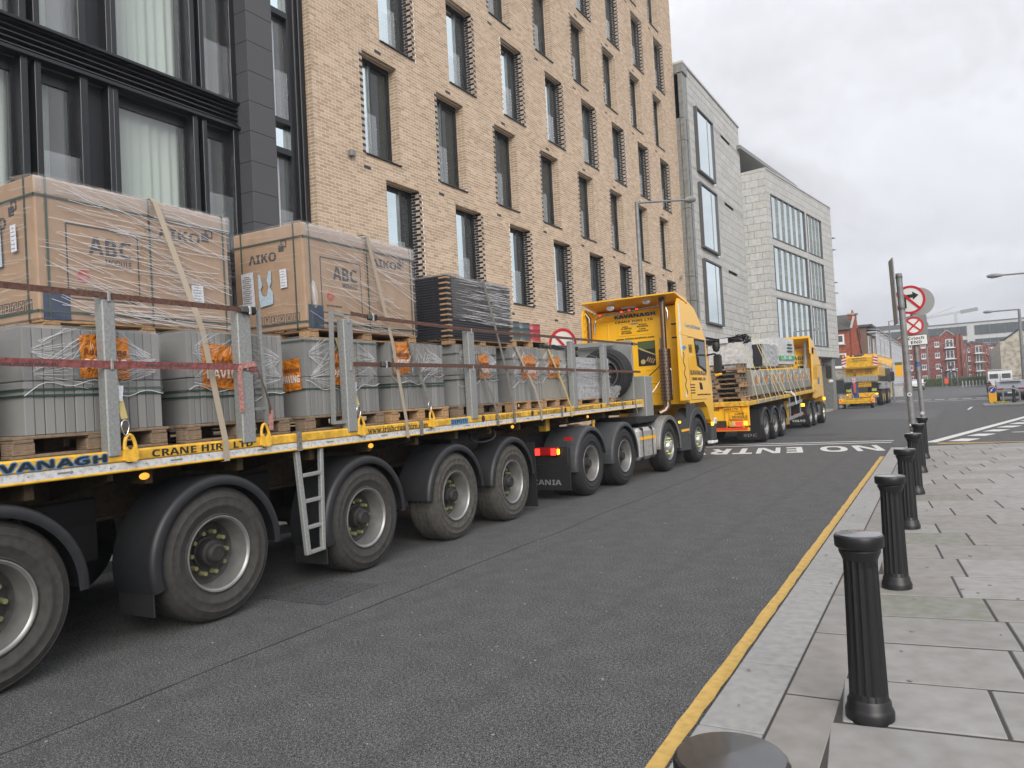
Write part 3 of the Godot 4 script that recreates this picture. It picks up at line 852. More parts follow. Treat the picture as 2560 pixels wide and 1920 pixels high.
		if kind == 0:
			pbox(w, "sash", V(gx + 0.01, Hh / 2, -0.78), V(0.10, Hh - 0.06, 0.09), "frame", 0.006)
			pbox(w, "pane", V(gx, Hh / 2, -0.40), V(0.012, Hh - 0.2, 0.68), "pane_tint")
			pbox(w, "pane", V(gx, Hh / 2, -0.97), V(0.012, Hh - 0.2, 0.29), "pane_dark")
		else:
			pbox(w, "sash", V(gx + 0.01, Hh / 2, -0.50), V(0.10, Hh - 0.06, 0.07), "frame", 0.006)
			pbox(w, "pane", V(gx, Hh / 2, -0.26), V(0.012, Hh - 0.2, 0.40), "pane_tint")
			pbox(w, "pane", V(gx - 0.02, Hh / 2, -0.83), V(0.012, Hh - 0.2, 0.58), "pane_dark")
		pbox(w, "balustrade", V(FX - 0.20, 0.55, -0.32 if kind == 1 else -0.42), V(0.014, 1.05, 0.60 if kind == 1 else 0.80), "pane")
		var rows2 := []
		for a in 2:
			var l := []
			for k in 17: l.append(V(gx - 0.14 + 0.03 * sin(k * 1.9 + kind), 0.05 + a * (Hh - 0.15), -0.04 - k * (0.030 if kind == 0 else 0.026)))
			rows2.append(l)
		part(w, "curtain", G.new().sheet(rows2, V(1, 0, 0)), "curtain_white")
		wd[kind] = w
	for r in rows.size():
		for k in 8:
			var w: Node3D = wd[0 if rows[r][2] else 1].duplicate()
			b.add_child(w, true)
			w.position = V(0, rows[r][0] - Hh, rows[r][1][k])
	wd[0].free(); wd[1].free()

# ---------------------------------------------------------------- black glazed building on the left
func curtain_sheet(x: float, y0: float, y1: float, za: float, zb: float, amp: float, seed_: int) -> G:
	var rr := RandomNumberGenerator.new(); rr.seed = seed_
	var rows := []
	var n := int((za - zb) / 0.035)
	var ph := []
	for k in n + 1: ph.append(amp * (sin(k * 1.25 + rr.randf() * 0.9) + 0.5 * sin(k * 0.53 + seed_)))
	for a in 4:
		var l := []
		for k in n + 1: l.append(V(x + ph[k] * (0.5 + 0.25 * a), y1 + (y0 - y1) * a / 3.0, lerpf(za, zb, float(k) / n)))
		rows.append(l)
	return G.new().sheet(rows, V(1, 0, 0))

func glazed_building() -> void:
	var b := thing("glazed_building", "black framed glazed block with louvre bands and dark granite pier", "building")
	part(b, "core", G.new().box(V(-18.4, 12, -4.2), V(11.6, 24, 13.4)), "room")
	part(b, "roof", G.new().box(V(-17.6, 24.2, -4.2), V(13.0, 0.4, 13.6)), "zinc_dark")
	pbox(b, "plinth", V(-11.6, 0.7, -3.4), V(0.5, 1.4, 11.6), "granite")
	var fl := 2.862
	for f in range(-1, 6):
		var y0 := 7.54 + (f - 1) * fl      # top of louvre band under this storey
		if y0 < 0.5: continue
		# louvre band below the storey
		var lb := group_node(b, "louvre_band")
		pbox(lb, "backing", V(-11.52, y0 - 0.21, -3.9), V(0.12, 0.44, 10.5), "chassis_black")
		for k in 5:
			pbox(lb, "louvre", V(-11.40, y0 - 0.40 + k * 0.088, -3.9), V(0.16, 0.03, 10.52), "frame", 0.006, Basis(V(0, 0, 1), 0.35))
		pbox(lb, "cover_strip", V(-11.37, y0 + 0.01, -3.9), V(0.22, 0.05, 10.54), "frame", 0.006)
		pbox(lb, "cover_strip", V(-11.37, y0 - 0.46, -3.9), V(0.22, 0.06, 10.54), "frame", 0.006)
		var ya := y0 + 0.035; var yb := y0 + fl - 0.49
		var ym := (ya + yb) / 2; var h := yb - ya
		for mod in 3:
			var o := mod * 2.815
			for q in [[-8.24, 0.10], [-8.43, 0.09], [-9.10, 0.12], [-9.52, 0.08]]:
				var z: float = q[0] + o + (0.0 if mod == 0 else 0.0)
				if mod == 0 and q[0] == -9.52: continue
				pbox(b, "mullion", V(-11.45, ym, z), V(0.24, h, q[1]), "frame", 0.006)
			# the narrow opening light, the closed panel, the wide light
			window_light(b, ya, yb, -8.48 + o, -9.04 + o, true, f, mod * 7 + f)
			if mod > 0:
				pbox(b, "dark_panel", V(-11.56, ym, -9.33 + o), V(0.04, h, 0.36), "frame_soft")
			if mod < 3: window_light(b, ya, yb, -6.84 + o, -8.19 + o, false, f, mod * 13 + f + 3)
			pbox(b, "mullion", V(-11.45, ym, -6.79 + o), V(0.24, h, 0.09), "frame", 0.006)
			if mod == 0:
				pass
	# dark panel next to the pier module's wide light
	for f in range(-1, 6):
		var y0 := 7.54 + (f - 1) * fl
		if y0 < 0.5: continue
	# granite pier of stacked blocks
	var pier := group_node(b, "granite_pier")
	for k in range(-12, 29):
		var yc := 6.98 + 0.573 * k + 0.2865
		if yc < 0.3: continue
		pbox(pier, "granite_block", V(-11.32, yc, -9.465), V(0.64, 0.567, 0.61), "granite", 0.003)
	pbox(pier, "joint_core", V(-11.33, 12, -9.465), V(0.58, 24, 0.56), "joint")
	# strip window between pier and brickwork
	for f in range(-1, 6):
		var y0 := 7.57 + (f - 1) * fl
		if y0 < 1: continue
		var w := group_node(b, "window")
		var fr := G.new()
		fr.box(V(-11.46, y0 + fl / 2, -10.72), V(0.16, fl, 0.46)); fr.box(V(-11.46, y0 + fl / 2, -9.82), V(0.16, fl, 0.08))
		fr.box(V(-11.42, y0 + 0.02, -10.17), V(0.14, 0.10, 0.64)); fr.box(V(-11.42, y0 - 0.60, -10.17), V(0.14, 0.12, 0.64))
		part(w, "frame", fr, "frame")
		for q in [0.10, 0.24]: pbox(w, "frame_bead", V(-11.35, y0 + fl / 2, -10.52 - q), V(0.10, fl, 0.035), "frame", 0.005)
		pbox(w, "pane", V(-11.50, y0 + 1.12, -10.17), V(0.012, 2.1, 0.63), "pane")
		pbox(w, "pane", V(-11.50, y0 - 0.28, -10.17), V(0.012, 0.5, 0.63), "pane_tint")
		pbox(w, "balustrade", V(-11.38, y0 + 0.56, -10.15), V(0.012, 0.98, 0.60), "pane")
		part(w, "curtain", curtain_sheet(-11.62, y0 - 0.55, y0 + 2.2, -9.86, -10.36, 0.02, 70 + f), "curtain_white")

func window_light(b: Node3D, ya: float, yb: float, za: float, zb: float, opens: bool, f: int, sd: int) -> void:
	var w := group_node(b, "window")
	var ym := (ya + yb) / 2; var h := yb - ya; var zm := (za + zb) / 2; var wd := za - zb
	var fr := G.new()
	var t := 0.075 if opens else 0.05
	for s in [-1.0, 1.0]:
		fr.box(V(-11.58, ym, zm + s * (wd / 2 - t / 2)), V(0.10, h, t)); fr.box(V(-11.58, ym + s * (h / 2 - t / 2), zm), V(0.10, t, wd - 2 * t - 0.002))
	fr.box(V(-11.58, yb - t - 0.07, zm), V(0.06, 0.14, wd - 2 * t - 0.002))
	part(w, "frame", fr, "frame")
	pbox(w, "pane", V(-11.585, ym, zm), V(0.012, h - 2 * t, wd - 2 * t), "pane")
	if opens: pbox(w, "balustrade", V(-11.43, ya + 0.53, zm), V(0.012, 1.04, wd), "pane")
	part(w, "curtain", curtain_sheet(-11.76, ya, yb - 0.1, za, zb + (0.25 if opens else 0.0), 0.028, sd), "curtain")

# ---------------------------------------------------------------- stone clad office blocks
func clad(b: Node3D, xf: Transform3D, wide: float, y0: float, y1: float, holes: Array, singles: Array, rest: Array, pw: float, ph: float, sd: int) -> void:
	# panels on the plane x = 0 of xf, running towards -z for «wide» metres
	var rr := RandomNumberGenerator.new(); rr.seed = sd
	var row := 0
	var y := y0
	while y < y1 - 0.05:
		var hh := minf(ph, y1 - y)
		var cuts := [y, y + hh]
		for q in holes:
			for e in [q[2], q[3]]:
				if e > y + 0.03 and e < y + hh - 0.03 and not cuts.has(e): cuts.append(e)
		cuts.sort()
		for ci in cuts.size() - 1:
			var ya: float = cuts[ci]; var yb: float = cuts[ci + 1]
			var z := (pw * 0.5 if row % 2 else 0.0)
			while z > -wide:
				var a := minf(z, 0.0); var e := maxf(z - pw, -wide)
				z -= pw
				if a - e < 0.08: continue
				var segs := [[a, e]]
				for q in holes:
					if yb > q[2] + 0.02 and ya < q[3] - 0.02:
						var out := []
						for s in segs:
							if s[0] <= q[1] or s[1] >= q[0]: out.append(s); continue
							if s[0] > q[0]: out.append([s[0], q[0]])
							if s[1] < q[1]: out.append([q[1], s[1]])
						segs = out
				for s in segs:
					if s[0] - s[1] < 0.06: continue
					var p := Transform3D(Basis(V(1, 0, 0), V(0, yb - ya - 0.018, 0), V(0, 0, s[0] - s[1] - 0.018)), V(-0.02 + rr.randf_range(-0.002, 0.002), (ya + yb) / 2, (s[0] + s[1]) / 2))
					if singles.size() < 290: singles.append([xf * p, rr.randi() % 4])
					else: rest.append([xf * p, rr.randi() % 4])
		y += hh; row += 1

func lay_panels(b: Node3D, singles: Array, rest: Array) -> void:
	var u := bm(V(0.05, 1, 1))
	for s in singles: part(b, "stone_panel", u, "clad_%d" % s[1], s[0])
	for k in 4:
		var xs := []
		for s in rest: if s[1] == k: xs.append(s[0])
		if xs.size(): many(b, "stone_cladding", u, "clad_%d" % k, xs, [])

func office_blocks() -> void:
	# first volume
	var b := thing("office_block", "grey stone clad office block with three tall windows one above another", "building")
	var x1 := -10.77
	part(b, "core", G.new().box(V(-17.1, 9.05, -40.93), V(12.2, 18.1, 10.96)), "clad_joint")
	var xf := Transform3D(Basis(), V(x1, 0, -35.44))
	var holes := []
	for yy in [[13.1, 16.47], [9.15, 12.54], [5.25, 8.59]]: holes.append([-1.58, -5.15, yy[0], yy[1]])
	for yy in [16.38, 12.45, 8.53]: holes.append([-6.7, -8.7, yy - 0.03, yy + 0.15])
	holes.append([0.1, -0.72, 0.0, 17.7])
	holes.append([-1.4, -9.5, 0.0, 4.55])
	var singles := []; var rest := []
	clad(b, xf, 10.98, 0.3, 18.15, holes, singles, rest, 0.92, 0.46, 5)
	lay_panels(b, singles, rest)
	pbox(b, "coping", V(-13.8, 18.2, -40.93), V(6.2, 0.12, 11.04), "clad_0", 0.01)
	# zinc corner
	for k in 6:
		var ya := [0.3, 3.6, 6.3, 7.5, 10.9, 14.3][k] as float; var yb := [3.58, 6.28, 7.48, 10.88, 14.28, 15.4][k] as float
		pbox(b, "corner_panel", V(-10.99, (ya + yb) / 2, -35.80), V(0.44, yb - ya, 0.74), "zinc", 0.006)
		pbox(b, "corner_rib", V(-10.99, (ya + yb) / 2, -35.42), V(0.03, yb - ya, 0.02), "zinc_dark")
		pbox(b, "corner_rib", V(-10.76, (ya + yb) / 2, -35.75), V(0.02, yb - ya, 0.03), "zinc_dark")
	pbox(b, "corner_panel", V(-10.99, 16.55, -35.80), V(0.40, 2.24, 0.70), "zinc", 0.006)
	pbox(b, "corner_cap", V(-10.98, 17.96, -35.80), V(0.52, 0.5, 0.76), "zinc", 0.01)
	for yy in [[13.1, 16.47], [9.15, 12.54], [5.25, 8.59]]:
		var w := group_node(b, "window")
		var ym: float = (yy[0] + yy[1]) / 2; var h: float = yy[1] - yy[0]
		var fr := G.new()
		fr.box(V(x1 + 0.06, ym, -37.06), V(0.24, h, 0.09)); fr.box(V(x1 + 0.06, ym, -39.98), V(0.24, h, 0.09))
		fr.box(V(x1 + 0.06, yy[1] - 0.045, -38.52), V(0.24, 0.09, 2.826)); fr.box(V(x1 + 0.06, yy[0] + 0.045, -38.52), V(0.24, 0.09, 2.826))
		part(w, "frame", fr, "zinc_dark")
		pbox(w, "pane", V(x1 + 0.10, ym, -38.06), V(0.02, h - 0.18, 1.89), "pane_office")
		pbox(w, "pane", V(x1 + 0.10, ym, -39.48), V(0.02, h - 0.18, 0.89), "pane_office")
		pbox(w, "glazing_bar", V(x1 + 0.11, ym, -39.02), V(0.04, h - 0.18, 0.03), "zinc")
		pbox(w, "side_panel", V(x1 - 0.03, ym, -40.30), V(0.04, h, 0.52), "white_frame")
		pbox(w, "blind", V(x1 + 0.05, ym, -38.52), V(0.02, h - 0.2, 2.8), "curtain_white")
	for yy in [16.38, 12.45, 8.53]: pbox(b, "vent_slot", V(x1 - 0.12, yy + 0.06, -43.14), V(0.06, 0.18, 2.0), "chassis_black")
	for k in 26: pbox(b, "louvre", V(x1 - 0.10, 0.42 + k * 0.16, -40.9), V(0.10, 0.05, 8.1), "zinc", 0.0, Basis(V(0, 0, 1), 0.4))
	# second volume, turned a little towards the street
	var c := thing("office_block", "grey stone clad corner block with wide banks of glass and an open ground floor", "building")
	var turn := atan(0.1328)
	var X := Transform3D(Basis(Vector3.UP, -turn), V(-9.33, 0, -46.47))
	var core := part(c, "core", G.new().box(V(-6.2, 9.55, -6.95), V(12.0, 11.1, 13.6)), "clad_joint", X)
	part(c, "soffit", G.new().box(V(-6.0, 3.92, -6.9), V(11.9, 0.12, 13.7)), "zinc_dark", X)
	part(c, "ground_core", G.new().box(V(-9.0, 2.0, -6.9), V(6.0, 4.0, 13.0)), "zinc_dark", X)
	singles = []; rest = []
	# return that faces back along the street
	var ret := Transform3D(Basis(Vector3.UP, PI / 2), V(-9.33, 0, -46.46)) * Transform3D(Basis(V(1, 0, 0), PI * 0.0), V())
	clad(c, Transform3D(Basis(V(0, 0, 1), V(0, 1, 0), V(1, 0, 0)), V(-9.36, 0, -46.44)), 1.9, 3.9, 15.3, [], singles, rest, 0.80, 0.45, 6)
	holes = []
	for yy in [[11.1, 13.89], [7.87, 10.66], [4.62, 7.43]]:
		holes.append([-0.70, -7.33, yy[0], yy[1]]); holes.append([-7.83, -11.12, yy[0], yy[1]])
	clad(c, X, 13.85, 3.9, 15.3, holes, singles, rest, 0.90, 0.45, 7)
	lay_panels(c, singles, rest)
	part(c, "coping", G.new().box(V(-3.0, 15.34, -6.9), V(6.1, 0.1, 13.8), 0.01), "clad_0", X)
	for yy in [[11.1, 13.89], [7.87, 10.66], [4.62, 7.43]]:
		for q in [[-0.70, -7.33, 6], [-7.83, -11.12, 4]]:
			var w := group_node(c, "window", X)
			var ym: float = (yy[0] + yy[1]) / 2; var h: float = yy[1] - yy[0]; var wid: float = q[0] - q[1]; var zm: float = (q[0] + q[1]) / 2
			var fr := G.new()
			for s in [-1.0, 1.0]:
				fr.box(V(-0.02, ym, zm + s * (wid / 2 - 0.03)), V(0.12, h, 0.06)); fr.box(V(-0.02, ym + s * (h / 2 - 0.03), zm), V(0.12, 0.06, wid - 0.124))
			part(w, "frame", fr, "zinc_dark")
			var pw: float = (wid - 0.12) / q[2]
			for k in q[2]:
				var zc: float = q[0] - 0.06 - pw * (k + 0.5)
				pbox(w, "pane", V(-0.05, ym, zc), V(0.02, h - 0.12, pw - 0.05), "pane_office")
				if k > 0: pbox(w, "glazing_fin", V(0.0, ym, zc + pw / 2), V(0.10, h - 0.12, 0.04), "zinc")
			pbox(w, "blind", V(-0.085, ym, zm), V(0.02, h - 0.05, wid - 0.08), "curtain_white")
		# shading fins on the far corner
	for y in [13.0, 12.1, 9.6, 8.8, 6.3, 5.5]: part(c, "shade_fin", G.new().prism(PackedVector2Array([Vector2(-0.05, 0), Vector2(0.42, 0.02), Vector2(-0.05, 0.16)]), 0, 0.25, Transform3D(Basis(), V(-0.2, y, -14.1))), "zinc_dark", X)
	# oversailing roof behind the parapet
	part(c, "oversailing_roof", G.new().box(V(-5.6, 16.75, -5.6), V(8.6, 0.22, 12.0)), "zinc", Transform3D(Basis(Vector3.UP, -turn * 0.75), V(-9.2, 0.0, -46.0)))
	part(c, "set_back_storey", G.new().box(V(-7.5, 15.9, -6.0), V(5.0, 1.6, 11.0)), "pane_dark", Transform3D(Basis(Vector3.UP, -turn), V(-9.33, 0, -46.47)))
	for q in [[-0.55, -2.4], [-0.55, -12.8], [-4.2, -2.4]]: part(c, "column", G.new().box(V(q[0], 1.95, q[1]), V(0.75, 3.9, 0.75), 0.02), "zinc", X)

# ---------------------------------------------------------------- wheels and mudguards
var wheel_meshes := {}
func axle_xf() -> Transform3D:      # lathe axis (y) along +x
	return Transform3D(Basis(V(0, 0, 1), V(1, 0, 0), V(0, 1, 0)), V())
func wheel(parent: Node, c: Vector3, kind := "trailer", R := 0.535, W := 0.385, tyre := "tyre", flip := false) -> Node3D:
	var key := "%s%.3f%.3f" % [kind, R, W]
	var k := R / 0.535
	if not wheel_meshes.has(key):
		var d := {}
		var X := axle_xf()
		var tp := [Vector2(0.288, -0.05), Vector2(0.296, -0.012), Vector2(0.306, -0.002), Vector2(0.318, -0.008), Vector2(0.33, -0.002), Vector2(0.372, 0.010), Vector2(0.376, 0.014), Vector2(0.388, 0.015), Vector2(0.392, 0.012), Vector2(0.44, 0.013), Vector2(0.447, 0.016), Vector2(0.453, 0.011), Vector2(0.487, -0.004), Vector2(0.494, -0.010), Vector2(0.497, -0.007), Vector2(0.515, -0.028), Vector2(0.527, -0.050), Vector2(0.531, -0.062)]
		for g in 4:
			var t := -0.10 - g * (W - 0.2) / 3.0
			tp.append_array([Vector2(0.534, t + 0.008), Vector2(0.522, t + 0.006), Vector2(0.522, t - 0.006), Vector2(0.534, t - 0.008)])
		tp.append_array([Vector2(0.527, -W + 0.05), Vector2(0.49, -W + 0.012), Vector2(0.42, -W - 0.01), Vector2(0.33, -W), Vector2(0.288, -W + 0.05)])
		var tp2 := []
		for p in tp: tp2.append(Vector2(p.x * k, p.y))
		d.tyre = G.new().lathe(tp2, 72, X).mesh()
		var rp := []
		if kind == "steer":
			rp = [Vector2(0.300, -0.006), Vector2(0.298, 0.004), Vector2(0.290, 0.004), Vector2(0.284, -0.012), Vector2(0.268, -0.05), Vector2(0.262, -0.085), Vector2(0.245, -0.09), Vector2(0.232, -0.06), Vector2(0.205, -0.02), Vector2(0.19, -0.014), Vector2(0.14, -0.016), Vector2(0.13, -0.03)]
		else:
			rp = [Vector2(0.300, -0.006), Vector2(0.298, 0.004), Vector2(0.290, 0.004), Vector2(0.284, -0.010), Vector2(0.276, -0.016), Vector2(0.272, -0.045), Vector2(0.262, -0.085), Vector2(0.256, -0.135), Vector2(0.250, -0.165)]
		var rp2 := []
		for p in rp: rp2.append(Vector2(p.x * k, p.y))
		d.rim = G.new().lathe(rp2, 56, X, 0, TAU, 30).mesh()
		if kind == "steer":
			d.hub = G.new().lathe([Vector2(0.135 * k, -0.03), Vector2(0.12 * k, 0.0), Vector2(0.105 * k, 0.035), Vector2(0.085 * k, 0.05), Vector2(0.0001, 0.052)], 28, X).mesh()
			d.nut = G.new().cyl(V(-0.016, 0, 0), V(0.028, 0, 0), 0.018, 0.011, 8).mesh()
		else:
			d.disc = G.new().lathe([Vector2(0.250 * k, -0.165), Vector2(0.22 * k, -0.185), Vector2(0.17 * k, -0.178), Vector2(0.125 * k, -0.176)], 40, X).mesh()
			d.hub = G.new().lathe([Vector2(0.135 * k, -0.20), Vector2(0.128 * k, -0.155), Vector2(0.11 * k, -0.15), Vector2(0.10 * k, -0.085), Vector2(0.078 * k, -0.075), Vector2(0.074 * k, -0.03), Vector2(0.066 * k, -0.022), Vector2(0.05 * k, -0.020), Vector2(0.048 * k, -0.026), Vector2(0.0001, -0.026)], 28, X).mesh()
			d.nut = G.new().cyl(V(-0.178, 0, 0), V(-0.115, 0, 0), 0.022, 0.017, 8).mesh()
		wheel_meshes[key] = d
	var d: Dictionary = wheel_meshes[key]
	var w := group_node(parent, "wheel", Transform3D(Basis(Vector3.UP, PI) if flip else Basis(), c))
	part(w, "tyre", d.tyre, tyre)
	part(w, "rim", d.rim, "rim")
	if d.has("disc"): part(w, "rim_disc", d.disc, "rim_disc")
	part(w, "hub", d.hub, "tank" if kind == "steer" else "hub")
	if flip: return w
	for i in 10:
		var a := TAU * (i + 0.5) / 10
		part(w, "wheel_nut", d.nut, "nut_bright" if kind == "steer" else ("nut_cap" if kind == "trailer" else "hub"), Transform3D(Basis(), V(0, 0.168 * k * cos(a), 0.168 * k * sin(a))))
	return w

# half round mudguard over a wheel at c (outer face at c.x); angles from forward horizontal
func mudguard(parent: Node, c: Vector3, r: float, w: float, a0: float, a1: float, m := "fender", flap := 0.0, lip := 0.03) -> MeshInstance3D:
	var prof := [Vector2(r - 0.075, 0.012), Vector2(r - 0.06, 0.018), Vector2(r - 0.02, 0.016), Vector2(r, 0.0), Vector2(r + 0.008, -0.03), Vector2(r + 0.010, -w)]
	# lathe axis along +x; angle 0 along -z (forward), growing upwards
	var X := Transform3D(Basis(V(0, 0, -1), V(1, 0, 0), V(0, 1, 0)), c)
	var g := G.new().lathe(prof, 40, X, deg_to_rad(a0), deg_to_rad(a1))
	var prof2 := [Vector2(r - 0.075, 0.010), Vector2(r - 0.004, -0.03), Vector2(r - 0.002, -w)]
	g.lathe(prof2, 40, X, deg_to_rad(a0), deg_to_rad(a1))
	var o := part(parent, "mudguard", g, m)
	if flap > 0.0:
		var a := deg_to_rad(a1)
		var p := c + V(-w / 2, r * sin(a), -r * cos(a))
		pbox(o, "mud_flap", p + V(0.0, -flap / 2, 0.0), V(w * 0.92, flap, 0.012), "chassis_black", 0.003)
	return o

# ---------------------------------------------------------------- pallets and paving packs
func pallet(label: String, xf: Transform3D, L: float, W: float, m: String, group := "wooden pallets", hgt := 0.144, boards := 6) -> Node3D:
	# near edge x = 0, runs to x = -W; rear edge z = 0, runs to z = -L; stands on y = 0
	var p := thing("pallet", label, "pallet", xf, group)
	rng.seed = hash(label)
	var bb := hgt * 0.155
	var bh := hgt - 3.0 * bb
	for i in 3:
		var x := -0.07 - i * (W - 0.14) / 2
		pbox(p, "bottom_board", V(x, bb / 2, -L / 2), V(0.12, bb, L), m, 0.003)
		for j in 3:
			var z := -0.075 - j * (L - 0.15) / 2
			pbox(p, "block", V(x, bb + bh / 2, z), V(0.13, bh, 0.14), m, 0.004)
	for j in 3: pbox(p, "stringer", V(-W / 2, bb + bh + bb / 2, -0.075 - j * (L - 0.15) / 2), V(W, bb, 0.12), m, 0.003)
	var bw := W / boards * 0.82
	for i in boards: pbox(p, "top_board", V(-bw / 2 - i * (W - bw) / (boards - 1), hgt - bb / 2, -L / 2 + rng.randf_range(-0.006, 0.006)), V(snappedf(bw, 0.01), bb, snappedf(L, 0.01)), m, 0.003)
	return p

func pleats(sd: int, fans: Array, x: float, lim: Rect2) -> G:
	# creases of stretched film on the plane x: fans of thin ridges [z, y, length, count, angle from, angle to]
	var rr := RandomNumberGenerator.new(); rr.seed = sd
	var g := G.new()
	for f in fans:
		for i in f[3]:
			var a: float = deg_to_rad(lerpf(f[4], f[5], (i + rr.randf()) / f[3]))
			var r0 := rr.randf_range(0.02, 0.12); var r1: float = r0 + f[2] * rr.randf_range(0.35, 1.0)
			var p0 := Vector2(f[0] + r0 * cos(a), f[1] + r0 * sin(a)); var p1 := Vector2(f[0] + r1 * cos(a), f[1] + r1 * sin(a))
			p0 = p0.clamp(lim.position, lim.end); p1 = p1.clamp(lim.position, lim.end)
			if p0.distance_to(p1) < 0.02: continue
			var mid := (p0 + p1) / 2 + Vector2(rr.randf_range(-0.008, 0.008), rr.randf_range(-0.008, 0.008))
			var w := rr.randf_range(0.0012, 0.0034)
			g.bar(V(x, p0.y, -p0.x), V(x + 0.003, mid.y, -mid.x), w, 0.003, V(0, 1, 0.2))
			g.bar(V(x + 0.003, mid.y, -mid.x), V(x, p1.y, -p1.x), w * 0.8, 0.003, V(0, 1, 0.2))
	return g

func pack(label: String, xf: Transform3D, L: float, n: int, Hh: float, sd: int, opt := {}) -> Node3D:
	var rr := RandomNumberGenerator.new(); rr.seed = sd
	var p := thing("paving_pack", label, "paving slabs", xf, "packs of paving slabs on the flatbed")
	var D := 1.08
	var t := L / n
	var th := Hh / 2
	for tier in 2:
		for i in n:
			var m := "paver_%d" % (rr.randi() % 3) if not opt.get("warm", false) else "paver_warm"
			pbox(p, "paving_slab", V(-D / 2 + rr.randf_range(-0.005, 0.005), th * (tier + 0.5) + rr.randf_range(-0.002, 0.002), -t * (i + 0.5)), V(D, snappedf(th - 0.006, 0.002), snappedf(t - 0.005, 0.001)), m, 0.004)
	for y in opt.get("bands", [th * 0.86, th * 1.04]):
		var bd := G.new()
		bd.box(V(0.008, y, -L / 2), V(0.003, 0.014, L + 0.02)); bd.box(V(-D / 2, y, 0.010), V(D + 0.02, 0.014, 0.003)); bd.box(V(-D / 2, y, -L - 0.010), V(D + 0.02, 0.014, 0.003))
		part(p, "strapping_band", bd, "band_green")
	var vb := G.new()
	var zx: float = opt.get("vband", -0.55)
	vb.box(V(zx, Hh / 2, 0.011), V(0.014, Hh, 0.003)); vb.box(V(zx, Hh + 0.004, -L / 2), V(0.014, 0.003, L))
	part(p, "strapping_band", vb, "band_green")
	# stretched hood over the upper slabs: near face, rear face and top
	var low: float = opt.get("hood", th * 0.95)
	var film := G.new()
	var rows := []
	for j in 7:
		var l := []
		for i in 22:
			var u := i / 21.0
			var yb: float = low + 0.05 * sin(u * PI * 2.0 + sd) + 0.03 * sin(u * 17.0 + sd)
			l.append(V(0.009 + rr.randf_range(0.0, 0.006), lerpf(Hh + 0.005, yb, j / 6.0), -u * L))
		rows.append(l)
	film.sheet(rows, V(1, 0, 0))
	rows = []
	for j in 5:
		var l := []
		for i in 16:
			var u := i / 15.0
			l.append(V(-u * D, lerpf(Hh + 0.005, low + 0.04 * sin(u * 9.0), j / 4.0), 0.012 + rr.randf_range(0.0, 0.006)))
		rows.append(l)
	film.sheet(rows, V(0, 0, 1))
	rows = []
	for j in 6:
		var l := []
		for i in 10: l.append(V(0.006 - j / 5.0 * D, Hh + 0.008 + rr.randf_range(0, 0.012), 0.008 - i / 9.0 * (L + 0.016)))
		rows.append(l)
	film.sheet(rows, V(0, 1, 0))
	var fp := part(p, "stretch_film", film, "film")
	var pr: Array = opt.get("print", [])
	var fans := [[0.02, Hh - 0.16, 0.30, 16, -35, 40], [0.03, low + 0.10, 0.34, 14, -20, 45], [L - 0.02, Hh - 0.2, 0.36, 20, 150, 215], [L - 0.02, low + 0.12, 0.34, 18, 130, 200], [L * 0.5, low + 0.06, 0.25, 8, 10, 60], [L * 0.45, Hh - 0.04, 0.3, 8, 200, 330]]
	part(fp, "creases", pleats(sd, fans, 0.014, Rect2(0.0, low, L, Hh - low)), "pleat")
	var edge := G.new()
	var pts := []
	for i in 22:
		var u := i / 21.0
		pts.append(V(0.014, low + 0.05 * sin(u * PI * 2.0 + sd) + 0.03 * sin(u * 17.0 + sd), -u * L))
	edge.tube(pts, 0.0035, 5)
	part(fp, "film_edge", edge, "pleat")
	if pr.size():
		var g := G.new()
		var rw := []
		for j in 9:
			var l := []
			for i in 9:
				var u := i / 8.0; var v := j / 8.0
				l.append(V(0.016 + 0.004 * sin(j * 2.1 + i * 0.6 + sd), pr[1] + pr[3] * (0.5 - v) + 0.008 * sin(u * 6 + sd), -(pr[0] + pr[2] * (u - 0.5)) + 0.006 * sin(v * 9.0)))
			rw.append(l)
		g.sheet(rw, V(1, 0, 0))
		var po := part(fp, "printed_panel", g, "orange_print")
		text(po, "Roadstone", pr[2] * 0.86, pr[3] * 0.17, "orange_print_dark", Transform3D(SIDE, V(0.0225, pr[1] + pr[3] * 0.12, -pr[0])), "sans bold", 0.25, 0.002)
		text(po, "PAVING", pr[2] * 0.84, pr[3] * 0.22, "print_white", Transform3D(SIDE, V(0.0225, pr[1] - pr[3] * 0.16, -pr[0])), "sans bold", 0.0, 0.002)
		part(po, "creases", pleats(sd + 7, [[pr[0] - pr[2] / 2, pr[1] - pr[3] * 0.3, pr[2] * 0.8, 7, -12, 30], [pr[0] + pr[2] / 2, pr[1], pr[2] * 0.7, 7, 160, 205]], 0.021, Rect2(pr[0] - pr[2] / 2, pr[1] - pr[3] / 2, pr[2], pr[3])), "orange_print")
	if opt.get("side_print", false):
		var g := G.new().box(V(-0.16, low + 0.14, 0.020), V(0.24, 0.30, 0.004), 0.0, Basis(V(0, 0, 1), 0.06))
		var po := part(fp, "printed_panel", g, "orange_print")
		text(po, "PAVING", 0.22, 0.07, "print_white", T(-0.16, low + 0.10, 0.024), "sans bold", 0.0, 0.002)
		text(po, "Roadstone", 0.22, 0.05, "orange_print_dark", T(-0.16, low + 0.19, 0.024), "sans bold", 0.25, 0.002)
	return p

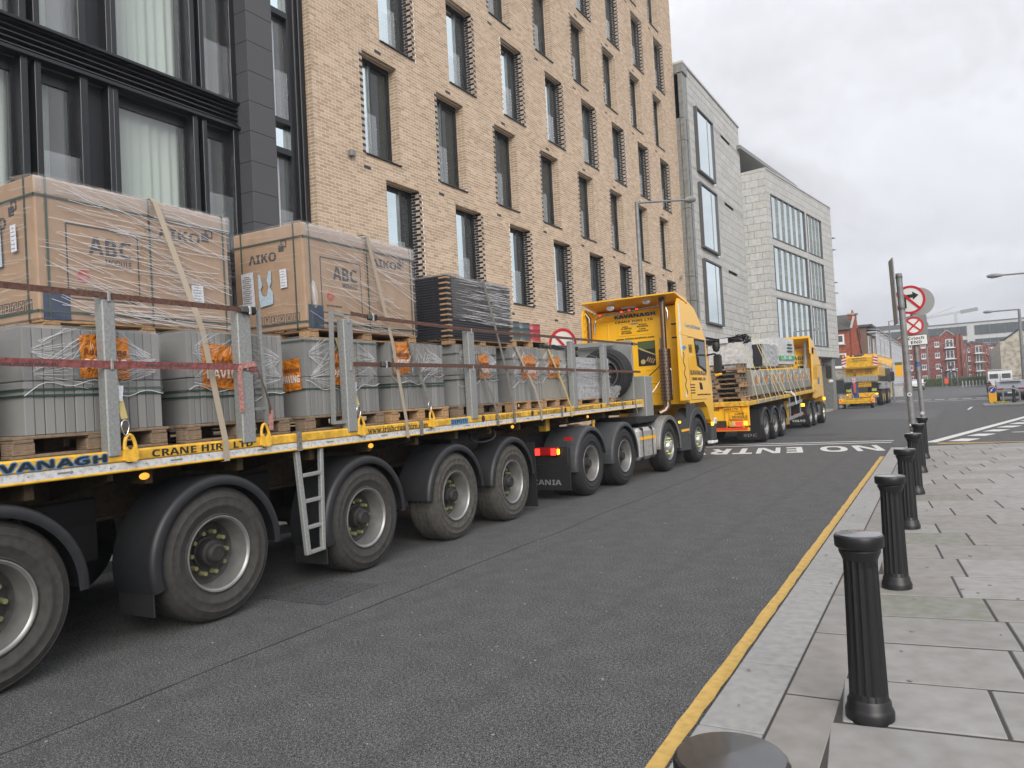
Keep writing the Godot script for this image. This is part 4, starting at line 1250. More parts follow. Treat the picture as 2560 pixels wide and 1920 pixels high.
# ---------------------------------------------------------------- big cartons
func logo(parent: Node, at: Transform3D, h: float, m: String) -> void:
	pbox_xf(parent, "logo_square", at, V(-h * 0.12, -h * 0.12, 0), V(h * 0.62, h * 0.62, 0.003), m)
	var g := G.new()
	var a := h * 0.55; var t := h * 0.09
	for q in [[0, a / 2, a, t], [0, -a / 2, a, t], [a / 2, 0, t, a], [-a / 2, 0, t, a]]: g.box(V(h * 0.22 + q[0], h * 0.22 + q[1], 0.002 + 0.0004 * q[2]), V(q[2], q[3], 0.003))
	part(parent, "logo_outline", g, m, at)
func pbox_xf(parent: Node, called: String, at: Transform3D, c: Vector3, s: Vector3, m: Variant) -> MeshInstance3D:
	return part(parent, called, bm(s), m, Transform3D(at.basis, at * c))

func carton(label: String, xf: Transform3D, L: float, W: float, Hh: float, sd: int, ghost: String) -> Node3D:
	var c := thing("cardboard_crate", label, "crate", xf, "cardboard crates on the flatbed")
	part(c, "carton", G.new().box(V(-W / 2, Hh / 2, -L / 2), V(W, Hh, L), 0.012), "cardboard")
	var S := func(s: float, y: float, x := 0.003) -> Transform3D: return Transform3D(SIDE, V(x, y, -s))
	var B := func(x: float, y: float) -> Transform3D: return Transform3D(BACK, V(x, y, 0.003))
	# flap seams
	pbox(c, "flap_edge", V(0.001, Hh * 0.5, -0.06), V(0.004, Hh - 0.03, 0.004), "wood")
	pbox(c, "flap_edge", V(-W / 2, Hh - 0.16, 0.001), V(W - 0.03, 0.003, 0.003), "wood")
	pbox(c, "flap_edge", V(0.001, Hh * 0.42, -L * 0.5), V(0.003, Hh * 0.8, 0.004), "wood")
	# near face print
	var fr := G.new()
	var f0 := L * 0.127; var f1 := L * 0.465; var fy0 := Hh * 0.165; var fy1 := Hh * 0.70
	var fw := 0.010
	fr.box(V(0.002, fy1, -(f0 + f1) / 2), V(0.003, fw, f1 - f0)); fr.box(V(0.002, fy0, -(f0 + f1) / 2), V(0.003, fw, f1 - f0))
	fr.box(V(0.002, (fy0 + fy1) / 2, -f0), V(0.0026, fy1 - fy0 - fw, fw)); fr.box(V(0.002, (fy0 + fy1) / 2, -f1), V(0.0026, fy1 - fy0 - fw, fw))
	part(c, "printed_frame", fr, ghost)
	text(c, "ABC", L * 0.205, Hh * 0.135, ghost, S.call(L * 0.328, Hh * 0.565))
	text(c, "MODULE", L * 0.128, Hh * 0.045, ghost, S.call(L * 0.366, Hh * 0.456), "sans")
	var dot := Transform3D(SIDE, V(0.002, Hh * 0.33, -L * 0.197))
	part(c, "red_disc", G.new().cyl(V(0, 0, -0.001), V(0, 0, 0.002), 0.048, 0.048, 28), "print_red", dot)
	for k in 4: part(c, "disc_stripe", G.new().box(V(-0.02 + k * 0.014, 0.0, 0.003), V(0.005, 0.06, 0.002), 0.0, Basis(V(0, 0, 1), -0.7)), "cardboard", dot)
	text(c, "red dot winner", L * 0.125, 0.022, ghost, S.call(L * 0.225, Hh * 0.235), "sans")
	text(c, "ΛIKO", L * 0.242, Hh * 0.085, ghost, S.call(L * 0.70, Hh * 0.762))
	logo(c, S.call(L * 0.862, Hh * 0.80), 0.12, ghost)
	pbox(c, "dark_corner_print", V(0.003, 0.115, -L * 0.075), V(0.004, 0.23, L * 0.115), "print_navy")
	# rear face print
	text(c, "ΛIKO", W * 0.40, Hh * 0.085, "print_brown", B.call(-W * 0.575, Hh * 0.72))
	logo(c, B.call(-W * 0.285, Hh * 0.80), 0.11, "print_brown")
	for k in 6:
		var g := G.new()
		var s := 0.075
		for q in [[0, s / 2, s, 0.005], [0, -s / 2, s, 0.005], [s / 2, 0, 0.005, s], [-s / 2, 0, 0.005, s]]: g.box(V(q[0], q[1], 0.0005 * q[2]), V(q[2], q[3], 0.003))
		var icon := part(c, "handling_mark", g, "print_brown", B.call(-0.12 - k * 0.098, 0.115))
		if k == 3: text(icon, "2", 0.026, 0.04, "print_brown", T(0, 0.004, 0.001))
		elif k == 0 or k == 5:
			for q in [-0.012, 0.012]: pbox(icon, "mark_stroke", V(q, -0.002, 0.001), V(0.006, 0.045, 0.002), "print_brown")
		elif k == 4: part(icon, "mark_stroke", G.new().prism(PackedVector2Array([Vector2(-0.015, 0.022), Vector2(0.015, 0.022), Vector2(0.003, -0.002), Vector2(0.003, -0.02), Vector2(-0.003, -0.02), Vector2(-0.003, -0.002)]), 0, 0.003), "print_brown")
		else:
			for a in [0.7, -0.7]: part(icon, "mark_stroke", G.new().box(V(0, 0, 0.001 + 0.0006 * a), V(0.006, 0.06, 0.002), 0.0, Basis(V(0, 0, 1), a)), "print_brown")
	# green strapping: two bands up each face, one round the top, one round the bottom
	var bz := [L * 0.045, L * 0.53, L * 0.965]
	for s in bz:
		var g := G.new()
		g.box(V(0.006, Hh / 2, -s), V(0.003, Hh + 0.01, 0.016)); g.box(V(-W / 2, Hh + 0.004, -s), V(W, 0.003, 0.016))
		part(c, "strapping_band", g, "band_green")
	for x in [0.12, 0.88]:
		part(c, "strapping_band", G.new().box(V(-W * x, Hh / 2, 0.006), V(0.016, Hh + 0.01, 0.003)), "band_green")
	for y in [Hh * 0.865, Hh * 0.06]:
		var g := G.new()
		g.box(V(0.009, y, -L / 2), V(0.003, 0.015, L + 0.02)); g.box(V(-W / 2, y, 0.010), V(W + 0.02, 0.015, 0.003))
		part(c, "strapping_band", g, "band_green")
	# papers
	return c

func wrap_carton(c: Node3D, L: float, W: float, Hh: float, sd: int, dense: float) -> void:
	var rr := RandomNumberGenerator.new(); rr.seed = sd
	# film round the sides and folded over the top edge
	var film := G.new()
	var rows := []
	for j in 8:
		var l := []
		for i in 25: l.append(V(0.016 + rr.randf_range(0, 0.005), lerpf(Hh + 0.01, 0.0, j / 7.0), 0.01 - i / 24.0 * (L + 0.02)))
		rows.append(l)
	film.sheet(rows, V(1, 0, 0))
	rows = []
	for j in 8:
		var l := []
		for i in 14: l.append(V(0.01 - i / 13.0 * (W + 0.02), lerpf(Hh + 0.01, 0.0, j / 7.0), 0.016 + rr.randf_range(0, 0.005)))
		rows.append(l)
	film.sheet(rows, V(0, 0, 1))
	var fp := part(c, "stretch_film", film, "film")
	var top := G.new()
	rows = []
	for j in 7:
		var l := []
		for i in 30:
			var drop: float = [0.0, 0.0, 0.02, 0.04, 0.06, 0.10, 0.15][j]
			var out: float = [-0.30, -0.10, -0.01, 0.018, 0.022, 0.024, 0.020][j]
			l.append(V(out + rr.randf_range(-0.004, 0.006), Hh + 0.022 - drop + rr.randf_range(-0.012, 0.012), 0.016 - i / 29.0 * (L + 0.03)))
		rows.append(l)
	top.sheet(rows, V(1, 1, 0))
	part(fp, "top_fold", top, "film_milky")
	# long creases that run round the crate, steeper from the top rear corner
	var g := G.new()
	var n := int(120 * dense)
	for i in n:
		var y0 := rr.randf_range(0.02, Hh); var s0 := rr.randf_range(0.0, L * 0.75); var len := rr.randf_range(0.15, 0.9) * L * 0.6
		var sl := rr.randf_range(-0.05, 0.03) if rr.randf() < 0.55 else rr.randf_range(-0.42, -0.16)
		var s1 := minf(s0 + len, L)
		var y1 := y0 + sl * (s1 - s0)
		if y1 < 0.0: y1 = 0.0
		var w := rr.randf_range(0.0012, 0.0040)
		var ym := (y0 + y1) / 2 - rr.randf_range(0.0, 0.012)
		g.bar(V(0.020, y0, -s0), V(0.023, ym, -(s0 + s1) / 2), w, 0.003, V(0, 1, 0))
		g.bar(V(0.023, ym, -(s0 + s1) / 2), V(0.020, y1, -s1), w, 0.003, V(0, 1, 0))
	for i in int(40 * dense):
		var y0 := rr.randf_range(0.05, Hh); var x0 := rr.randf_range(0.0, W * 0.7); var x1 := minf(x0 + rr.randf_range(0.05, 0.4), W)
		var w := rr.randf_range(0.0006, 0.0015)
		g.bar(V(-x0, y0, 0.021), V(-x1, y0 + rr.randf_range(-0.03, 0.03), 0.021), w, 0.0025, V(0, 1, 0))
	part(fp, "creases", g, "pleat")

func paper(parent: Node, xf: Transform3D, w: float, h: float, m := "paper", lines := 6) -> void:
	var g := part(parent, "paper_label", G.new().box(V(0, 0, 0.002), V(w, h, 0.003), 0.0, Basis(V(0, 0, 1), 0.03)), m, xf)
	var t := G.new()
	for k in lines:
		var lw := w * (0.7 if k % 3 else 0.45)
		t.box(V(-w * 0.06, h * 0.38 - k * h * 0.76 / maxi(lines - 1, 1), 0.0042), V(lw, h * 0.02 + 0.002, 0.001))
	part(g, "printed_lines", t, "print_grey")

# ---------------------------------------------------------------- the near flatbed trailer
var DT := Transform3D()
func D(x: float, y: float, s: float) -> Vector3:        # deck coordinates: x right, y up from the deck, s forward
	return DT * V(x, y, -s)
func deck(x: float, y: float, s: float, b := Basis()) -> Transform3D:
	return DT * Transform3D(b, V(x, y, -s))

func trailer_one() -> void:
	DT = Transform3D(Basis(Vector3.UP, atan(0.0518)) * Basis(V(1, 0, 0), atan(0.0135)), V(-5.06, 1.427, -3.762))
	var t := thing("flatbed_trailer", "long yellow edged flatbed trailer on five axles, loaded with crates and paving", "trailer", DT)
	var s0 := -4.3; var s1 := 10.66; var sm := (s0 + s1) / 2; var L := s1 - s0
	# deck and side rails
	pbox(t, "deck_floor", V(-1.27, -0.035, -sm), V(2.40, 0.06, L - 0.02), "deck_board")
	for side in 2:
		var x := 0.0 if side == 0 else -2.54
		var sg := 1.0 if side == 0 else -1.0
		var r := group_node(t, "side_rail", Transform3D(Basis() if side == 0 else Basis(Vector3.UP, 0), V(x, 0, 0)))
		part(r, "rail_upper", G.new().box(V(-0.045 * sg, -0.043, -sm), V(0.09, 0.086, L), 0.012), "rail_yellow")
		part(r, "rail_strip", G.new().box(V(-0.048 * sg, -0.112, -sm), V(0.084, 0.052, L - 0.01)), "rail_white")
		part(r, "rail_lip", G.new().box(V(-0.045 * sg, -0.147, -sm), V(0.092, 0.018, L), 0.006), "rail_yellow")
	# rivets and scuffs on the strip
	rng.seed = 8
	var rv := G.new()
	for i in 46: rv.cyl(V(-0.007, -0.112 + rng.randf_range(-0.014, 0.014), -(-1.7 + i * 0.27)), V(-0.003, -0.112, -(-1.7 + i * 0.27)), 0.005, 0.004, 6)
	part(t, "rivets", rv, "print_grey")
	for i in 14:
		pbox(t, "strip_mark", V(-0.0055, -0.110, -(-1.2 + i * 0.83)), V(0.003, 0.012, 0.10), "print_grey")
	# lettering along the rail
	var Sd := func(s: float, y: float) -> Transform3D: return Transform3D(SIDE, V(0.0005, y, -s))
	for q in [[0.012, 0.006], [-0.012, 0.006], [0.0, 0.012], [0.0, -0.004], [0.012, -0.004], [-0.012, -0.004]]:
		text(t, "KAVANAGH", 0.88, 0.058, "print_blue", Transform3D(SIDE, V(0.0, -0.044 + q[1] - 0.004, 1.36 + q[0] * 0.8)), "sans bold", 0.12, 0.002, "lettering_outline")
	text(t, "KAVANAGH", 0.88, 0.058, "print_black", Transform3D(SIDE, V(0.0012, -0.044, 1.36)), "sans bold", 0.12, 0.003)
	text(t, "CRANE HIRE LTD", 0.93, 0.052, "print_black", Sd.call(-0.11, -0.044))
	text(t, "www.irishcranehire.com", 1.06, 0.062, "print_black", Sd.call(2.38, -0.046), "serif bold")
	pbox(t, "blue_label", V(0.0012, -0.048, -3.59), V(0.003, 0.068, 0.40), "print_blue")
	text(t, "DEPOTS:", 0.36, 0.045, "print_black", Transform3D(SIDE, V(0.003, -0.048, -3.59)))
	text(t, "Dublin: 01-4507162", 0.74, 0.052, "print_black", Sd.call(4.85, -0.046), "sans")
	text(t, "Wexford: 053-8428128", 0.84, 0.052, "print_black", Sd.call(6.17, -0.046), "sans")
	text(t, "Carlow: 059-9170167", 0.82, 0.052, "print_black", Sd.call(7.55, -0.046), "sans")
	text(t, "Waterford: 051-386600", 0.9, 0.052, "print_black", Sd.call(9.2, -0.046), "sans")
	# lashing rings in their pockets
	for s in [-0.753, 0.483, 1.737, 2.98]:
		var g := group_node(t, "lashing_ring", T(0.0, -0.01, -s))
		part(g, "pocket", G.new().cyl(V(-0.02, -0.05, 0), V(0.003, -0.05, 0), 0.036, 0.036, 16), "chassis_black")
		part(g, "lug", G.new().prism(PackedVector2Array([Vector2(-0.055, -0.06), Vector2(-0.03, -0.075), Vector2(0.03, -0.075), Vector2(0.055, -0.06), Vector2(0.05, 0.0), Vector2(0.03, 0.03), Vector2(0.02, 0.01), Vector2(0.0, 0.0), Vector2(-0.02, 0.01), Vector2(-0.03, 0.03), Vector2(-0.05, 0.0)]), 0.004, 0.034, Transform3D(SIDE, V())), "rail_yellow")
		var pts := []
		for k in 13:
			var a := PI * k / 12.0
			pts.append(V(0.018 - 0.01 * sin(a), 0.01 + 0.105 * sin(a), -0.042 * cos(a)))
		part(g, "ring", G.new().tube(pts, 0.013, 8), "rail_yellow")
	for s in [4.16, 5.578, 6.759, 8.329, 10.053]:
		part(t, "ring_pocket", G.new().cyl(V(-0.02, -0.045, -s), V(0.002, -0.045, -s), 0.042, 0.042, 14), "chassis")
	# marker lamps under the rail
	for s in [-0.61, 1.944, 5.033, 7.79]:
		var g := group_node(t, "marker_lamp", T(-0.05, -0.205, -s))
		part(g, "bracket", G.new().box(V(-0.01, 0.04, 0), V(0.02, 0.05, 0.02)), "chassis_black")
		part(g, "lens", G.new().lathe([Vector2(0.0001, -0.018), Vector2(0.03, -0.010), Vector2(0.042, 0.0), Vector2(0.03, 0.010), Vector2(0.0001, 0.016)], 20, Transform3D(Basis(V(0, 0, 1), V(1, 0, 0), V(0, 0.6, 0)), V())), "lamp_amber")
	# stakes with hooks for the tension bands
	for q in [[-0.862, 0.095], [0.32, 0.14], [1.62, 0.14], [3.95, 0.15], [7.19, 0.15], [8.65, 0.15]]:
		var st := group_node(t, "stake", T(0.015, 0, -q[0]))
		part(st, "tube", G.new().box(V(-0.045, 0.52, 0), V(0.09, 1.12, q[1]), 0.008), "galvanised")
		for y in [1.075, 0.60]: part(st, "band_clip", G.new().box(V(0.004, y, 0.0), V(0.022, 0.075, 0.022), 0.004), "galvanised")
	# hoop frames beside two stakes
	var hp := G.new()
	hp.bar(V(-0.03, 1.10, -0.33), V(-0.03, 1.10, -0.51), 0.03, 0.03, V(0, 1, 0)); hp.bar(V(-0.03, 1.115, -0.51), V(-0.03, 0.10, -0.55), 0.03, 0.03, V(1, 0, 0)); hp.bar(V(-0.03, 0.24, -0.36), V(-0.03, 0.24, -0.53), 0.025, 0.02, V(0, 1, 0))
	part(t, "hoop_frame", hp, "galvanised")
	var hp2 := G.new()
	hp2.bar(V(-0.03, 1.135, -1.43), V(-0.03, 1.12, -1.60), 0.03, 0.03, V(0, 1, 0)); hp2.bar(V(-0.03, 1.15, -1.43), V(-0.03, 0.05, -1.385), 0.034, 0.034, V(1, 0, 0)); hp2.bar(V(-0.03, 0.065, -1.40), V(-0.03, 0.065, -1.6), 0.03, 0.03, V(0, 1, 0))
	part(t, "hoop_frame", hp2, "galvanised")
	# ladder
	var ld := group_node(t, "ladder")
	part(ld, "stile", G.new().bar(V(-0.05, -0.165, -0.895), V(-0.03, -1.115, -0.955), 0.055, 0.045, V(0, 0, 1), 0.006), "galvanised")
	part(ld, "stile", G.new().bar(V(-0.05, -0.16, -1.205), V(-0.03, -1.11, -1.15), 0.045, 0.045, V(0, 0, 1), 0.006), "galvanised")
	for k in 4:
		var u := [0.24, 0.49, 0.745, 0.985][k] as float
		part(ld, "rung", G.new().bar(V(-0.04, -0.165 - 0.95 * u, -0.93 - 0.05 * u), V(-0.04, -0.16 - 0.95 * u, -1.20 + 0.05 * u), 0.035, 0.04, V(0, 1, 0), 0.005), "galvanised")
	part(ld, "brace", G.new().cyl(V(-0.08, -0.2, -0.95), V(-0.25, -0.95, -1.2), 0.012, 0.012, 8), "galvanised")
	# chassis
	for x in [-0.80, -1.74]:
		var bmx := G.new()
		bmx.box(V(x, -0.34, -2.2), V(0.02, 0.42, 12.0)); bmx.box(V(x, -0.14, -2.2), V(0.16, 0.025, 12.0)); bmx.box(V(x, -0.55, -2.2), V(0.16, 0.025, 12.0))
		bmx.box(V(x, -0.24, -8.9), V(0.12, 0.22, 3.4))
		part(t, "chassis_beam", bmx, "chassis")
	for k in 18: pbox(t, "cross_member", V(-1.27, -0.21, -(-3.9 + k * 0.84)), V(2.34, 0.11, 0.06), "chassis")
	for k in 6: part(t, "outrigger", G.new().prism(PackedVector2Array([Vector2(0, -0.16), Vector2(0.72, -0.16), Vector2(0.72, -0.21), Vector2(0.0, -0.36)]), -0.02, 0.02, T(-0.80, 0, -(-2.6 + k * 1.75))), "chassis")
	# wheels, mudguards, axles
	var ax := [-3.42, -1.69, 0.0, 1.80, 3.48, 4.92]
	for i in ax.size():
		var s: float = ax[i]
		var gy := -(1.427 + 0.0135 * s)
		var c := V(-0.03, gy + 0.532, -s)
		var ty: String = "tyre" if i < 4 else "tyre_dusty"
		wheel(t, c, "trailer", 0.535, 0.385, ty)
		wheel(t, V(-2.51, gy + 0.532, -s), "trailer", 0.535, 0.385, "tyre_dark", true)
		part(t, "axle", G.new().cyl(V(-2.3, gy + 0.532, -s), V(-0.3, gy + 0.532, -s), 0.075, 0.075, 12), "chassis_black")
		pbox(t, "spring_hanger", V(-0.62, -0.62, -s - 0.45), V(0.14, 0.32, 0.16), "chassis", 0.01)
		part(t, "spring", G.new().bar(V(-0.62, -0.68, -s - 0.5), V(-0.62, -0.80, -s + 0.35), 0.09, 0.05, V(1, 0, 0)), "chassis")
		mudguard(t, c + V(0.02, 0, 0), 0.62, 0.44, -2 if i < 4 else 4, 196 if i < 4 else 178, "fender", 0.17 if i < 4 else 0.0)
		mudguard(t, V(-2.09, c.y, c.z), 0.62, 0.44, -2, 190, "fender", 0.17)  # unseen far-side guards and flaps, added to stop light coming through beneath
		pbox(t, "brake_chamber", V(-0.62, gy + 0.60, -s + 0.2), V(0.2, 0.2, 0.3), "chassis_black", 0.03)
	for q in [[-2.55, 0.6], [-0.85, 0.5], [0.9, 0.55], [2.64, 0.45], [5.9, 0.9]]: pbox(t, "side_box", V(-2.36, -0.72, -q[0]), V(0.3, 0.9, q[1]), "chassis_black", 0.02)  # boxes added on the unseen far side to block light under the deck
	for q in [[-2.6, 0.55], [-0.85, 0.6], [0.9, 0.6], [2.65, 0.5]]: pbox(t, "light_block_box", V(-1.27, -0.62, -q[0]), V(1.1, 0.5, q[1]), "chassis_black", 0.02)  # added mid-chassis boxes that keep the underside dark
	pbox(t, "end_flap", V(-0.28, -0.95, -5.68), V(0.46, 0.95, 0.02), "chassis_black")
	part(t, "air_tank", G.new().cyl(V(-0.45, -0.36, -3.85), V(-0.45, -0.36, -4.5), 0.15, 0.15, 20), "chassis_black")
	var hose := []
	for k in 16: hose.append(V(-0.12 - 0.1 * sin(k * 0.4), -0.22 - 0.14 * sin(PI * k / 15.0), -(4.05 + k * 0.035)))
	part(t, "air_hose", G.new().tube(hose, 0.014, 8), "chassis_black")
	for x in [-0.32, -2.2]:
		part(t, "landing_leg", G.new().box(V(x, -0.26, -6.6), V(0.14, 0.22, 0.14), 0.01), "rail_yellow")
	pbox(t, "headboard", V(-1.27, 0.62, -10.55), V(2.3, 1.24, 0.08), "galvanised", 0.01)
	pbox(t, "front_beam", V(-1.27, -0.08, -10.7), V(2.54, 0.17, 0.10), "rail_yellow", 0.01)

	cargo_one(t)

func strap_thing(label: String, pts: Array, w: float, wd: Vector3, m: String, called := "ratchet_strap", group := "webbing straps over the flatbed load") -> Node3D:
	var o := thing(called, label, "strap", DT, group)
	part(o, "webbing", G.new().strap(pts, w, wd, 0.004), m)
	return o

func cargo_one(t: Node3D) -> void:
	# packs of slabs on pallets along the near side: [rear end, front end, slabs, top, options, words]
	var rows := [
		[-1.375, -0.386, 15, 0.855, {"print": [0.55, 0.52, 0.36, 0.30], "hood": 0.30, "bands": [0.26, 0.30], "vband": -0.7}, "pack of grey paving slabs under film beneath the torn top crate"],
		[-0.15, 0.85, 18, 0.885, {"print": [0.36, 0.46, 0.46, 0.36], "hood": 0.24, "bands": [0.22, 0.27], "vband": -0.45}, "pack of grey paving slabs with a wide orange panel behind knotted webbing"],
		[1.13, 2.21, 20, 0.892, {"print": [0.52, 0.46, 0.36, 0.34], "hood": 0.26, "bands": [0.26, 0.72], "vband": -0.35, "side_print": true}, "pack of ribbed grey paving slabs with orange film on two faces"],
		[2.42, 3.47, 20, 0.895, {"print": [0.20, 0.58, 0.30, 0.36], "hood": 0.34, "bands": [0.26, 0.29], "vband": -0.5}, "pack of grey paving slabs between the two slanting tan straps"],
		[3.77, 4.81, 21, 0.915, {"print": [0.66, 0.50, 0.26, 0.32], "hood": 0.30, "bands": [0.33, 0.66], "vband": -0.8}, "pack of grey paving slabs beneath the stack of black panels"],
		[5.21, 6.17, 22, 0.932, {"print": [0.56, 0.50, 0.46, 0.34], "hood": 0.28, "bands": [0.62], "vband": -0.5}, "pack of thin paving slabs with crumpled orange film and a small hole"],
		[6.20, 7.21, 22, 0.925, {"print": [0.46, 0.50, 0.44, 0.34], "hood": 0.32, "bands": [0.62], "vband": -0.5, "warm": true}, "pack of thin paving slabs beside the silver wrapped pallet"],
	]
	for i in rows.size():
		var r: Array = rows[i]
		var ph := 0.142
		pallet("worn wooden pallet under the " + r[5].replace("pack of ", ""), deck(-0.09, 0.0, r[0] - (0.10 if i == 0 else 0.06)), r[1] - r[0] + (0.12 if i == 0 else 0.10), 1.16, ["wood_old", "wood_old", "wood_old", "wood", "wood_old", "wood", "wood"][i], "pallets standing on the flatbed deck")
		pack(r[5], deck(-0.12, ph, r[0]), r[1] - r[0], r[2], r[3] - ph, 100 + i, r[4])
	# an earlier pack whose end shows at the rear
	pallet("worn wooden pallet at the rear of the flatbed under paving slabs", deck(-0.09, 0.0, -2.78), 1.12, 1.16, "wood_old", "pallets standing on the flatbed deck")
	pack("pack of paving slabs rearmost on the flatbed, orange film at its end", deck(-0.12, 0.142, -2.72), 1.02, 15, 0.70, 120, {"print": [0.80, 0.34, 0.3, 0.30], "hood": 0.24, "bands": [0.22, 0.26]})
	# crates
	var c1 := carton("brown cardboard crate thickly wrapped in film, standing on rear paving packs", deck(-0.62, 0.975, -0.975), 1.715, 1.0, 1.055, 1, "print_brown")
	wrap_carton(c1, 1.715, 1.0, 1.055, 1, 1.5)
	paper(c1, Transform3D(BACK, V(-0.25, 0.62, 0.019)), 0.07, 0.20)
	paper(c1, Transform3D(BACK, V(-0.52, 0.60, 0.019)), 0.20, 0.34, "paper_blue", 5)
	paper(c1, Transform3D(SIDE, V(0.024, 0.30, -1.34)), 0.12, 0.16)
	pallet("pale new pallet under the crate thickly wrapped in film", deck(-0.62, 0.858, -0.96), 1.70, 1.0, "wood", "pale pallets under the crates", 0.117)
	var c2 := carton("brown cardboard crate with paper slips and torn label, standing beside the black panels", deck(-0.15, 0.99, 1.22, Basis(Vector3.UP, 0.012)), 1.80, 0.93, 1.02, 2, "print_brown")
	wrap_carton(c2, 1.80, 0.93, 1.02, 2, 0.75)
	paper(c2, Transform3D(BACK, V(-0.25, 0.50, 0.019)), 0.085, 0.18)
	paper(c2, Transform3D(BACK, V(-0.73, 0.44, 0.019)), 0.165, 0.34, "paper", 14)
	part(c2, "torn_label", G.new().prism(PackedVector2Array([Vector2(-0.085, 0.16), Vector2(-0.06, 0.15), Vector2(-0.035, 0.05), Vector2(-0.06, 0.0), Vector2(-0.04, -0.06), Vector2(0.02, -0.07), Vector2(0.05, 0.02), Vector2(0.03, 0.09), Vector2(0.06, 0.18), Vector2(0.09, 0.17), Vector2(0.085, 0.06), Vector2(0.06, 0.02), Vector2(0.10, -0.04), Vector2(0.10, -0.15), Vector2(-0.07, -0.17), Vector2(-0.085, -0.06)]), 0.0, 0.003, Transform3D(BACK, V(-0.50, 0.42, 0.019))), "paper_blue")
	part(c2, "film_knot", G.new().lathe([Vector2(0.0001, -0.11), Vector2(0.03, -0.08), Vector2(0.036, 0.0), Vector2(0.03, 0.06), Vector2(0.022, 0.10), Vector2(0.0001, 0.12)], 9, Transform3D(Basis(V(1, 0, 0), V(0, 1.2, 0.1), V(0, 0, 1)), V(0.022, 0.32, -0.10))), "film_milky")
	pallet("pale new pallet under the crate with paper slips", deck(-0.15, 0.892, 1.24), 1.76, 0.93, "wood", "pale pallets under the crates", 0.097)
	# stack of black framed panels with timber corner pieces
	var bp := thing("panel_stack", "tall stack of black panels with timber corners, wrapped in silvery film", "panels", deck(-0.15, 0.99, 3.69), "panel stack")
	for k in 24:
		pbox(bp, "panel", V(-0.56, 0.017 + k * 0.0335, -0.84), V(1.12, 0.030, 1.68), "panel_black", 0.003)
		if k % 2 == 0:
			for z in [-0.03, -1.65]: pbox(bp, "corner_piece", V(-0.045, 0.034 + k * 0.0335, z), V(0.12, 0.022, 0.09), "wood", 0.003)
	part(bp, "stretch_film", film_box(V(0.012, 0.26, -0.10), V(0.012, 0.82, -1.70), 41), "film")
	part(bp, "creases", long_creases(42, 0.02, 0.16, 1.68, 0.24, 0.80, 150), "pleat")
	part(bp, "top_film", crumpled(V(-1.14, 0.815, 0.02), V(1.16, 0, 0), V(0, 0, -1.74), 0.02, 43, 14, 14, V(0, 1, 0)), "film_milky")
	pallet("pale pallet under the stack of black panels", deck(-0.15, 0.918, 3.70), 1.68, 1.10, "wood", "pale pallets under the crates", 0.072)
	# pallet of paint drums, black bundle, silver wrapped pallet, spare wheel
	pallet("pale pallet carrying the paint drums", deck(-0.75, 1.02, 6.5), 1.35, 1.0, "wood", "pale pallets under the crates", 0.13)
	for q in [[-0.92, 6.72, "drum_grey", "dark grey drum in front on the small pallet"], [-0.92, 7.10, "drum_grey", "dark grey drum in the middle on the small pallet"], [-0.92, 7.50, "drum_red", "red drum on the small pallet"], [-1.35, 6.78, "drum_grey", "dark drum in the back row on the small pallet"]]:
		var dr := thing("drum", q[3], "drum", deck(q[0], 1.15, q[1]), "paint drums")
		part(dr, "body", G.new().lathe([Vector2(0.0001, 0.0), Vector2(0.17, 0.0), Vector2(0.176, 0.008), Vector2(0.172, 0.03), Vector2(0.172, 0.10), Vector2(0.177, 0.11), Vector2(0.172, 0.12), Vector2(0.172, 0.20), Vector2(0.177, 0.21), Vector2(0.172, 0.22), Vector2(0.172, 0.29)], 32), q[2])
		part(dr, "lid", G.new().lathe([Vector2(0.172, 0.285), Vector2(0.18, 0.29), Vector2(0.18, 0.305), Vector2(0.16, 0.305), Vector2(0.155, 0.295), Vector2(0.0001, 0.295)], 32), q[2])
	var bb := thing("wrapped_bundle", "low bundle wrapped in black plastic beside the drums", "bundle", deck(-0.7, 0.9, 7.4))
	part(bb, "wrapping", lumpy_box(V(0.9, 0.22, 1.7), 51, 0.03), "film_black", Transform3D(Basis(), V(-0.45, 0.11, -0.85)))
	part(bb, "base_box", G.new().box(V(-0.45, -0.26, -0.85), V(0.86, 0.5, 1.66), 0.01), "panel_black")
	pallet("wooden pallet under the silver wrapped load", deck(-0.12, 0.0, 7.62), 1.72, 1.1, "wood", "pallets standing on the flatbed deck", 0.10)
	var sw := thing("wrapped_pallet_load", "silver film wrapped load near the front of the flatbed", "load", deck(-0.14, 0.10, 7.60))
	part(sw, "wrapping", lumpy_box(V(1.06, 0.74, 1.56), 52, 0.008), "film_silver", Transform3D(Basis(), V(-0.53, 0.37, -0.82)))
	part(sw, "creases", long_creases(53, 0.012, 0.0, 1.64, 0.02, 0.72, 90), "pleat")
	var sp := thing("spare_wheel", "spare truck wheel standing upright at the front of the flatbed", "wheel", deck(-0.56, 0.56, 9.98, Basis(Vector3.UP, -PI / 2 + 0.05)))
	wheel(sp, V(0, 0, 0), "drive", 0.535, 0.36, "tyre_dark")
	var rack := thing("wheel_rack", "grey steel plate rack holding the spare wheel upright", "rack", deck(-1.0, 0.0, 10.45))
	part(rack, "back_plate", G.new().box(V(-0.1, 0.62, -0.10), V(1.7, 1.2, 0.05), 0.004), "galvanised")
	part(rack, "top_bar", G.new().box(V(-0.2, 1.2, 0.1), V(1.5, 0.10, 0.08), 0.006), "galvanised")
	part(rack, "cradle", G.new().box(V(0.28, 0.015, 0.35), V(0.8, 0.03, 0.6), 0.004), "galvanised")
	var jk := thing("dunnage_pile", "loose timber offcuts and a folded grey sack at the deck front", "timber", deck(-0.16, 0.0, 9.45))
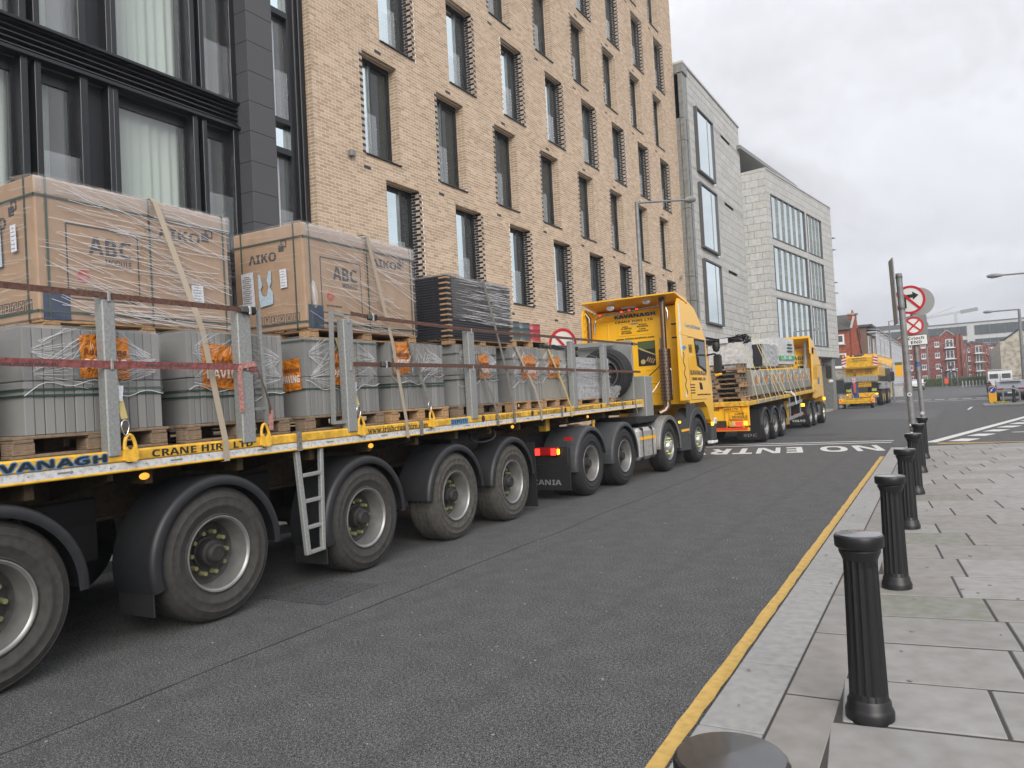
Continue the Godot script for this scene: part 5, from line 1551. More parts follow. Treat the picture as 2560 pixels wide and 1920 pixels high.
	for k in 4: part(jk, "offcut", G.new().bar(V(-0.1 - 0.1 * k, 0.03 + 0.02 * k, 0.1), V(-0.15 - 0.05 * k, 0.05 + 0.035 * k, -0.9 + 0.1 * k), 0.07, 0.035, V(1, 0, 0)), "wood_dark")
	part(jk, "sack", lumpy_box(V(0.22, 0.12, 0.5), 55, 0.03), "sign_grey", Transform3D(Basis(V(1, 0, 0), 0.5), V(-0.06, 0.16, -0.1)))

	# straps
	strap_thing("tan webbing strap slanting over the crate thickly wrapped in film", [V(-1.62, 2.05, 0.03), V(-0.62, 2.05, 0.02), V(-0.585, 2.02, 0.02), V(-0.12, 0.9, -0.01), V(0.012, 0.0, -0.07), V(0.014, -0.165, -0.075), V(-0.03, -0.17, -0.075)], 0.055, V(0, 0.0, 1), "strap_tan")
	strap_thing("tan webbing strap slanting over the crate with paper slips", [V(-1.1, 2.035, -2.12), V(-0.15, 2.035, -2.14), V(-0.115, 2.02, -2.145), V(-0.02, 0.9, -2.36), V(0.012, 0.0, -2.50), V(0.014, -0.165, -2.505)], 0.05, V(0, 0.0, 1), "strap_tan")
	strap_thing("grey webbing strap slanting over the stack of black panels", [V(-1.2, 1.83, -4.5), V(-0.14, 1.83, -4.53), V(-0.10, 1.80, -4.54), V(0.0, 0.5, -4.9), V(0.012, 0.0, -5.0), V(0.014, -0.165, -5.0)], 0.055, V(0, 0, 1), "strap_grey")
	strap_thing("grey webbing strap over the paving pack under the black panels", [V(-0.3, 0.93, -4.05), V(-0.09, 0.92, -4.06), V(0.0, 0.3, -4.40), V(0.012, 0.0, -4.52), V(0.014, -0.165, -4.53)], 0.05, V(0, 0, 1), "strap_grey")
	strap_thing("pale webbing strap over the pack with crumpled orange film", [V(-0.3, 0.945, -5.32), V(-0.09, 0.93, -5.34), V(0.0, 0.3, -5.72), V(0.012, 0.0, -5.85), V(0.014, -0.165, -5.86)], 0.05, V(0, 0, 1), "strap_tan")
	strap_thing("yellow webbing strap over the pack beside the silver wrapped pallet", [V(-0.3, 0.94, -6.42), V(-0.09, 0.93, -6.44), V(0.0, 0.3, -6.78), V(0.012, 0.0, -6.96), V(0.014, -0.165, -6.97)], 0.05, V(0, 0, 1), "strap_yellow")
	strap_thing("thin dark strap over the silver wrapped load", [V(-0.8, 1.15, -7.9), V(-0.12, 0.86, -8.5), V(-0.10, 0.84, -8.52), V(-0.02, 0.1, -8.62), V(0.0, 0.0, -8.65)], 0.035, V(0, 0, 1), "strap_grey")
	strap_thing("grey strap looped over the rail at the deck front", [V(-0.4, 0.12, -9.4), V(0.0, 0.02, -9.45), V(0.013, -0.165, -9.47)], 0.05, V(0, 0, 1), "strap_grey")
	strap_thing("dark strap looped over the rail at the very front corner", [V(-0.4, 0.10, -10.2), V(0.0, 0.02, -10.2), V(0.013, -0.28, -10.28)], 0.04, V(0, 0, 1), "strap_grey")
	for s in [0.89, 2.78, 6.62]: strap_thing("short grey strap end wrapped round the rail", [V(-0.06, 0.012, -s), V(0.004, 0.008, -s), V(0.004, -0.16, -s), V(-0.06, -0.165, -s)], 0.06, V(0, 0, 1), "strap_grey", "strap_end", "strap ends wrapped round the rail")
	# straps hooked into the rings
	for q in [[-0.85, 0.88, -0.753, "strap_yellow", "yellow webbing strap hooked to the rail beside the rear stake", -0.10], [1.56, 0.9, 1.737, "strap_yellow", "yellow printed strap hooked to the rail beside the middle stake", -0.09], [2.76, 0.9, 2.98, "strap_grey", "grey webbing strap hooked to the rail beside the website lettering", -0.09]]:
		var st := strap_thing(q[4], [V(q[5] - 0.2, q[1] + 0.02, -q[0]), V(q[5], q[1], -q[0]), V(0.012, 0.22, -(q[2] + q[0] * 0.0 - 0.03))], 0.05, V(0, 0, 1), q[3])
		var hook := []
		for k in 17:
			var a := TAU * k / 16.0
			hook.append(V(0.016, 0.155 + 0.055 * cos(a), -q[2] + 0.03 + 0.034 * sin(a) * (0.35 + 0.65 * absf(cos(a * 0.5)))))
		part(st, "wire_hook", G.new().tube(hook, 0.006, 7), "chrome")
		if q[3] == "strap_yellow": part(st, "strap_label", G.new().box(V(-0.004, 0.40, -q[2] + 0.045), V(0.004, 0.11, 0.045), 0.0, Basis(V(1, 0, 0), -0.12)), "paper")
	# tension bands along the stakes
	var b1 := strap_thing("brown tension band along the tops of the rear stakes", [V(0.02, 1.085, 1.75), V(0.02, 1.078, 0.86), V(0.022, 1.072, -0.32), V(0.03, 1.05, -0.42)], 0.042, V(0, 1, 0), "strap_brown", "tension_band", "tension bands along the stakes")
	var b2 := strap_thing("red tension band printed with a website along the rear stakes", [V(0.02, 0.612, 1.75), V(0.02, 0.60, 0.86), V(0.022, 0.592, -0.32), V(0.03, 0.57, -0.42)], 0.052, V(0, 1, 0), "strap_red", "tension_band", "tension bands along the stakes")
	for s in [-1.42, -0.42]: text(b2, "www.maxtrailer.eu", 0.38, 0.030, "print_brown", Transform3D(SIDE, V(0.0225, 0.599, -s)), "sans bold", 0.0, 0.002)
	strap_thing("brown band twisting from the stake down to the rail", [V(0.03, 0.57, -0.42), V(0.05, 0.42, -0.47), V(0.04, 0.25, -0.53), V(0.03, 0.20, -0.54)], 0.05, V(0.5, 0.3, 0.8), "strap_brown", "tension_band", "tension bands along the stakes")
	strap_thing("faded pink band hanging knotted beside the stake", [V(0.03, 0.62, -0.40), V(0.035, 0.60, -0.25), V(0.04, 0.55, -0.22), V(0.035, 0.22, -0.235)], 0.045, V(0, 0.2, 1), "strap_pink", "tension_band", "tension bands along the stakes")
	strap_thing("faded pink band end hooked into the rail ring", [V(0.03, 0.22, -0.545), V(0.028, 0.05, -0.54)], 0.05, V(0, 0, 1), "strap_pink", "tension_band", "tension bands along the stakes")
	strap_thing("brown tension band along the tops of the forward stakes", [V(0.02, 1.14, -1.66), V(0.02, 1.12, -2.0), V(0.02, 1.10, -3.95), V(0.02, 1.12, -7.19), V(0.02, 1.145, -10.6)], 0.04, V(0, 1, 0), "strap_brown", "tension_band", "tension bands along the stakes")
	var b5 := strap_thing("reddish tension band along the middle of the forward stakes", [V(0.02, 0.632, -1.66), V(0.02, 0.634, -3.95), V(0.02, 0.60, -7.19), V(0.02, 0.575, -10.6)], 0.046, V(0, 1, 0), "strap_brown", "tension_band", "tension bands along the stakes")
	for q in [[1.98, 1.12], [2.16, 0.634], [0.36, 1.07], [10.2, 1.14]]:
		var rt := thing("ratchet_buckle", "small dark ratchet buckle on a tension band", "buckle", deck(0.03, q[1], q[0]), "ratchet buckles on the tension bands")
		part(rt, "frame", G.new().box(V(0, 0, 0), V(0.035, 0.06, 0.14), 0.006), "chassis_black")
		part(rt, "spool", G.new().cyl(V(0.01, -0.035, 0), V(0.01, 0.035, 0), 0.016, 0.016, 12), "chrome")
		part(rt, "handle", G.new().box(V(0.022, 0.0, 0.05), V(0.02, 0.05, 0.12), 0.005, Basis(Vector3.UP, 0.3)), "zinc_dark")

func film_box(a: Vector3, b: Vector3, sd: int) -> G:
	return crumpled(a, V(0, b.y - a.y, 0), V(0, 0, b.z - a.z), 0.004, sd, 10, 20, V(1, 0, 0))
func crumpled(o: Vector3, du: Vector3, dv: Vector3, amp: float, sd: int, nu: int, nv: int, hint: Vector3) -> G:
	var rr := RandomNumberGenerator.new(); rr.seed = sd
	var rows := []
	for j in nu + 1:
		var l := []
		for i in nv + 1: l.append(o + du * j / nu + dv * i / nv + hint * rr.randf_range(0, amp))
		rows.append(l)
	return G.new().sheet(rows, hint)
func long_creases(sd: int, x: float, s0: float, s1: float, y0: float, y1: float, n: int) -> G:
	var rr := RandomNumberGenerator.new(); rr.seed = sd
	var g := G.new()
	for i in n:
		var a := rr.randf_range(s0, s1 - 0.1); var b := minf(a + rr.randf_range(0.1, 0.9), s1)
		var y := rr.randf_range(y0, y1); var e := y + rr.randf_range(-0.05, 0.03) * (b - a)
		g.bar(V(x, y, -a), V(x + 0.002, e, -b), rr.randf_range(0.001, 0.004), 0.003, V(0, 1, 0))
	return g
func lumpy_box(s: Vector3, sd: int, amp: float, n := 12) -> G:
	var f := FastNoiseLite.new(); f.seed = sd; f.frequency = 2.5; f.fractal_octaves = 3
	var g := G.new()
	for ax in 3:
		for sg in [-1.0, 1.0]:
			var rows := []
			for j in n + 1:
				var l := []
				for i in n + 1:
					var p := Vector3(); p[ax] = sg; p[(ax + 1) % 3] = -1.0 + 2.0 * j / n; p[(ax + 2) % 3] = -1.0 + 2.0 * i / n
					var q := p * s * 0.5
					var r := q.normalized()
					l.append(q + r * amp * (f.get_noise_3dv(q * 3.0) * 1.6) - Vector3(pow(absf(p.x), 8) * signf(p.x), pow(absf(p.y), 8) * signf(p.y), pow(absf(p.z), 8) * signf(p.z)) * amp * 0.5)
				rows.append(l)
			var hnt := Vector3(); hnt[ax] = sg
			g.sheet(rows, hnt)
	return g

# ---------------------------------------------------------------- tractor unit of the near trailer
func PV(a: Array) -> PackedVector2Array:
	var o := PackedVector2Array()
	for p in a: o.append(Vector2(p[0], p[1]))
	return o
# an outline given as (z, y), pushed across from x0 to x1
func zy(a: Array, x0: float, x1: float) -> G:
	var o := PackedVector2Array()
	for p in a: o.append(Vector2(-p[0], p[1]))
	return G.new().prism(o, x0, x1, Transform3D(Basis(V(0, 0, -1), V(0, 1, 0), V(1, 0, 0)), V()))

func tractor_one() -> void:
	var t := thing("truck_tractor", "yellow sleeper cab truck tractor pulling the near flatbed, twin chrome exhausts", "truck", T(-5.38, 0, 0))
	var W := -2.42
	# cab shell: body with softened edges made of three slices
	var prof := [[-16.86, 1.42], [-16.86, 3.55], [-16.95, 3.78], [-17.2, 3.82], [-17.55, 3.72], [-18.0, 3.42], [-18.34, 3.0], [-18.62, 2.3], [-18.72, 1.9], [-18.74, 0.95], [-18.62, 0.85], [-18.40, 0.98], [-18.20, 1.30], [-17.95, 1.44]]
	part(t, "cab", zy(prof, W, 0.0), "truck_yellow")
	# white trim sweep and lower edge on the side
	part(t, "side_trim", zy([[-16.30, 3.05], [-16.42, 3.05], [-16.50, 2.7], [-16.42, 2.5], [-16.36, 2.7]], 0.0, 0.006), "print_white")
	part(t, "side_trim", zy([[-16.34, 3.72], [-16.42, 3.75], [-16.46, 3.1], [-16.34, 3.06]], 0.0, 0.006), "print_white")
	part(t, "blue_flash", zy([[-16.45, 2.72], [-16.62, 2.78], [-16.8, 2.74], [-16.62, 2.66]], 0.004, 0.009), "print_blue")
	var vine := []
	for k in 30: vine.append(V(0.008, 2.62 - k * 0.034, -16.52 - 0.05 * sin(k * 0.75) - 0.004 * k))
	part(t, "scroll_stripe", G.new().tube(vine, 0.009, 5), "print_black")
	# side deflectors and roof visor behind the cab
	part(t, "side_deflector", zy([[-16.28, 1.5], [-16.28, 3.7], [-16.40, 3.86], [-16.9, 3.80], [-16.9, 1.5]], -0.04, 0.004), "truck_yellow")
	part(t, "side_deflector", zy([[-16.28, 2.5], [-16.28, 3.7], [-16.40, 3.86], [-16.9, 3.80], [-16.9, 2.5]], W - 0.004, W + 0.04), "truck_yellow")
	var lat := G.new()
	for k in 5:
		lat.bar(V(W + 0.045, 3.0 + k * 0.17, -16.33), V(W + 0.045, 3.17 + k * 0.17, -16.5), 0.012, 0.012); lat.bar(V(W + 0.046, 3.17 + k * 0.17, -16.33), V(W + 0.046, 3.0 + k * 0.17, -16.5), 0.012, 0.012)
	part(t, "lattice", lat, "truck_yellow")
	part(t, "roof_visor", zy([[-16.24, 3.97], [-16.24, 4.00], [-16.95, 3.92], [-17.3, 3.80], [-16.95, 3.84]], W + 0.02, -0.02), "truck_yellow")
	for y in [3.30, 2.98]: part(t, "hinge", G.new().box(V(-0.16, y, -16.62), V(0.22, 0.035, 0.06), 0.006), "chassis_black")
	# rear wall pressings and lettering (z = -16.86)
	var zr := -16.855
	pbox(t, "wall_rib", V(-1.38, 3.545, zr), V(1.66, 0.016, 0.02), "truck_yellow", 0.006)
	var pr := G.new()
	for q in [[-1.28, 3.455, 0.86, 0.014], [-1.28, 3.16, 0.86, 0.014], [-1.70, 3.305, 0.014, 0.29], [-0.86, 3.305, 0.014, 0.29]]: pr.box(V(q[0], q[1], zr), V(q[2], q[3], 0.016))
	part(t, "number_panel", pr, "truck_yellow")
	for x in [-1.98, -0.62]: pbox(t, "wall_rib", V(x, 2.5, zr), V(0.03, 2.0, 0.03), "truck_yellow", 0.008)
	for y in [2.28, 1.95, 1.7]: pbox(t, "wall_rib", V(-0.78, y, zr), V(0.5, 0.016, 0.02), "truck_yellow", 0.005)
	var R := func(x: float, y: float) -> Transform3D: return T(x, y, zr + 0.006)
	for o in [[0.012, -0.008]]: text(t, "KAVANAGH", 1.05, 0.085, "print_blue", T(-1.265 + o[0], 3.635 + o[1], zr + 0.003), "sans bold", 0.0, 0.002, "lettering_outline")
	text(t, "KAVANAGH", 1.05, 0.085, "print_navy", R.call(-1.265, 3.635))
	text(t, "CRANE HIRE LTD", 0.98, 0.05, "print_black", R.call(-1.29, 3.5))
	pbox(t, "blue_strip", V(-1.28, 3.43, zr + 0.004), V(0.18, 0.03, 0.006), "print_blue")
	for q in [["Dublin:", -1.52, 3.375, 0.15], ["01-4507162", -1.49, 3.325, 0.27], ["Waterford:", -1.50, 3.265, 0.24], ["051-386600", -1.49, 3.215, 0.27], ["Wexford:", -1.07, 3.40, 0.2], ["053-9428128", -1.07, 3.35, 0.29], ["Carlow:", -1.07, 3.29, 0.17], ["059-9170167", -1.07, 3.235, 0.29]]:
		text(t, q[0], q[3], 0.036, "print_black", R.call(q[1], q[2]), "sans bold")
	text(t, "www.irishcranehire.com", 0.98, 0.05, "print_black", R.call(-1.28, 3.075), "sans bold")
	# rear window with a printed picture of machinery
	var rw := group_node(t, "rear_window", T(-1.0, 2.68, zr + 0.004))
	part(rw, "pane", G.new().box(V(0, 0, 0), V(0.44, 0.60, 0.01), 0.004), "print_black")
	part(rw, "print_field", G.new().box(V(0, 0.20, 0.006), V(0.43, 0.19, 0.004)), mat("mural_green", lin(0.09, 0.13, 0.04), 0.5, 0.0, M["tex_soft"], 5.0))
	for k in 8: part(rw, "print_stripe", G.new().box(V(-0.02 + 0.01 * k, 0.07 - k * 0.02 + 0.03, 0.008 + 0.0003 * k), V(0.025, 0.14, 0.003), 0.0, Basis(V(0, 0, 1), 1.0 + 0.02 * k)), "strap_yellow", Transform3D(Basis(), V(-0.14 + 0.035 * k, 0.02, 0)))
	for k in 4: part(rw, "print_stripe", G.new().box(V(0.02 + 0.05 * k, -0.14 - 0.02 * k, 0.008 + 0.0003 * k), V(0.03, 0.12, 0.003), 0.0, Basis(V(0, 0, 1), -0.5)), "wood")
	part(rw, "print_spot", G.new().cyl(V(-0.10, -0.20, 0.004), V(-0.10, -0.20, 0.010), 0.06, 0.06, 12), "strap_yellow")
	# chrome light bar
	var bar := [V(-2.23, 3.25, -16.6), V(-2.22, 3.50, -16.6), V(-2.16, 3.62, -16.6), V(-2.0, 3.67, -16.6), V(-1.2, 3.72, -16.6), V(-0.5, 3.77, -16.6), V(-0.38, 3.72, -16.6), V(-0.34, 3.58, -16.6), V(-0.34, 3.42, -16.6)]
	part(t, "light_bar", G.new().tube(bar, 0.03, 10), "chrome")
	for x in [-1.76, -0.83]:
		var l := group_node(t, "work_lamp", T(x, 3.84 + (x + 1.76) * 0.06, -16.58))
		part(l, "lamp_body", G.new().lathe([Vector2(0.0001, -0.08), Vector2(0.08, -0.06), Vector2(0.105, 0.0), Vector2(0.105, 0.02)], 20, Transform3D(Basis(V(1, 0, 0), V(0, 0, 1), V(0, -0.62, 0)), V())), "chrome")
		part(l, "lens", G.new().lathe([Vector2(0.105, 0.02), Vector2(0.09, 0.03), Vector2(0.0001, 0.035)], 20, Transform3D(Basis(V(1, 0, 0), V(0, 0, 1), V(0, -0.62, 0)), V())), "lens_clear")
	pbox(t, "lamp_housing", V(-1.28, 3.80, -16.56), V(0.36, 0.05, 0.06), "sign_grey", 0.01)
	for x in [-2.05, -1.48, -1.28, -1.09]: part(t, "red_marker", G.new().box(V(x, 3.69 + 0.06 * (x + 2.05), -16.565), V(0.05, 0.025, 0.02), 0.006), "lamp_red")
	# exhaust stacks
	var e1 := group_node(t, "exhaust_stack", T(-0.42, 0, -16.48))
	part(e1, "pipe", G.new().cyl(V(0, 2.6, 0), V(0, 3.72, 0), 0.062, 0.062, 20, false), "exhaust")
	part(e1, "bevelled_end", G.new().tube([V(0, 3.70, 0), V(0, 3.82, 0.0), V(0.0, 3.93, 0.02)], 0.075, 16), "exhaust")
	part(e1, "end_hole", G.new().cyl(V(0.01, 3.88, 0.062), V(0.01, 3.90, 0.09), 0.058, 0.058, 16), "print_black")
	part(e1, "perforated_shield", G.new().cyl(V(0, 1.52, 0), V(0, 2.72, 0), 0.135, 0.135, 28), "exhaust")
	for r in 15:
		for k in 6:
			var a := deg_to_rad(20 + k * 26 + (13 if r % 2 else 0))
			part(e1, "shield_hole", bm(V(0.032, 0.03, 0.006)), "print_black", Transform3D(Basis(Vector3.UP, PI / 2 - a), V(0.134 * cos(a), 1.58 + r * 0.077, 0.134 * sin(a))))
	part(e1, "elbow", G.new().tube([V(0, 1.55, 0), V(0, 1.38, 0), V(-0.05, 1.28, 0.06), V(-0.16, 1.22, 0.16)], 0.075, 12), "exhaust")
	part(e1, "grab_rail", G.new().tube([V(0.16, 1.62, 0.06), V(0.16, 2.2, 0.06), V(0.14, 2.26, 0.06)], 0.012, 8), "chrome")
	var e2 := group_node(t, "exhaust_stack", T(-2.32, 0, -16.5))
	part(e2, "pipe", G.new().tube([V(0, 1.6, 0), V(0, 3.5, 0), V(0.0, 3.62, 0), V(-0.10, 3.78, 0.04)], 0.06, 16), "exhaust")
	part(e2, "end_hole", G.new().cyl(V(-0.09, 3.77, 0.05), V(-0.115, 3.81, 0.06), 0.062, 0.062, 16), "chrome")
	# pipes and air lines between stack and wall
	part(t, "ladder_pole", G.new().cyl(V(-0.56, 1.4, -16.62), V(-0.56, 3.0, -16.62), 0.022, 0.022, 10), "galvanised")
	part(t, "stay", G.new().cyl(V(-0.58, 2.35, -16.6), V(-0.95, 2.1, -16.7), 0.012, 0.012, 8), "chassis_black")
	part(t, "stay", G.new().cyl(V(-0.60, 2.0, -16.6), V(-0.95, 1.4, -16.3), 0.010, 0.010, 8), "chrome")
	# side print
	var S := func(z: float, y: float) -> Transform3D: return Transform3D(SIDE, V(0.003, y, z))
	text(t, "KAVANAGH", 1.28, 0.115, "print_navy", S.call(-17.64, 2.15))
	text(t, "CRANE HIRE LTD", 1.1, 0.07, "print_black", S.call(-17.62, 2.0))
	text(t, "Heavy Lift Division", 1.2, 0.13, "print_blue", S.call(-17.36, 3.25), "serif bold", 0.25)
	text(t, "www.irishcranehire.com", 1.1, 0.045, "print_black", S.call(-18.0, 1.62))
	for k in 4: text(t, ["Dublin 01-4507162", "Wexford 053-9428128", "Waterford 051-386600", "Carlow 059-9170167"][k], 0.34, 0.03, "print_black", S.call(-17.12, 1.86 - k * 0.065), "sans bold")
	text(t, "NH", 0.22, 0.2, "print_black", S.call(-17.09, 2.72))
	part(t, "badge", G.new().cyl(V(0.0, 1.62, -16.62), V(0.005, 1.62, -16.62), 0.055, 0.055, 20), "print_white")
	# door: window, seams, handle
	var door := group_node(t, "door")
	part(door, "window_seal", zy([[-17.40, 2.98], [-18.28, 2.97], [-18.30, 2.16], [-18.1, 2.2], [-17.56, 2.32]], -0.02, 0.006), "chassis_black")
	part(door, "pane", zy([[-17.45, 2.93], [-18.23, 2.92], [-18.25, 2.23], [-18.1, 2.26], [-17.60, 2.36]], 0.006, 0.012), "pane_dark")
	for q in [[[-16.87, 2.98], [-17.35, 3.0]], [[-16.87, 2.98], [-16.98, 1.5]], [[-16.98, 1.5], [-18.2, 1.5]]]:
		part(door, "seam", G.new().bar(V(0.0, q[0][1], q[0][0]), V(0.0, q[1][1], q[1][0]), 0.012, 0.006, V(0, 1, 0.4)), "orange_print_dark")
	part(door, "handle", zy([[-17.66, 1.92], [-17.84, 1.90], [-17.92, 1.74], [-17.70, 1.74]], -0.01, 0.008), "chassis_black")
	part(t, "roof_seam", G.new().bar(V(0.001, 3.04, -16.32), V(0.001, 2.98, -18.3), 0.02, 0.02, V(0, 1, 0), 0.006), "truck_yellow")
	part(t, "roof_rail", G.new().tube([V(-0.12, 3.74, -17.75), V(-0.10, 3.62, -18.0), V(-0.1, 3.3, -18.28)], 0.016, 8), "chrome")
	# mirrors
	var mi := group_node(t, "mirror", T(0.22, 0, -18.30))
	part(mi, "arm", G.new().tube([V(-0.2, 2.60, -0.05), V(0.0, 2.62, 0.0), V(0.05, 2.60, 0.0)], 0.022, 8), "fender")
	part(mi, "housing", G.new().box(V(0.08, 2.36, 0.0), V(0.20, 0.48, 0.12), 0.04), "fender")
	part(mi, "wide_angle_housing", G.new().lathe([Vector2(0.0001, -0.13), Vector2(0.07, -0.1), Vector2(0.10, 0.0), Vector2(0.085, 0.09), Vector2(0.0001, 0.13)], 16, T(0.06, 2.78, 0.0)), "fender")
	part(mi, "lower_cap", G.new().box(V(0.08, 2.09, 0.0), V(0.17, 0.06, 0.12), 0.02, Basis(V(0, 0, 1), 0.2)), "truck_yellow")
	# front and steps
	part(t, "bumper", G.new().box(V(W / 2, 0.62, -18.72), V(2.44, 0.55, 0.36), 0.05), "fender_grey")
	part(t, "headlamp", G.new().box(V(-0.06, 0.92, -18.82), V(0.16, 0.18, 0.22), 0.03), "lens_clear")
	pbox(t, "bumper_lamp", V(0.0, 0.86, -18.56), V(0.03, 0.09, 0.16), "lamp_orange", 0.008)
	part(t, "bumper_edge", G.new().box(V(-0.05, 0.40, -18.66), V(0.14, 0.08, 0.5), 0.02), "print_white")
	part(t, "arch", G.new().lathe([Vector2(0.60, 0.01), Vector2(0.74, 0.015), Vector2(0.75, 0.0), Vector2(0.75, -0.4)], 28, Transform3D(Basis(V(0, 0, -1), V(1, 0, 0), V(0, 1, 0)), V(0.0, 0.56, -17.36)), deg_to_rad(10), deg_to_rad(168)), "fender_grey")
	part(t, "arch_panel", zy([[-16.85, 1.45], [-17.25, 1.45], [-17.25, 1.2], [-16.75, 0.95]], -0.1, -0.01), "fender_grey")
	# chassis and wheels: steering axles in front, driven pair behind
	for x in [-0.78, -1.66]: pbox(t, "chassis_rail", V(x, 0.92, -14.2), V(0.09, 0.28, 8.4), "chassis_black")
	for q in [[-17.36, "steer"], [-15.23, "steer"], [-12.78, "drive"], [-11.31, "drive"]]:
		var st: bool = q[1] == "steer"
		wheel(t, V(0.0, 0.54, q[0]), q[1], 0.54, 0.33, "tyre_dark")
		wheel(t, V(W, 0.54, q[0]), q[1], 0.54, 0.33, "tyre_dark", true)
		if not st:
			wheel(t, V(-0.36, 0.54, q[0]), q[1], 0.54, 0.3, "tyre_dark")
		part(t, "axle", G.new().cyl(V(W + 0.3, 0.54, q[0]), V(-0.3, 0.54, q[0]), 0.09, 0.09, 12), "chassis_black")
	for z in [-12.78, -11.31]: mudguard(t, V(0.02, 0.54, z), 0.63, 0.62, -8 if z < -12 else 12, 188, "fender_grey")
	# chequer plate guard on the second axle
	part(t, "plate_mudguard", G.new().lathe([Vector2(0.60, 0.012), Vector2(0.68, 0.015), Vector2(0.685, 0.0), Vector2(0.685, -0.5)], 32, Transform3D(Basis(V(0, 0, -1), V(1, 0, 0), V(0, 1, 0)), V(0.03, 0.52, -15.23)), deg_to_rad(-6), deg_to_rad(180)), "tread_plate")
	var tk := group_node(t, "fuel_tank")
	part(tk, "tank_body", G.new().box(V(-0.36, 0.69, -14.06), V(0.68, 0.64, 1.02), 0.07), "tank")
	for z in [-13.78, -14.30]: part(tk, "tank_band", G.new().box(V(-0.355, 0.69, z), V(0.70, 0.66, 0.05), 0.06), "chassis_black")
	pbox(tk, "reflector_strip", V(-0.015, 0.80, -14.05), V(0.008, 0.06, 0.86), "guard_yellow")
	part(t, "side_box", zy([[-15.98, 1.05], [-16.75, 1.08], [-16.75, 0.35], [-15.98, 0.38]], -0.5, 0.0), "fender_grey")
	pbox(t, "reflector_strip", V(0.004, 0.82, -16.38), V(0.008, 0.055, 0.55), "guard_yellow")
	pbox(t, "side_flap", V(-0.22, 0.30, -16.2), V(0.4, 0.42, 0.02), "chassis_black")
	part(t, "side_lamp", G.new().box(V(0.02, 1.02, -15.95), V(0.04, 0.05, 0.08), 0.01), "lamp_orange")
	# grey cabinet behind the cab, battery and lines
	part(t, "cabinet", G.new().box(V(-0.42, 1.64, -14.78), V(0.42, 0.86, 0.42), 0.015), "galvanised")
	pbox(t, "bracket", V(-0.6, 1.16, -14.6), V(0.9, 0.12, 1.6), "chassis_black")
	part(t, "yellow_pipe", G.new().cyl(V(-0.3, 1.05, -12.1), V(-0.3, 1.25, -12.1), 0.03, 0.03, 10), "rail_yellow")
	part(t, "coupling_plate", G.new().cyl(V(-1.2, 1.05, -12.0), V(-1.2, 1.12, -12.0), 0.45, 0.45, 24), "chassis_black")
	pbox(t, "tread_deck", V(-1.2, 1.07, -13.6), V(1.1, 0.02, 1.4), "tread_plate")
	# tail
	pbox(t, "tail_beam", V(W / 2, 0.62, -10.62), V(2.3, 0.5, 0.10), "chassis_black", 0.01)
	var tl := group_node(t, "tail_lamp", T(-0.42, 0.80, -10.55))
	part(tl, "lamp_housing", G.new().box(V(0, 0, 0), V(0.44, 0.14, 0.07), 0.02), "lens_red")
	for x in [-0.17, 0.13]: part(tl, "lens", G.new().box(V(x, 0, 0.04), V(0.09, 0.11, 0.02), 0.006), "lamp_red")
	part(tl, "side_lens", G.new().box(V(0.21, 0, 0.02), V(0.03, 0.09, 0.06), 0.008), "lamp_orange")
	pbox(t, "reflector", V(-0.06, 1.0, -10.62), V(0.14, 0.05, 0.03), "lens_red")
	pbox(t, "mud_flap", V(-0.44, 0.38, -10.56), V(0.84, 0.42, 0.02), "chassis_black", 0.004)
	text(t, "SCANIA", 0.62, 0.085, "print_grey", T(-0.50, 0.30, -10.545), "sans bold")

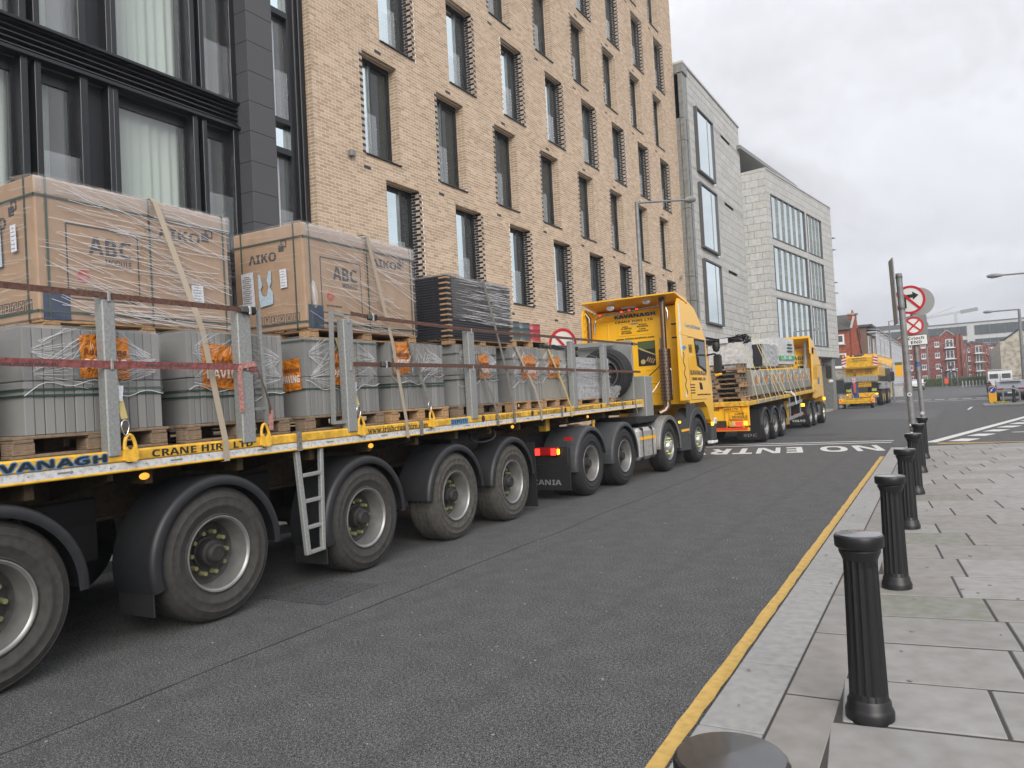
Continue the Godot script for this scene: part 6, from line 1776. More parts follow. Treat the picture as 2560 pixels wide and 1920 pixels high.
# ---------------------------------------------------------------- second flatbed and its tractor
func trailer_two() -> void:
	var tx := Transform3D(Basis(V(1, 0, 0), atan(0.0235)), V(-5.35, 1.345, -22.35))
	var t := thing("flatbed_trailer", "short yellow flatbed trailer on three axles with long vehicle boards behind", "trailer", tx)
	var Lz := 12.6
	pbox(t, "deck_floor", V(-1.25, -0.04, -Lz / 2), V(2.42, 0.07, Lz), "deck_board")
	for x in [-0.03, -2.47]: part(t, "side_rail", G.new().box(V(x, -0.065, -Lz / 2), V(0.06, 0.13, Lz + 0.06), 0.01), "rail_yellow")
	text(t, "KAVANAGH CRANE HIRE", 3.6, 0.085, "print_blue", Transform3D(SIDE, V(0.001, -0.065, -2.9)), "sans bold")
	part(t, "rear_beam", G.new().box(V(-1.25, -0.06, 0.02), V(2.5, 0.15, 0.08), 0.01), "rail_yellow")
	# rear boards
	var rb := group_node(t, "rear_panel")
	pbox(rb, "back_plate", V(-1.25, -0.42, -0.06), V(2.46, 0.60, 0.06), "truck_yellow", 0.006)
	pbox(rb, "red_strip", V(-0.62, -0.155, -0.02), V(0.75, 0.06, 0.03), "sign_red")
	pbox(rb, "hire_board", V(-0.52, -0.22, 0.0), V(0.5, 0.12, 0.03), "guard_yellow", 0.003)
	text(rb, "HIRE LTD.", 0.42, 0.07, "print_black", T(-0.52, -0.22, 0.018))
	pbox(rb, "long_board", V(-0.32, -0.40, 0.0), V(0.56, 0.20, 0.03), "guard_yellow", 0.003)
	text(rb, "LONG", 0.26, 0.07, "print_black", T(-0.30, -0.355, 0.018))
	text(rb, "VEHICLE", 0.46, 0.07, "print_black", T(-0.30, -0.45, 0.018))
	text(rb, "CRANE", 0.4, 0.07, "print_black", T(-1.1, -0.22, -0.02))
	pbox(rb, "orange_strip", V(-0.34, -0.525, 0.0), V(0.54, 0.04, 0.03), "orange_print")
	pbox(rb, "lamp_bar", V(-0.34, -0.66, 0.0), V(0.58, 0.17, 0.05), "rail_yellow", 0.006)
	pbox(rb, "red_lens", V(-0.32, -0.655, 0.03), V(0.2, 0.12, 0.02), "lamp_red", 0.006)
	pbox(rb, "orange_lens", V(-0.13, -0.645, 0.03), V(0.10, 0.12, 0.02), "lamp_orange", 0.006)
	pbox(rb, "white_lens", V(-0.48, -0.655, 0.03), V(0.05, 0.10, 0.02), "lens_clear", 0.006)
	pbox(rb, "bumper", V(-1.2, -0.83, 0.0), V(2.36, 0.10, 0.08), "guard_yellow", 0.008)
	pbox(rb, "red_bumper_strip", V(-0.7, -0.81, 0.045), V(1.25, 0.08, 0.012), mat("strip_red", lin(0.75, 0.06, 0.03), 0.4))
	for x in [-0.2, -0.72, -1.25]: pbox(rb, "upright", V(x, -0.5, -0.02), V(0.05, 0.62, 0.07), "rail_yellow", 0.006)
	pbox(rb, "number_plate_recess", V(-0.86, -0.68, 0.0), V(0.32, 0.24, 0.04), "chassis")
	for x in [-0.8, -1.7]: pbox(t, "chassis_beam", V(x, -0.36, -6.3), V(0.12, 0.42, 12.0), "chassis")
	for z in [-2.08, -3.47, -4.77]:
		var gy: float = -1.345 + z * 0.0235
		wheel(t, V(0.0, gy + 0.52, z), "drive", 0.52, 0.385, "tyre_dark")
		wheel(t, V(-2.5, gy + 0.52, z), "drive", 0.52, 0.385, "tyre_dark", true)
		mudguard(t, V(0.02, gy + 0.52, z), 0.60, 0.42, 10, 175, "fender")
		part(t, "axle", G.new().cyl(V(-2.2, gy + 0.52, z), V(-0.3, gy + 0.52, z), 0.08, 0.08, 10), "chassis_black")
	pbox(t, "mud_flap", V(-0.38, -0.78, -1.35), V(0.72, 0.95, 0.03), "chassis_black", 0.004)
	text(t, "SDC", 0.42, 0.10, "print_grey", T(-0.34, -1.12, -1.325), "sans bold", 0.25)
	var sg := group_node(t, "side_guard")
	for y in [-0.42, -0.92]: part(sg, "guard_rail", G.new().bar(V(0.0, y, -5.6), V(0.0, y + 0.05, -8.7), 0.12, 0.03, V(0, 1, 0), 0.005), "galvanised")
	for z in [-6.3, -8.4]: pbox(sg, "guard_post", V(-0.03, -0.55, z), V(0.04, 0.85, 0.06), "galvanised")
	pbox(t, "landing_leg", V(-0.35, -0.75, -7.3), V(0.14, 0.9, 0.14), "rail_yellow")
	# load
	var D2 := func(x: float, y: float, s: float) -> Transform3D: return tx * Transform3D(Basis(), V(x, y, -s))
	for k in 8:
		var words := ["loose wooden pallet lowest in the stack at the second trailer's tail", "wooden pallet second in the stack at the second trailer's tail", "wooden pallet third in the stack at the second trailer's tail", "wooden pallet fourth in the stack at the second trailer's tail", "wooden pallet fifth in the stack at the second trailer's tail", "wooden pallet sixth in the stack at the second trailer's tail", "wooden pallet seventh in the stack at the second trailer's tail", "wooden pallet topmost in the stack at the second trailer's tail"]
		pallet(words[k], D2.call(-0.18 - 0.05 * (k % 3) - (0.0 if k else -0.05), 0.0 + k * 0.145, 0.12 + 0.06 * (k % 2)), 0.85 if k else 1.15, 1.5 + 0.05 * (k % 2), "wood_old" if k % 3 else "wood", "stack of pallets on the second trailer", 0.144, 6)
	for k in 8:
		var pk := thing("paving_pack", ["pack of slabs beside the pallet stack on the second trailer", "second pack of slabs from the pallet stack", "third pack of slabs from the pallet stack", "fourth pack of slabs from the pallet stack", "fifth pack of slabs from the pallet stack", "sixth pack of slabs from the pallet stack", "seventh pack of slabs from the pallet stack", "pack of slabs beside the second truck's cab"][k], "paving slabs", D2.call(-0.15, 0.13, 1.15 + k * 1.36), "packs of slabs on the second trailer")
		for i in 10:
			for tier in 2: pbox(pk, "paving_slab", V(-0.54, 0.20 + tier * 0.40, -0.06 - i * 0.115), V(1.08, 0.39, 0.108), "paver_%d" % ((i + k) % 3) if k % 3 else "paver_warm", 0.004)
		part(pk, "stretch_film", crumpled(V(0.012, 0.30, 0.0), V(0, 0.5, 0), V(0, 0, -1.16), 0.006, 300 + k, 6, 12, V(1, 0, 0)), "film")
		part(pk, "creases", pleats(320 + k, [[0.0, 0.6, 0.5, 14, -30, 30], [1.14, 0.6, 0.5, 14, 150, 210]], 0.02, Rect2(0, 0.3, 1.15, 0.5)), "pleat")
		pbox(pk, "printed_panel", V(0.018, 0.48, -0.62), V(0.004, 0.26, 0.34), "orange_print")
		pallet("pallet under the " + String(pk.get_meta("label")), D2.call(-0.12, 0.0, 1.12 + k * 1.36), 1.24, 1.14, "wood_dark", "pallets under the second trailer's slabs", 0.13, 5)
	var w1 := thing("wrapped_pallet_load", "tall white wrapped load with a black cover on the second trailer", "load", D2.call(-0.3, 1.0, 1.0))
	part(w1, "wrapping", lumpy_box(V(1.15, 0.86, 1.15), 61, 0.02), "film_white", Transform3D(Basis(), V(-0.6, 0.43, -0.75)))
	part(w1, "black_cover", lumpy_box(V(1.22, 0.22, 1.22), 62, 0.05), "film_black", Transform3D(Basis(V(0, 0, 1), 0.05), V(-0.62, 0.93, -0.75)))
	part(w1, "cover_tail", lumpy_box(V(0.34, 0.3, 0.3), 63, 0.09), "film_black", Transform3D(Basis(), V(-0.10, 0.95, -0.35)))
	pbox(w1, "paper_label", V(-0.62, 0.92, -0.10), V(0.26, 0.15, 0.01), "paper")
	var w2 := thing("wrapped_pallet_load", "grey and clear wrapped pile between two white loads on the second trailer", "load", D2.call(-0.2, 1.0, 3.5))
	part(w2, "wrapping", lumpy_box(V(1.1, 0.80, 2.3), 64, 0.03), "film_silver", Transform3D(Basis(), V(-0.6, 0.44, -1.3)))
	part(w2, "dark_side", G.new().box(V(-0.62, 0.46, -0.11), V(1.0, 0.74, 0.04), 0.01), "panel_black")
	pbox(w2, "base", V(-0.6, 0.03, -1.3), V(1.1, 0.06, 2.3), "wood_dark")
	var w3 := thing("wrapped_pallet_load", "white film wrapped load with a green printed band on the second trailer", "load", D2.call(-0.2, 1.0, 6.0))
	part(w3, "wrapping", lumpy_box(V(1.9, 1.02, 3.1), 65, 0.02), "film_white", Transform3D(Basis(), V(-1.0, 0.62, -1.6)))
	pbox(w3, "green_band", V(-0.03, 0.36, -1.6), V(0.03, 0.16, 2.9), mat("band_bright_green", lin(0.03, 0.36, 0.14), 0.5))
	text(w3, "25 : 80", 1.6, 0.12, "print_white", Transform3D(SIDE, V(-0.012, 0.36, -1.5)))
	for k in 3: pbox(w3, "printed_lines", V(-0.035, 0.62 + k * 0.13, -2.2), V(0.02, 0.06, 0.9), "band_green")
	pbox(w3, "base", V(-1.0, 0.05, -1.6), V(1.8, 0.1, 3.0), "wood_old")
	# yellow straps slanting over the load
	var spec := [[0.35, 1.62, 1.05, 0.95], [0.60, 1.62, 2.1, 0.95], [2.1, 1.02, 2.9, 0.98], [3.1, 1.02, 3.8, 0.98], [1.6, 1.95, 4.35, 0.99], [2.0, 1.9, 5.1, 0.99], [4.4, 1.05, 5.6, 0.98], [5.2, 1.9, 6.6, 1.0], [6.4, 1.05, 7.4, 1.0], [7.4, 1.05, 8.4, 1.0], [8.0, 2.0, 9.4, 1.0], [10.2, 1.05, 11.4, 1.0]]
	var kinds := ["yellow ratchet strap slanting across the second trailer's load"]
	for q in spec:
		var o := thing("ratchet_strap", kinds[0], "strap", tx, "yellow straps over the second trailer's load")
		part(o, "webbing", G.new().strap([V(-0.6, q[1] + 0.02, -q[0]), V(-0.10, q[1], -q[0] - 0.05), V(0.03, 0.0, -q[2]), V(0.03, -0.12, -q[2] - 0.01)], 0.05, V(0, 0, 1), 0.006), mat("strap_lemon", lin(0.66, 0.58, 0.26), 0.8) if not M.has("strap_lemon") else "strap_lemon")
	var cl := thing("cloth", "pale cloth strip hanging from the second trailer's edge", "cloth", tx)
	part(cl, "fabric", G.new().strap([V(-0.3, 0.12, -5.7), V(0.03, 0.05, -6.4), V(0.05, -0.1, -7.0), V(0.06, -0.42, -7.15)], 0.12, V(0, 0, 1), 0.02), "print_white")

func tractor_two() -> void:
	var t := thing("truck_tractor", "yellow cab truck tractor ahead of the second flatbed trailer", "truck", T(-5.45, 0, 0))
	var W := -2.42
	part(t, "cab", zy([[-35.1, 1.2], [-35.1, 3.2], [-35.3, 3.45], [-36.2, 3.3], [-37.0, 2.9], [-37.5, 2.2], [-37.6, 0.9], [-37.3, 0.9], [-37.0, 1.3], [-35.9, 1.25]], W, -0.02), "truck_yellow")
	part(t, "roof_visor", zy([[-34.3, 3.88], [-34.3, 3.98], [-35.6, 3.78], [-36.0, 3.45], [-35.5, 3.5]], W + 0.04, -0.04), "truck_yellow")
	part(t, "side_deflector", zy([[-34.55, 1.25], [-34.75, 3.45], [-35.2, 3.5], [-35.2, 1.25]], -0.05, 0.0), "truck_yellow")
	part(t, "side_deflector", zy([[-34.4, 3.2], [-34.4, 3.95], [-35.2, 3.7], [-35.2, 3.2]], -0.05, 0.0), "truck_yellow")
	part(t, "exhaust_stack", G.new().tube([V(-0.42, 1.8, -34.75), V(-0.30, 2.8, -34.75), V(-0.24, 3.85, -34.75)], 0.08, 12), "galvanised")
	text(t, "KAVANAGH", 1.3, 0.16, "print_navy", T(-1.0, 3.05, -35.08))
	text(t, "CRANE HIRE LTD", 1.2, 0.10, "print_black", T(-1.0, 2.85, -35.08))
	for k in 4: pbox(t, "wall_rib", V(-0.6, 2.4 - 0.28 * k, -35.09), V(0.7, 0.03, 0.03), "truck_yellow")
	pbox(t, "wall_grille", V(-0.55, 2.55, -35.08), V(0.25, 0.3, 0.03), "panel_black")
	var mi := group_node(t, "mirror", T(0.25, 0, -37.2))
	part(mi, "housing", G.new().box(V(0.05, 2.4, 0), V(0.24, 0.62, 0.16), 0.04), "fender")
	part(mi, "arm", G.new().tube([V(-0.28, 2.75, 0), V(0.05, 2.74, 0), V(0.1, 2.6, 0)], 0.03, 8), "fender")
	part(mi, "wide_angle_housing", G.new().box(V(0.12, 1.95, 0.0), V(0.2, 0.16, 0.16), 0.05), "lens_clear")
	for q in [[-38.3 + 1.2, "steer"], [-34.7, "drive"], [-33.4, "drive"]]:
		wheel(t, V(0.0, 0.52, q[0]), q[1], 0.52, 0.33, "tyre_dark")
		wheel(t, V(W, 0.52, q[0]), q[1], 0.52, 0.33, "tyre_dark", true)
	for z in [-34.7, -33.4]: mudguard(t, V(0.02, 0.52, z), 0.60, 0.6, 5, 180, "fender")
	pbox(t, "chassis_rail", V(-1.2, 0.8, -34.6), V(1.2, 0.3, 5.4), "chassis_black")
	part(t, "fuel_tank", G.new().box(V(-0.3, 0.66, -35.85), V(0.58, 0.56, 0.8), 0.06), "tank")
	for k in 4: pbox(t, "tank_band", V(-0.3, 0.66, -35.6 - 0.17 * k), V(0.6, 0.58, 0.03), "chassis_black")
	pbox(t, "mud_flap", V(-0.36, 0.55, -32.55), V(0.7, 0.7, 0.03), "chassis_black")
	text(t, "VOLVO", 0.52, 0.09, "print_white", T(-0.34, 0.32, -32.53), "serif bold")
	pbox(t, "tail_lamp", V(-0.14, 0.98, -32.5), V(0.16, 0.13, 0.06), "lamp_orange", 0.01)
	pbox(t, "reflector", V(-0.3, 0.60, -32.52), V(0.46, 0.07, 0.02), "lens_red")
	pbox(t, "side_lamp", V(0.02, 1.15, -37.4), V(0.06, 0.14, 0.14), "lamp_orange", 0.02)
	pbox(t, "blue_badge", V(0.003, 2.0, -36.2), V(0.006, 0.3, 0.3), "print_blue")

# ---------------------------------------------------------------- mobile crane and the dolly behind it
func mobile_crane() -> void:
	var t := thing("mobile_crane", "yellow mobile crane with striped counterweight and folded lattice jib", "crane", T(-6.75, 0, -66.0))
	part(t, "counterweight", G.new().box(V(0.0, 3.62, -0.5), V(2.62, 0.98, 1.0), 0.05), "crane_yellow")
	part(t, "counterweight_lip", G.new().box(V(0.05, 3.28, 0.03), V(2.5, 0.06, 0.06), 0.01), "crane_yellow")
	pbox(t, "name_board", V(-0.02, 3.88, 0.01), V(1.5, 0.32, 0.03), "crane_yellow", 0.006)
	text(t, "KAVANAGH", 1.1, 0.15, "print_black", T(-0.02, 3.95, 0.028))
	text(t, "CRANE HIRE LTD", 1.05, 0.10, "print_navy", T(-0.02, 3.78, 0.028))
	for sx in [-1.0, 1.0]:
		var bd := group_node(t, "striped_board", T(sx * 1.17, 3.66, 0.03))
		pbox(bd, "board", V(0, 0, 0), V(0.34, 0.84, 0.02), "sign_white")
		for k in 4:
			part(bd, "red_stripe", G.new().prism(PackedVector2Array([Vector2(-0.17, -0.42 + k * 0.24 + (0.0 if sx > 0 else 0.0)), Vector2(0.17, -0.42 + k * 0.24 - 0.10 * sx if k > 0 else -0.42), Vector2(0.17, -0.30 + k * 0.24 - 0.10 * sx if k > 0 else -0.36), Vector2(-0.17, -0.30 + k * 0.24)]), 0.011, 0.016), "sign_red")
	for q in [[-0.9, 0.2], [-0.45, 0.16], [0.55, 0.25], [0.9, 0.2], [1.15, 0.16]]: pbox(t, "winch_part", V(q[0], 4.17, -0.4), V(0.22, q[1], 0.4), "crane_yellow", 0.02)
	part(t, "winch_drum", G.new().cyl(V(-0.4, 4.18, -0.3), V(0.2, 4.18, -0.3), 0.14, 0.14, 16), "fender_grey")
	for x in [-1.25, 1.05, 0.4]: part(t, "beacon", G.new().cyl(V(x, 4.14, -0.2), V(x, 4.3, -0.2), 0.07, 0.06, 12), "guard_yellow")
	# superstructure
	part(t, "turret", G.new().box(V(0.45, 2.85, -1.9), V(1.7, 0.75, 2.4), 0.04), "crane_yellow")
	part(t, "turret", G.new().box(V(-0.9, 2.85, -1.6), V(0.6, 0.7, 1.6), 0.04), "crane_yellow")
	part(t, "engine_box", G.new().box(V(0.85, 2.9, -5.4), V(0.8, 0.85, 4.5), 0.04), "crane_yellow")
	for k in 3: text(t, ["Kavanagh", "Crane Hire", "Ltd"][k], 0.5, 0.08, "print_black", T(0.55, 3.02 - 0.14 * k, -0.69))
	part(t, "boom", G.new().box(V(-0.1, 3.8, -9.0), V(0.9, 0.9, 15.0), 0.08), "crane_yellow")
	part(t, "operator_cab", G.new().box(V(1.0, 2.6, -11.0), V(0.9, 1.3, 1.9), 0.08), "pane_dark")
	# lattice jib folded along the boom
	var jb := group_node(t, "lattice_jib", T(1.05, 0, 0))
	for q in [[4.22, 4.42, 0.0], [3.70, 3.42, 0.0]]: part(jb, "chord", G.new().cyl(V(0.0, q[0], -1.0), V(0.0, q[1], -20.0), 0.05, 0.05, 8), "crane_yellow")
	for k in 14:
		var z := -1.4 - k * 1.35
		var u := k / 14.0
		part(jb, "lacing", G.new().cyl(V(0, lerpf(3.70, 3.42, u), z), V(0, lerpf(4.22, 4.42, u), z - 0.25), 0.03, 0.03, 6), "crane_yellow")
		part(jb, "lacing", G.new().cyl(V(0, lerpf(3.70, 3.42, u), z), V(0, lerpf(4.22, 4.42, u), z - 1.25), 0.02, 0.02, 6), "crane_yellow")
	# carrier
	part(t, "outrigger_box", G.new().box(V(-0.02, 2.28, -0.2), V(2.5, 0.46, 0.6), 0.02), "crane_grey")
	for k in 9: pbox(t, "outrigger_rib", V(-1.15 + k * 0.26, 2.24, 0.12), V(0.03, 0.34, 0.04), "clad_1")
	part(t, "carrier_deck", G.new().box(V(0.0, 1.93, -6.5), V(2.6, 0.14, 12.4), 0.02), "crane_grey")
	part(t, "carrier_body", G.new().box(V(0.0, 1.25, -6.0), V(1.5, 1.2, 11.5)), "chassis_black")
	pbox(t, "rear_plate", V(-0.1, 1.45, -0.05), V(1.2, 0.9, 0.06), "fender_grey", 0.01)
	pbox(t, "name_board", V(0.28, 1.78, 0.0), V(0.95, 0.36, 0.04), "crane_yellow", 0.01)
	text(t, "KAVANAGH", 0.85, 0.12, "print_black", T(0.28, 1.85, 0.022))
	text(t, "CRANE HIRE LTD", 0.8, 0.08, "print_black", T(0.28, 1.69, 0.022))
	for sx in [-1.0, 1.0]:
		pbox(t, "rear_guard", V(sx * 0.95, 1.35, -0.05), V(0.6, 1.15, 0.05), "chassis_black", 0.01)
		pbox(t, "lime_label", V(sx * 0.95, 1.35, -0.01), V(0.34, 0.22, 0.02), mat("label_lime", lin(0.42, 0.50, 0.10), 0.5) if not M.has("label_lime") else "label_lime")
		var tl := group_node(t, "tail_lamp", T(sx * 0.98, 1.02, 0.0))
		part(tl, "lens", G.new().box(V(-0.06 * sx, 0, 0), V(0.16, 0.14, 0.04), 0.02), "lamp_red")
		part(tl, "lens", G.new().box(V(0.14 * sx, 0, 0), V(0.2, 0.12, 0.04), 0.02), "lamp_orange")
		pbox(t, "bumper", V(sx * 0.95, 0.82, 0.0), V(0.6, 0.2, 0.08), "crane_grey", 0.02)
	for z in [-3.4, -5.2, -9.2, -11.0]:
		wheel(t, V(1.3, 0.72, z), "drive", 0.72, 0.45, "tyre_dark")
		wheel(t, V(-1.3, 0.72, z), "drive", 0.72, 0.45, "tyre_dark", true)
		pbox(t, "wheel_cover", V(1.2, 1.62, z), V(0.3, 0.5, 1.5), "crane_grey", 0.04)
		part(t, "wheel_disc", G.new().cyl(V(1.26, 0.72, z), V(1.31, 0.72, z), 0.3, 0.26, 20), "crane_yellow")
	part(t, "front_cab", G.new().box(V(0.0, 1.9, -12.9), V(2.55, 1.9, 1.6), 0.1), "crane_yellow")
	part(t, "mirror", G.new().box(V(1.5, 2.5, -12.5), V(0.3, 0.9, 0.3), 0.06), "fender")
	# dolly with the hook block
	var d := thing("dolly_trailer", "low yellow dolly trailer behind the mobile crane", "trailer", T(-6.6, 0, -61.0))
	part(d, "tray_beam", G.new().box(V(0, 0.58, 0.0), V(2.25, 0.42, 0.14), 0.02), "crane_yellow")
	part(d, "tray_rib", G.new().box(V(0, 0.56, 0.08), V(2.0, 0.06, 0.04), 0.01), "crane_yellow")
	part(d, "front_beam", G.new().box(V(0.1, 0.98, -2.6), V(1.9, 0.34, 0.1), 0.02), "crane_yellow")
	for sx in [-1.0, 1.0]:
		part(d, "side_beam", G.new().bar(V(sx * 1.05, 0.72, 0.0), V(sx * 0.98, 1.08, -2.6), 0.16, 0.08, V(0, 1, 0), 0.01), "crane_yellow")
		wheel(d, V(sx * 0.98 + (0.12 if sx > 0 else -0.12), 0.30, -0.7), "drive", 0.30, 0.22, "tyre_dark", sx < 0)
		part(d, "lamp_box", G.new().box(V(sx * 1.12, 0.62, 0.12), V(0.26, 0.3, 0.12), 0.03), "crane_yellow")
		part(d, "red_triangle", G.new().prism(PackedVector2Array([Vector2(-0.1, -0.07), Vector2(0.1, -0.07), Vector2(0.0, 0.09)]), 0.0, 0.02, T(sx * 1.10, 0.62, 0.19)), "lamp_red")
		part(d, "front_lens", G.new().box(V(sx * 1.16, 0.46, 0.16), V(0.2, 0.08, 0.06), 0.02), mat("lens_yellow", lin(0.85, 0.70, 0.15), 0.3) if not M.has("lens_yellow") else "lens_yellow")
	part(d, "deck", G.new().box(V(0, 0.62, -1.4), V(1.95, 0.06, 2.5)), "crane_yellow")
	part(d, "drawbar", G.new().box(V(0, 0.6, -3.6), V(0.2, 0.16, 2.2)), "crane_yellow")
	text(d, "KAVANAGH CRANE HIRE", 1.1, 0.07, "print_black", T(-0.15, 0.74, 0.075))
	var h := thing("hook_block", "blue and red crane hook block lying on the dolly", "hook block", T(-6.75, 0.66, -61.6))
	part(h, "side_plate", G.new().prism(PackedVector2Array([Vector2(-0.25, 0.0), Vector2(0.22, 0.0), Vector2(0.24, 0.7), Vector2(0.16, 1.25), Vector2(-0.22, 1.3), Vector2(-0.26, 0.7)]), -0.12, 0.0), "hook_blue")
	part(h, "side_plate", G.new().prism(PackedVector2Array([Vector2(0.05, -0.02), Vector2(0.30, 0.0), Vector2(0.26, 0.5), Vector2(0.10, 0.55)]), 0.05, 0.12), "hook_blue")
	part(h, "red_stem", G.new().prism(PackedVector2Array([Vector2(-0.06, 0.55), Vector2(0.06, 0.5), Vector2(0.10, 1.2), Vector2(-0.10, 1.3)]), 0.0, 0.10), "hook_red")
	part(h, "warning_plate", G.new().box(V(-0.03, 1.48, 0.03), V(0.18, 0.40, 0.03), 0.005), "print_white")
	for k in 3: pbox(h, "warning_mark", V(-0.03, 1.36 + 0.12 * k, 0.05), V(0.13, 0.07, 0.01), "hook_red")
	for q in [[-0.9, 0.05, -0.15, 1.25], [0.9, 0.25, 0.1, 0.9]]: part(h, "chain", G.new().cyl(V(q[0], q[1], 0.1), V(q[2], q[3], 0.0), 0.015, 0.015, 6), "chassis_black")
	part(h, "cable", G.new().tube([V(-0.28, 0.9, 0.03), V(-0.2, 0.4, 0.08), V(-0.05, 0.02, 0.1)], 0.018, 6), "clad_1")

# ---------------------------------------------------------------- street lamps
func street_lamp(label: String, at: Vector3, h: float, arm: Vector3, thick := 0.09) -> Node3D:
	var t := thing("street_lamp", label, "street lamp", T(at.x, at.y, at.z), "street lamps")
	part(t, "column_base", G.new().cyl(V(0, 0, 0), V(0, h * 0.22, 0), thick * 1.25, thick * 1.15, 12), "pole_grey")
	part(t, "column", G.new().cyl(V(0, h * 0.22, 0), V(0, h, 0), thick, thick * 0.7, 12), "pole_grey")
	part(t, "arm", G.new().tube([V(0, h - 0.05, 0), V(0, h - 0.02, 0) + arm * 0.08, V(0, h, 0) + arm * 0.75], thick * 0.42, 8), "pole_grey")
	var d := arm.normalized()
	var xf := Transform3D(Basis(d, V(0, 1, 0), d.cross(V(0, 1, 0)).normalized()), V(0, h, 0) + arm * 0.86)
	part(t, "lantern", G.new().lathe([Vector2(0.0001, -0.42), Vector2(0.07, -0.38), Vector2(0.13, -0.1), Vector2(0.14, 0.15), Vector2(0.09, 0.36), Vector2(0.0001, 0.42)], 14, xf * Transform3D(Basis(V(0, -1, 0), V(1, 0, 0), V(0, 0, 1)), V())), "pole_grey")
	part(t, "bowl", G.new().lathe([Vector2(0.0001, -0.11), Vector2(0.07, -0.08), Vector2(0.105, 0.0)], 14, xf * Transform3D(Basis(), V(0.12, -0.06, 0))), "lens_clear")
	return t

func far_street() -> void:
	rng.seed = 77
	# rising ground towards the far junction
	var rise := G.new()
	var rows := []
	for q in [[-84.0, -0.02], [-95.0, 0.16], [-110.0, 0.56], [-130.0, 1.08], [-150.0, 1.3], [-330.0, 1.6]]:
		var l := []
		for x in [-70.0, -20.0, 0.0, 20.0, 70.0]: l.append(V(x, q[1], q[0]))
		rows.append(l)
	struct(part(self, "road", rise.sheet(rows, V(0, 1, 0)), "asphalt_pale"))
	# lamps
	street_lamp("tall street lamp standing before the brick apartment block", V(-8.75, 0.12, -22.95), 8.0, V(0.7, 0.95, -4.6))
	street_lamp("street lamp with a yellow banner beside the mobile crane", V(-5.9, 0.0, -88.0), 8.5, V(2.4, 0.35, -0.4))
	street_lamp("street lamp in front of the red brick flats with two thin windows", V(-4.15, 0.8, -145.0), 7.2, V(4.0, 0.5, 0.5), 0.14)
	street_lamp("street lamp in front of the red flats' balconies", V(-3.0, 0.9, -182.0), 7.2, V(3.4, 0.5, 0.5), 0.16)
	street_lamp("pale street lamp beside the hedge corner", V(1.7, 0.9, -165.0), 7.0, V(4.2, 0.55, 0.5), 0.14)
	street_lamp("thin street lamp behind the white van", V(6.6, 1.0, -180.0), 7.0, V(3.0, 0.3, 0.0), 0.12)
	street_lamp("street lamp reaching left from beside the stone gable", V(7.4, 0.9, -146.0), 7.1, V(-3.4, -0.1, 0.0), 0.12)
	street_lamp("dark street lamp column standing beside the grey parked car", V(5.1, 0.0, -80.0), 7.9, V(-2.7, 0.0, 0.0), 0.16)
	street_lamp("street lamp whose arm alone reaches over the side street", V(4.4, 0.0, -52.0), 7.75, V(-2.5, 0.05, 0.0), 0.12)
	var bn := thing("banner", "yellow and green banner hanging from a lamp column", "banner", T(-5.25, 2.55, -87.9))
	pbox(bn, "cloth", V(0, 0.6, 0), V(0.7, 1.2, 0.03), "guard_yellow"); pbox(bn, "green_patch", V(0, 1.35, 0), V(0.7, 0.3, 0.03), "hedge_leaf"); pbox(bn, "bracket", V(-0.3, 1.5, 0), V(0.9, 0.04, 0.04), "pole_grey")
	# red brick house with its chimney gable
	var h := thing("brick_house", "red brick house with tiled roof and a tapering chimney gable", "house", T(-9.2, 0, -84.0))
	part(h, "wall", G.new().box(V(-3.4, 3.95, -3.5), V(6.7, 7.7, 7.0)), "red_brick")
	part(h, "painted_base", G.new().box(V(-3.4, 2.2, 0.03), V(6.6, 4.0, 0.06)), "render_grey")
	part(h, "roof", G.new().prism(PackedVector2Array([Vector2(0.25, 7.72), Vector2(-3.5, 9.6), Vector2(-7.2, 7.72)]), -6.9, 0.0, Transform3D(Basis(V(0, 0, 1), V(0, 1, 0), V(-1, 0, 0)), V(-6.9, 0, 0))), "roof_tile")
	for k in 12: pbox(h, "tile_course", V(-3.45, 7.80 + k * 0.155, 0.20 - k * 0.31), V(6.9, 0.05, 0.30), "roof_tile", 0.0, Basis(V(1, 0, 0), 0.46))
	part(h, "gable", G.new().prism(PackedVector2Array([Vector2(-0.05, 0.0), Vector2(1.35, 0.0), Vector2(0.95, 5.0), Vector2(0.62, 7.9), Vector2(0.52, 9.05), Vector2(0.2, 9.05), Vector2(-0.05, 7.8)]), -0.5, 0.12), "red_brick")
	part(h, "gable_coping", G.new().bar(V(0.02, 7.85, 0.14), V(0.36, 9.05, 0.14), 0.22, 0.1, V(1, 0, 0)), "clad_1")
	part(h, "chimney", G.new().box(V(0.15, 9.05, -0.3), V(0.8, 0.5, 0.6)), "red_brick")
	part(h, "chimney_cap", G.new().box(V(0.2, 9.3, -0.3), V(1.0, 0.14, 0.8)), "render_grey")
	part(h, "chimney_pot", G.new().cyl(V(0.2, 9.35, -0.3), V(0.2, 9.75, -0.3), 0.12, 0.07, 10), "red_brick")
	part(h, "drainpipe", G.new().cyl(V(1.40, 0.5, 0.2), V(0.62, 7.8, 0.2), 0.05, 0.05, 8), "chassis_black")
	for q in [[-1.35, 6.75, 1.3, 1.0], [-1.3, 4.5, 1.4, 1.5]]:
		var w := group_node(h, "window", T(q[0], q[1], 0.05))
		pbox(w, "frame", V(0, 0, 0), V(q[2], q[3], 0.12), "white_frame"); pbox(w, "pane", V(0, 0.05, 0.05), V(q[2] - 0.3, q[3] - 0.35, 0.06), "pane_dark"); pbox(w, "sill", V(0, -q[3] / 2 - 0.05, 0.08), V(q[2] + 0.2, 0.12, 0.2), "clad_2")
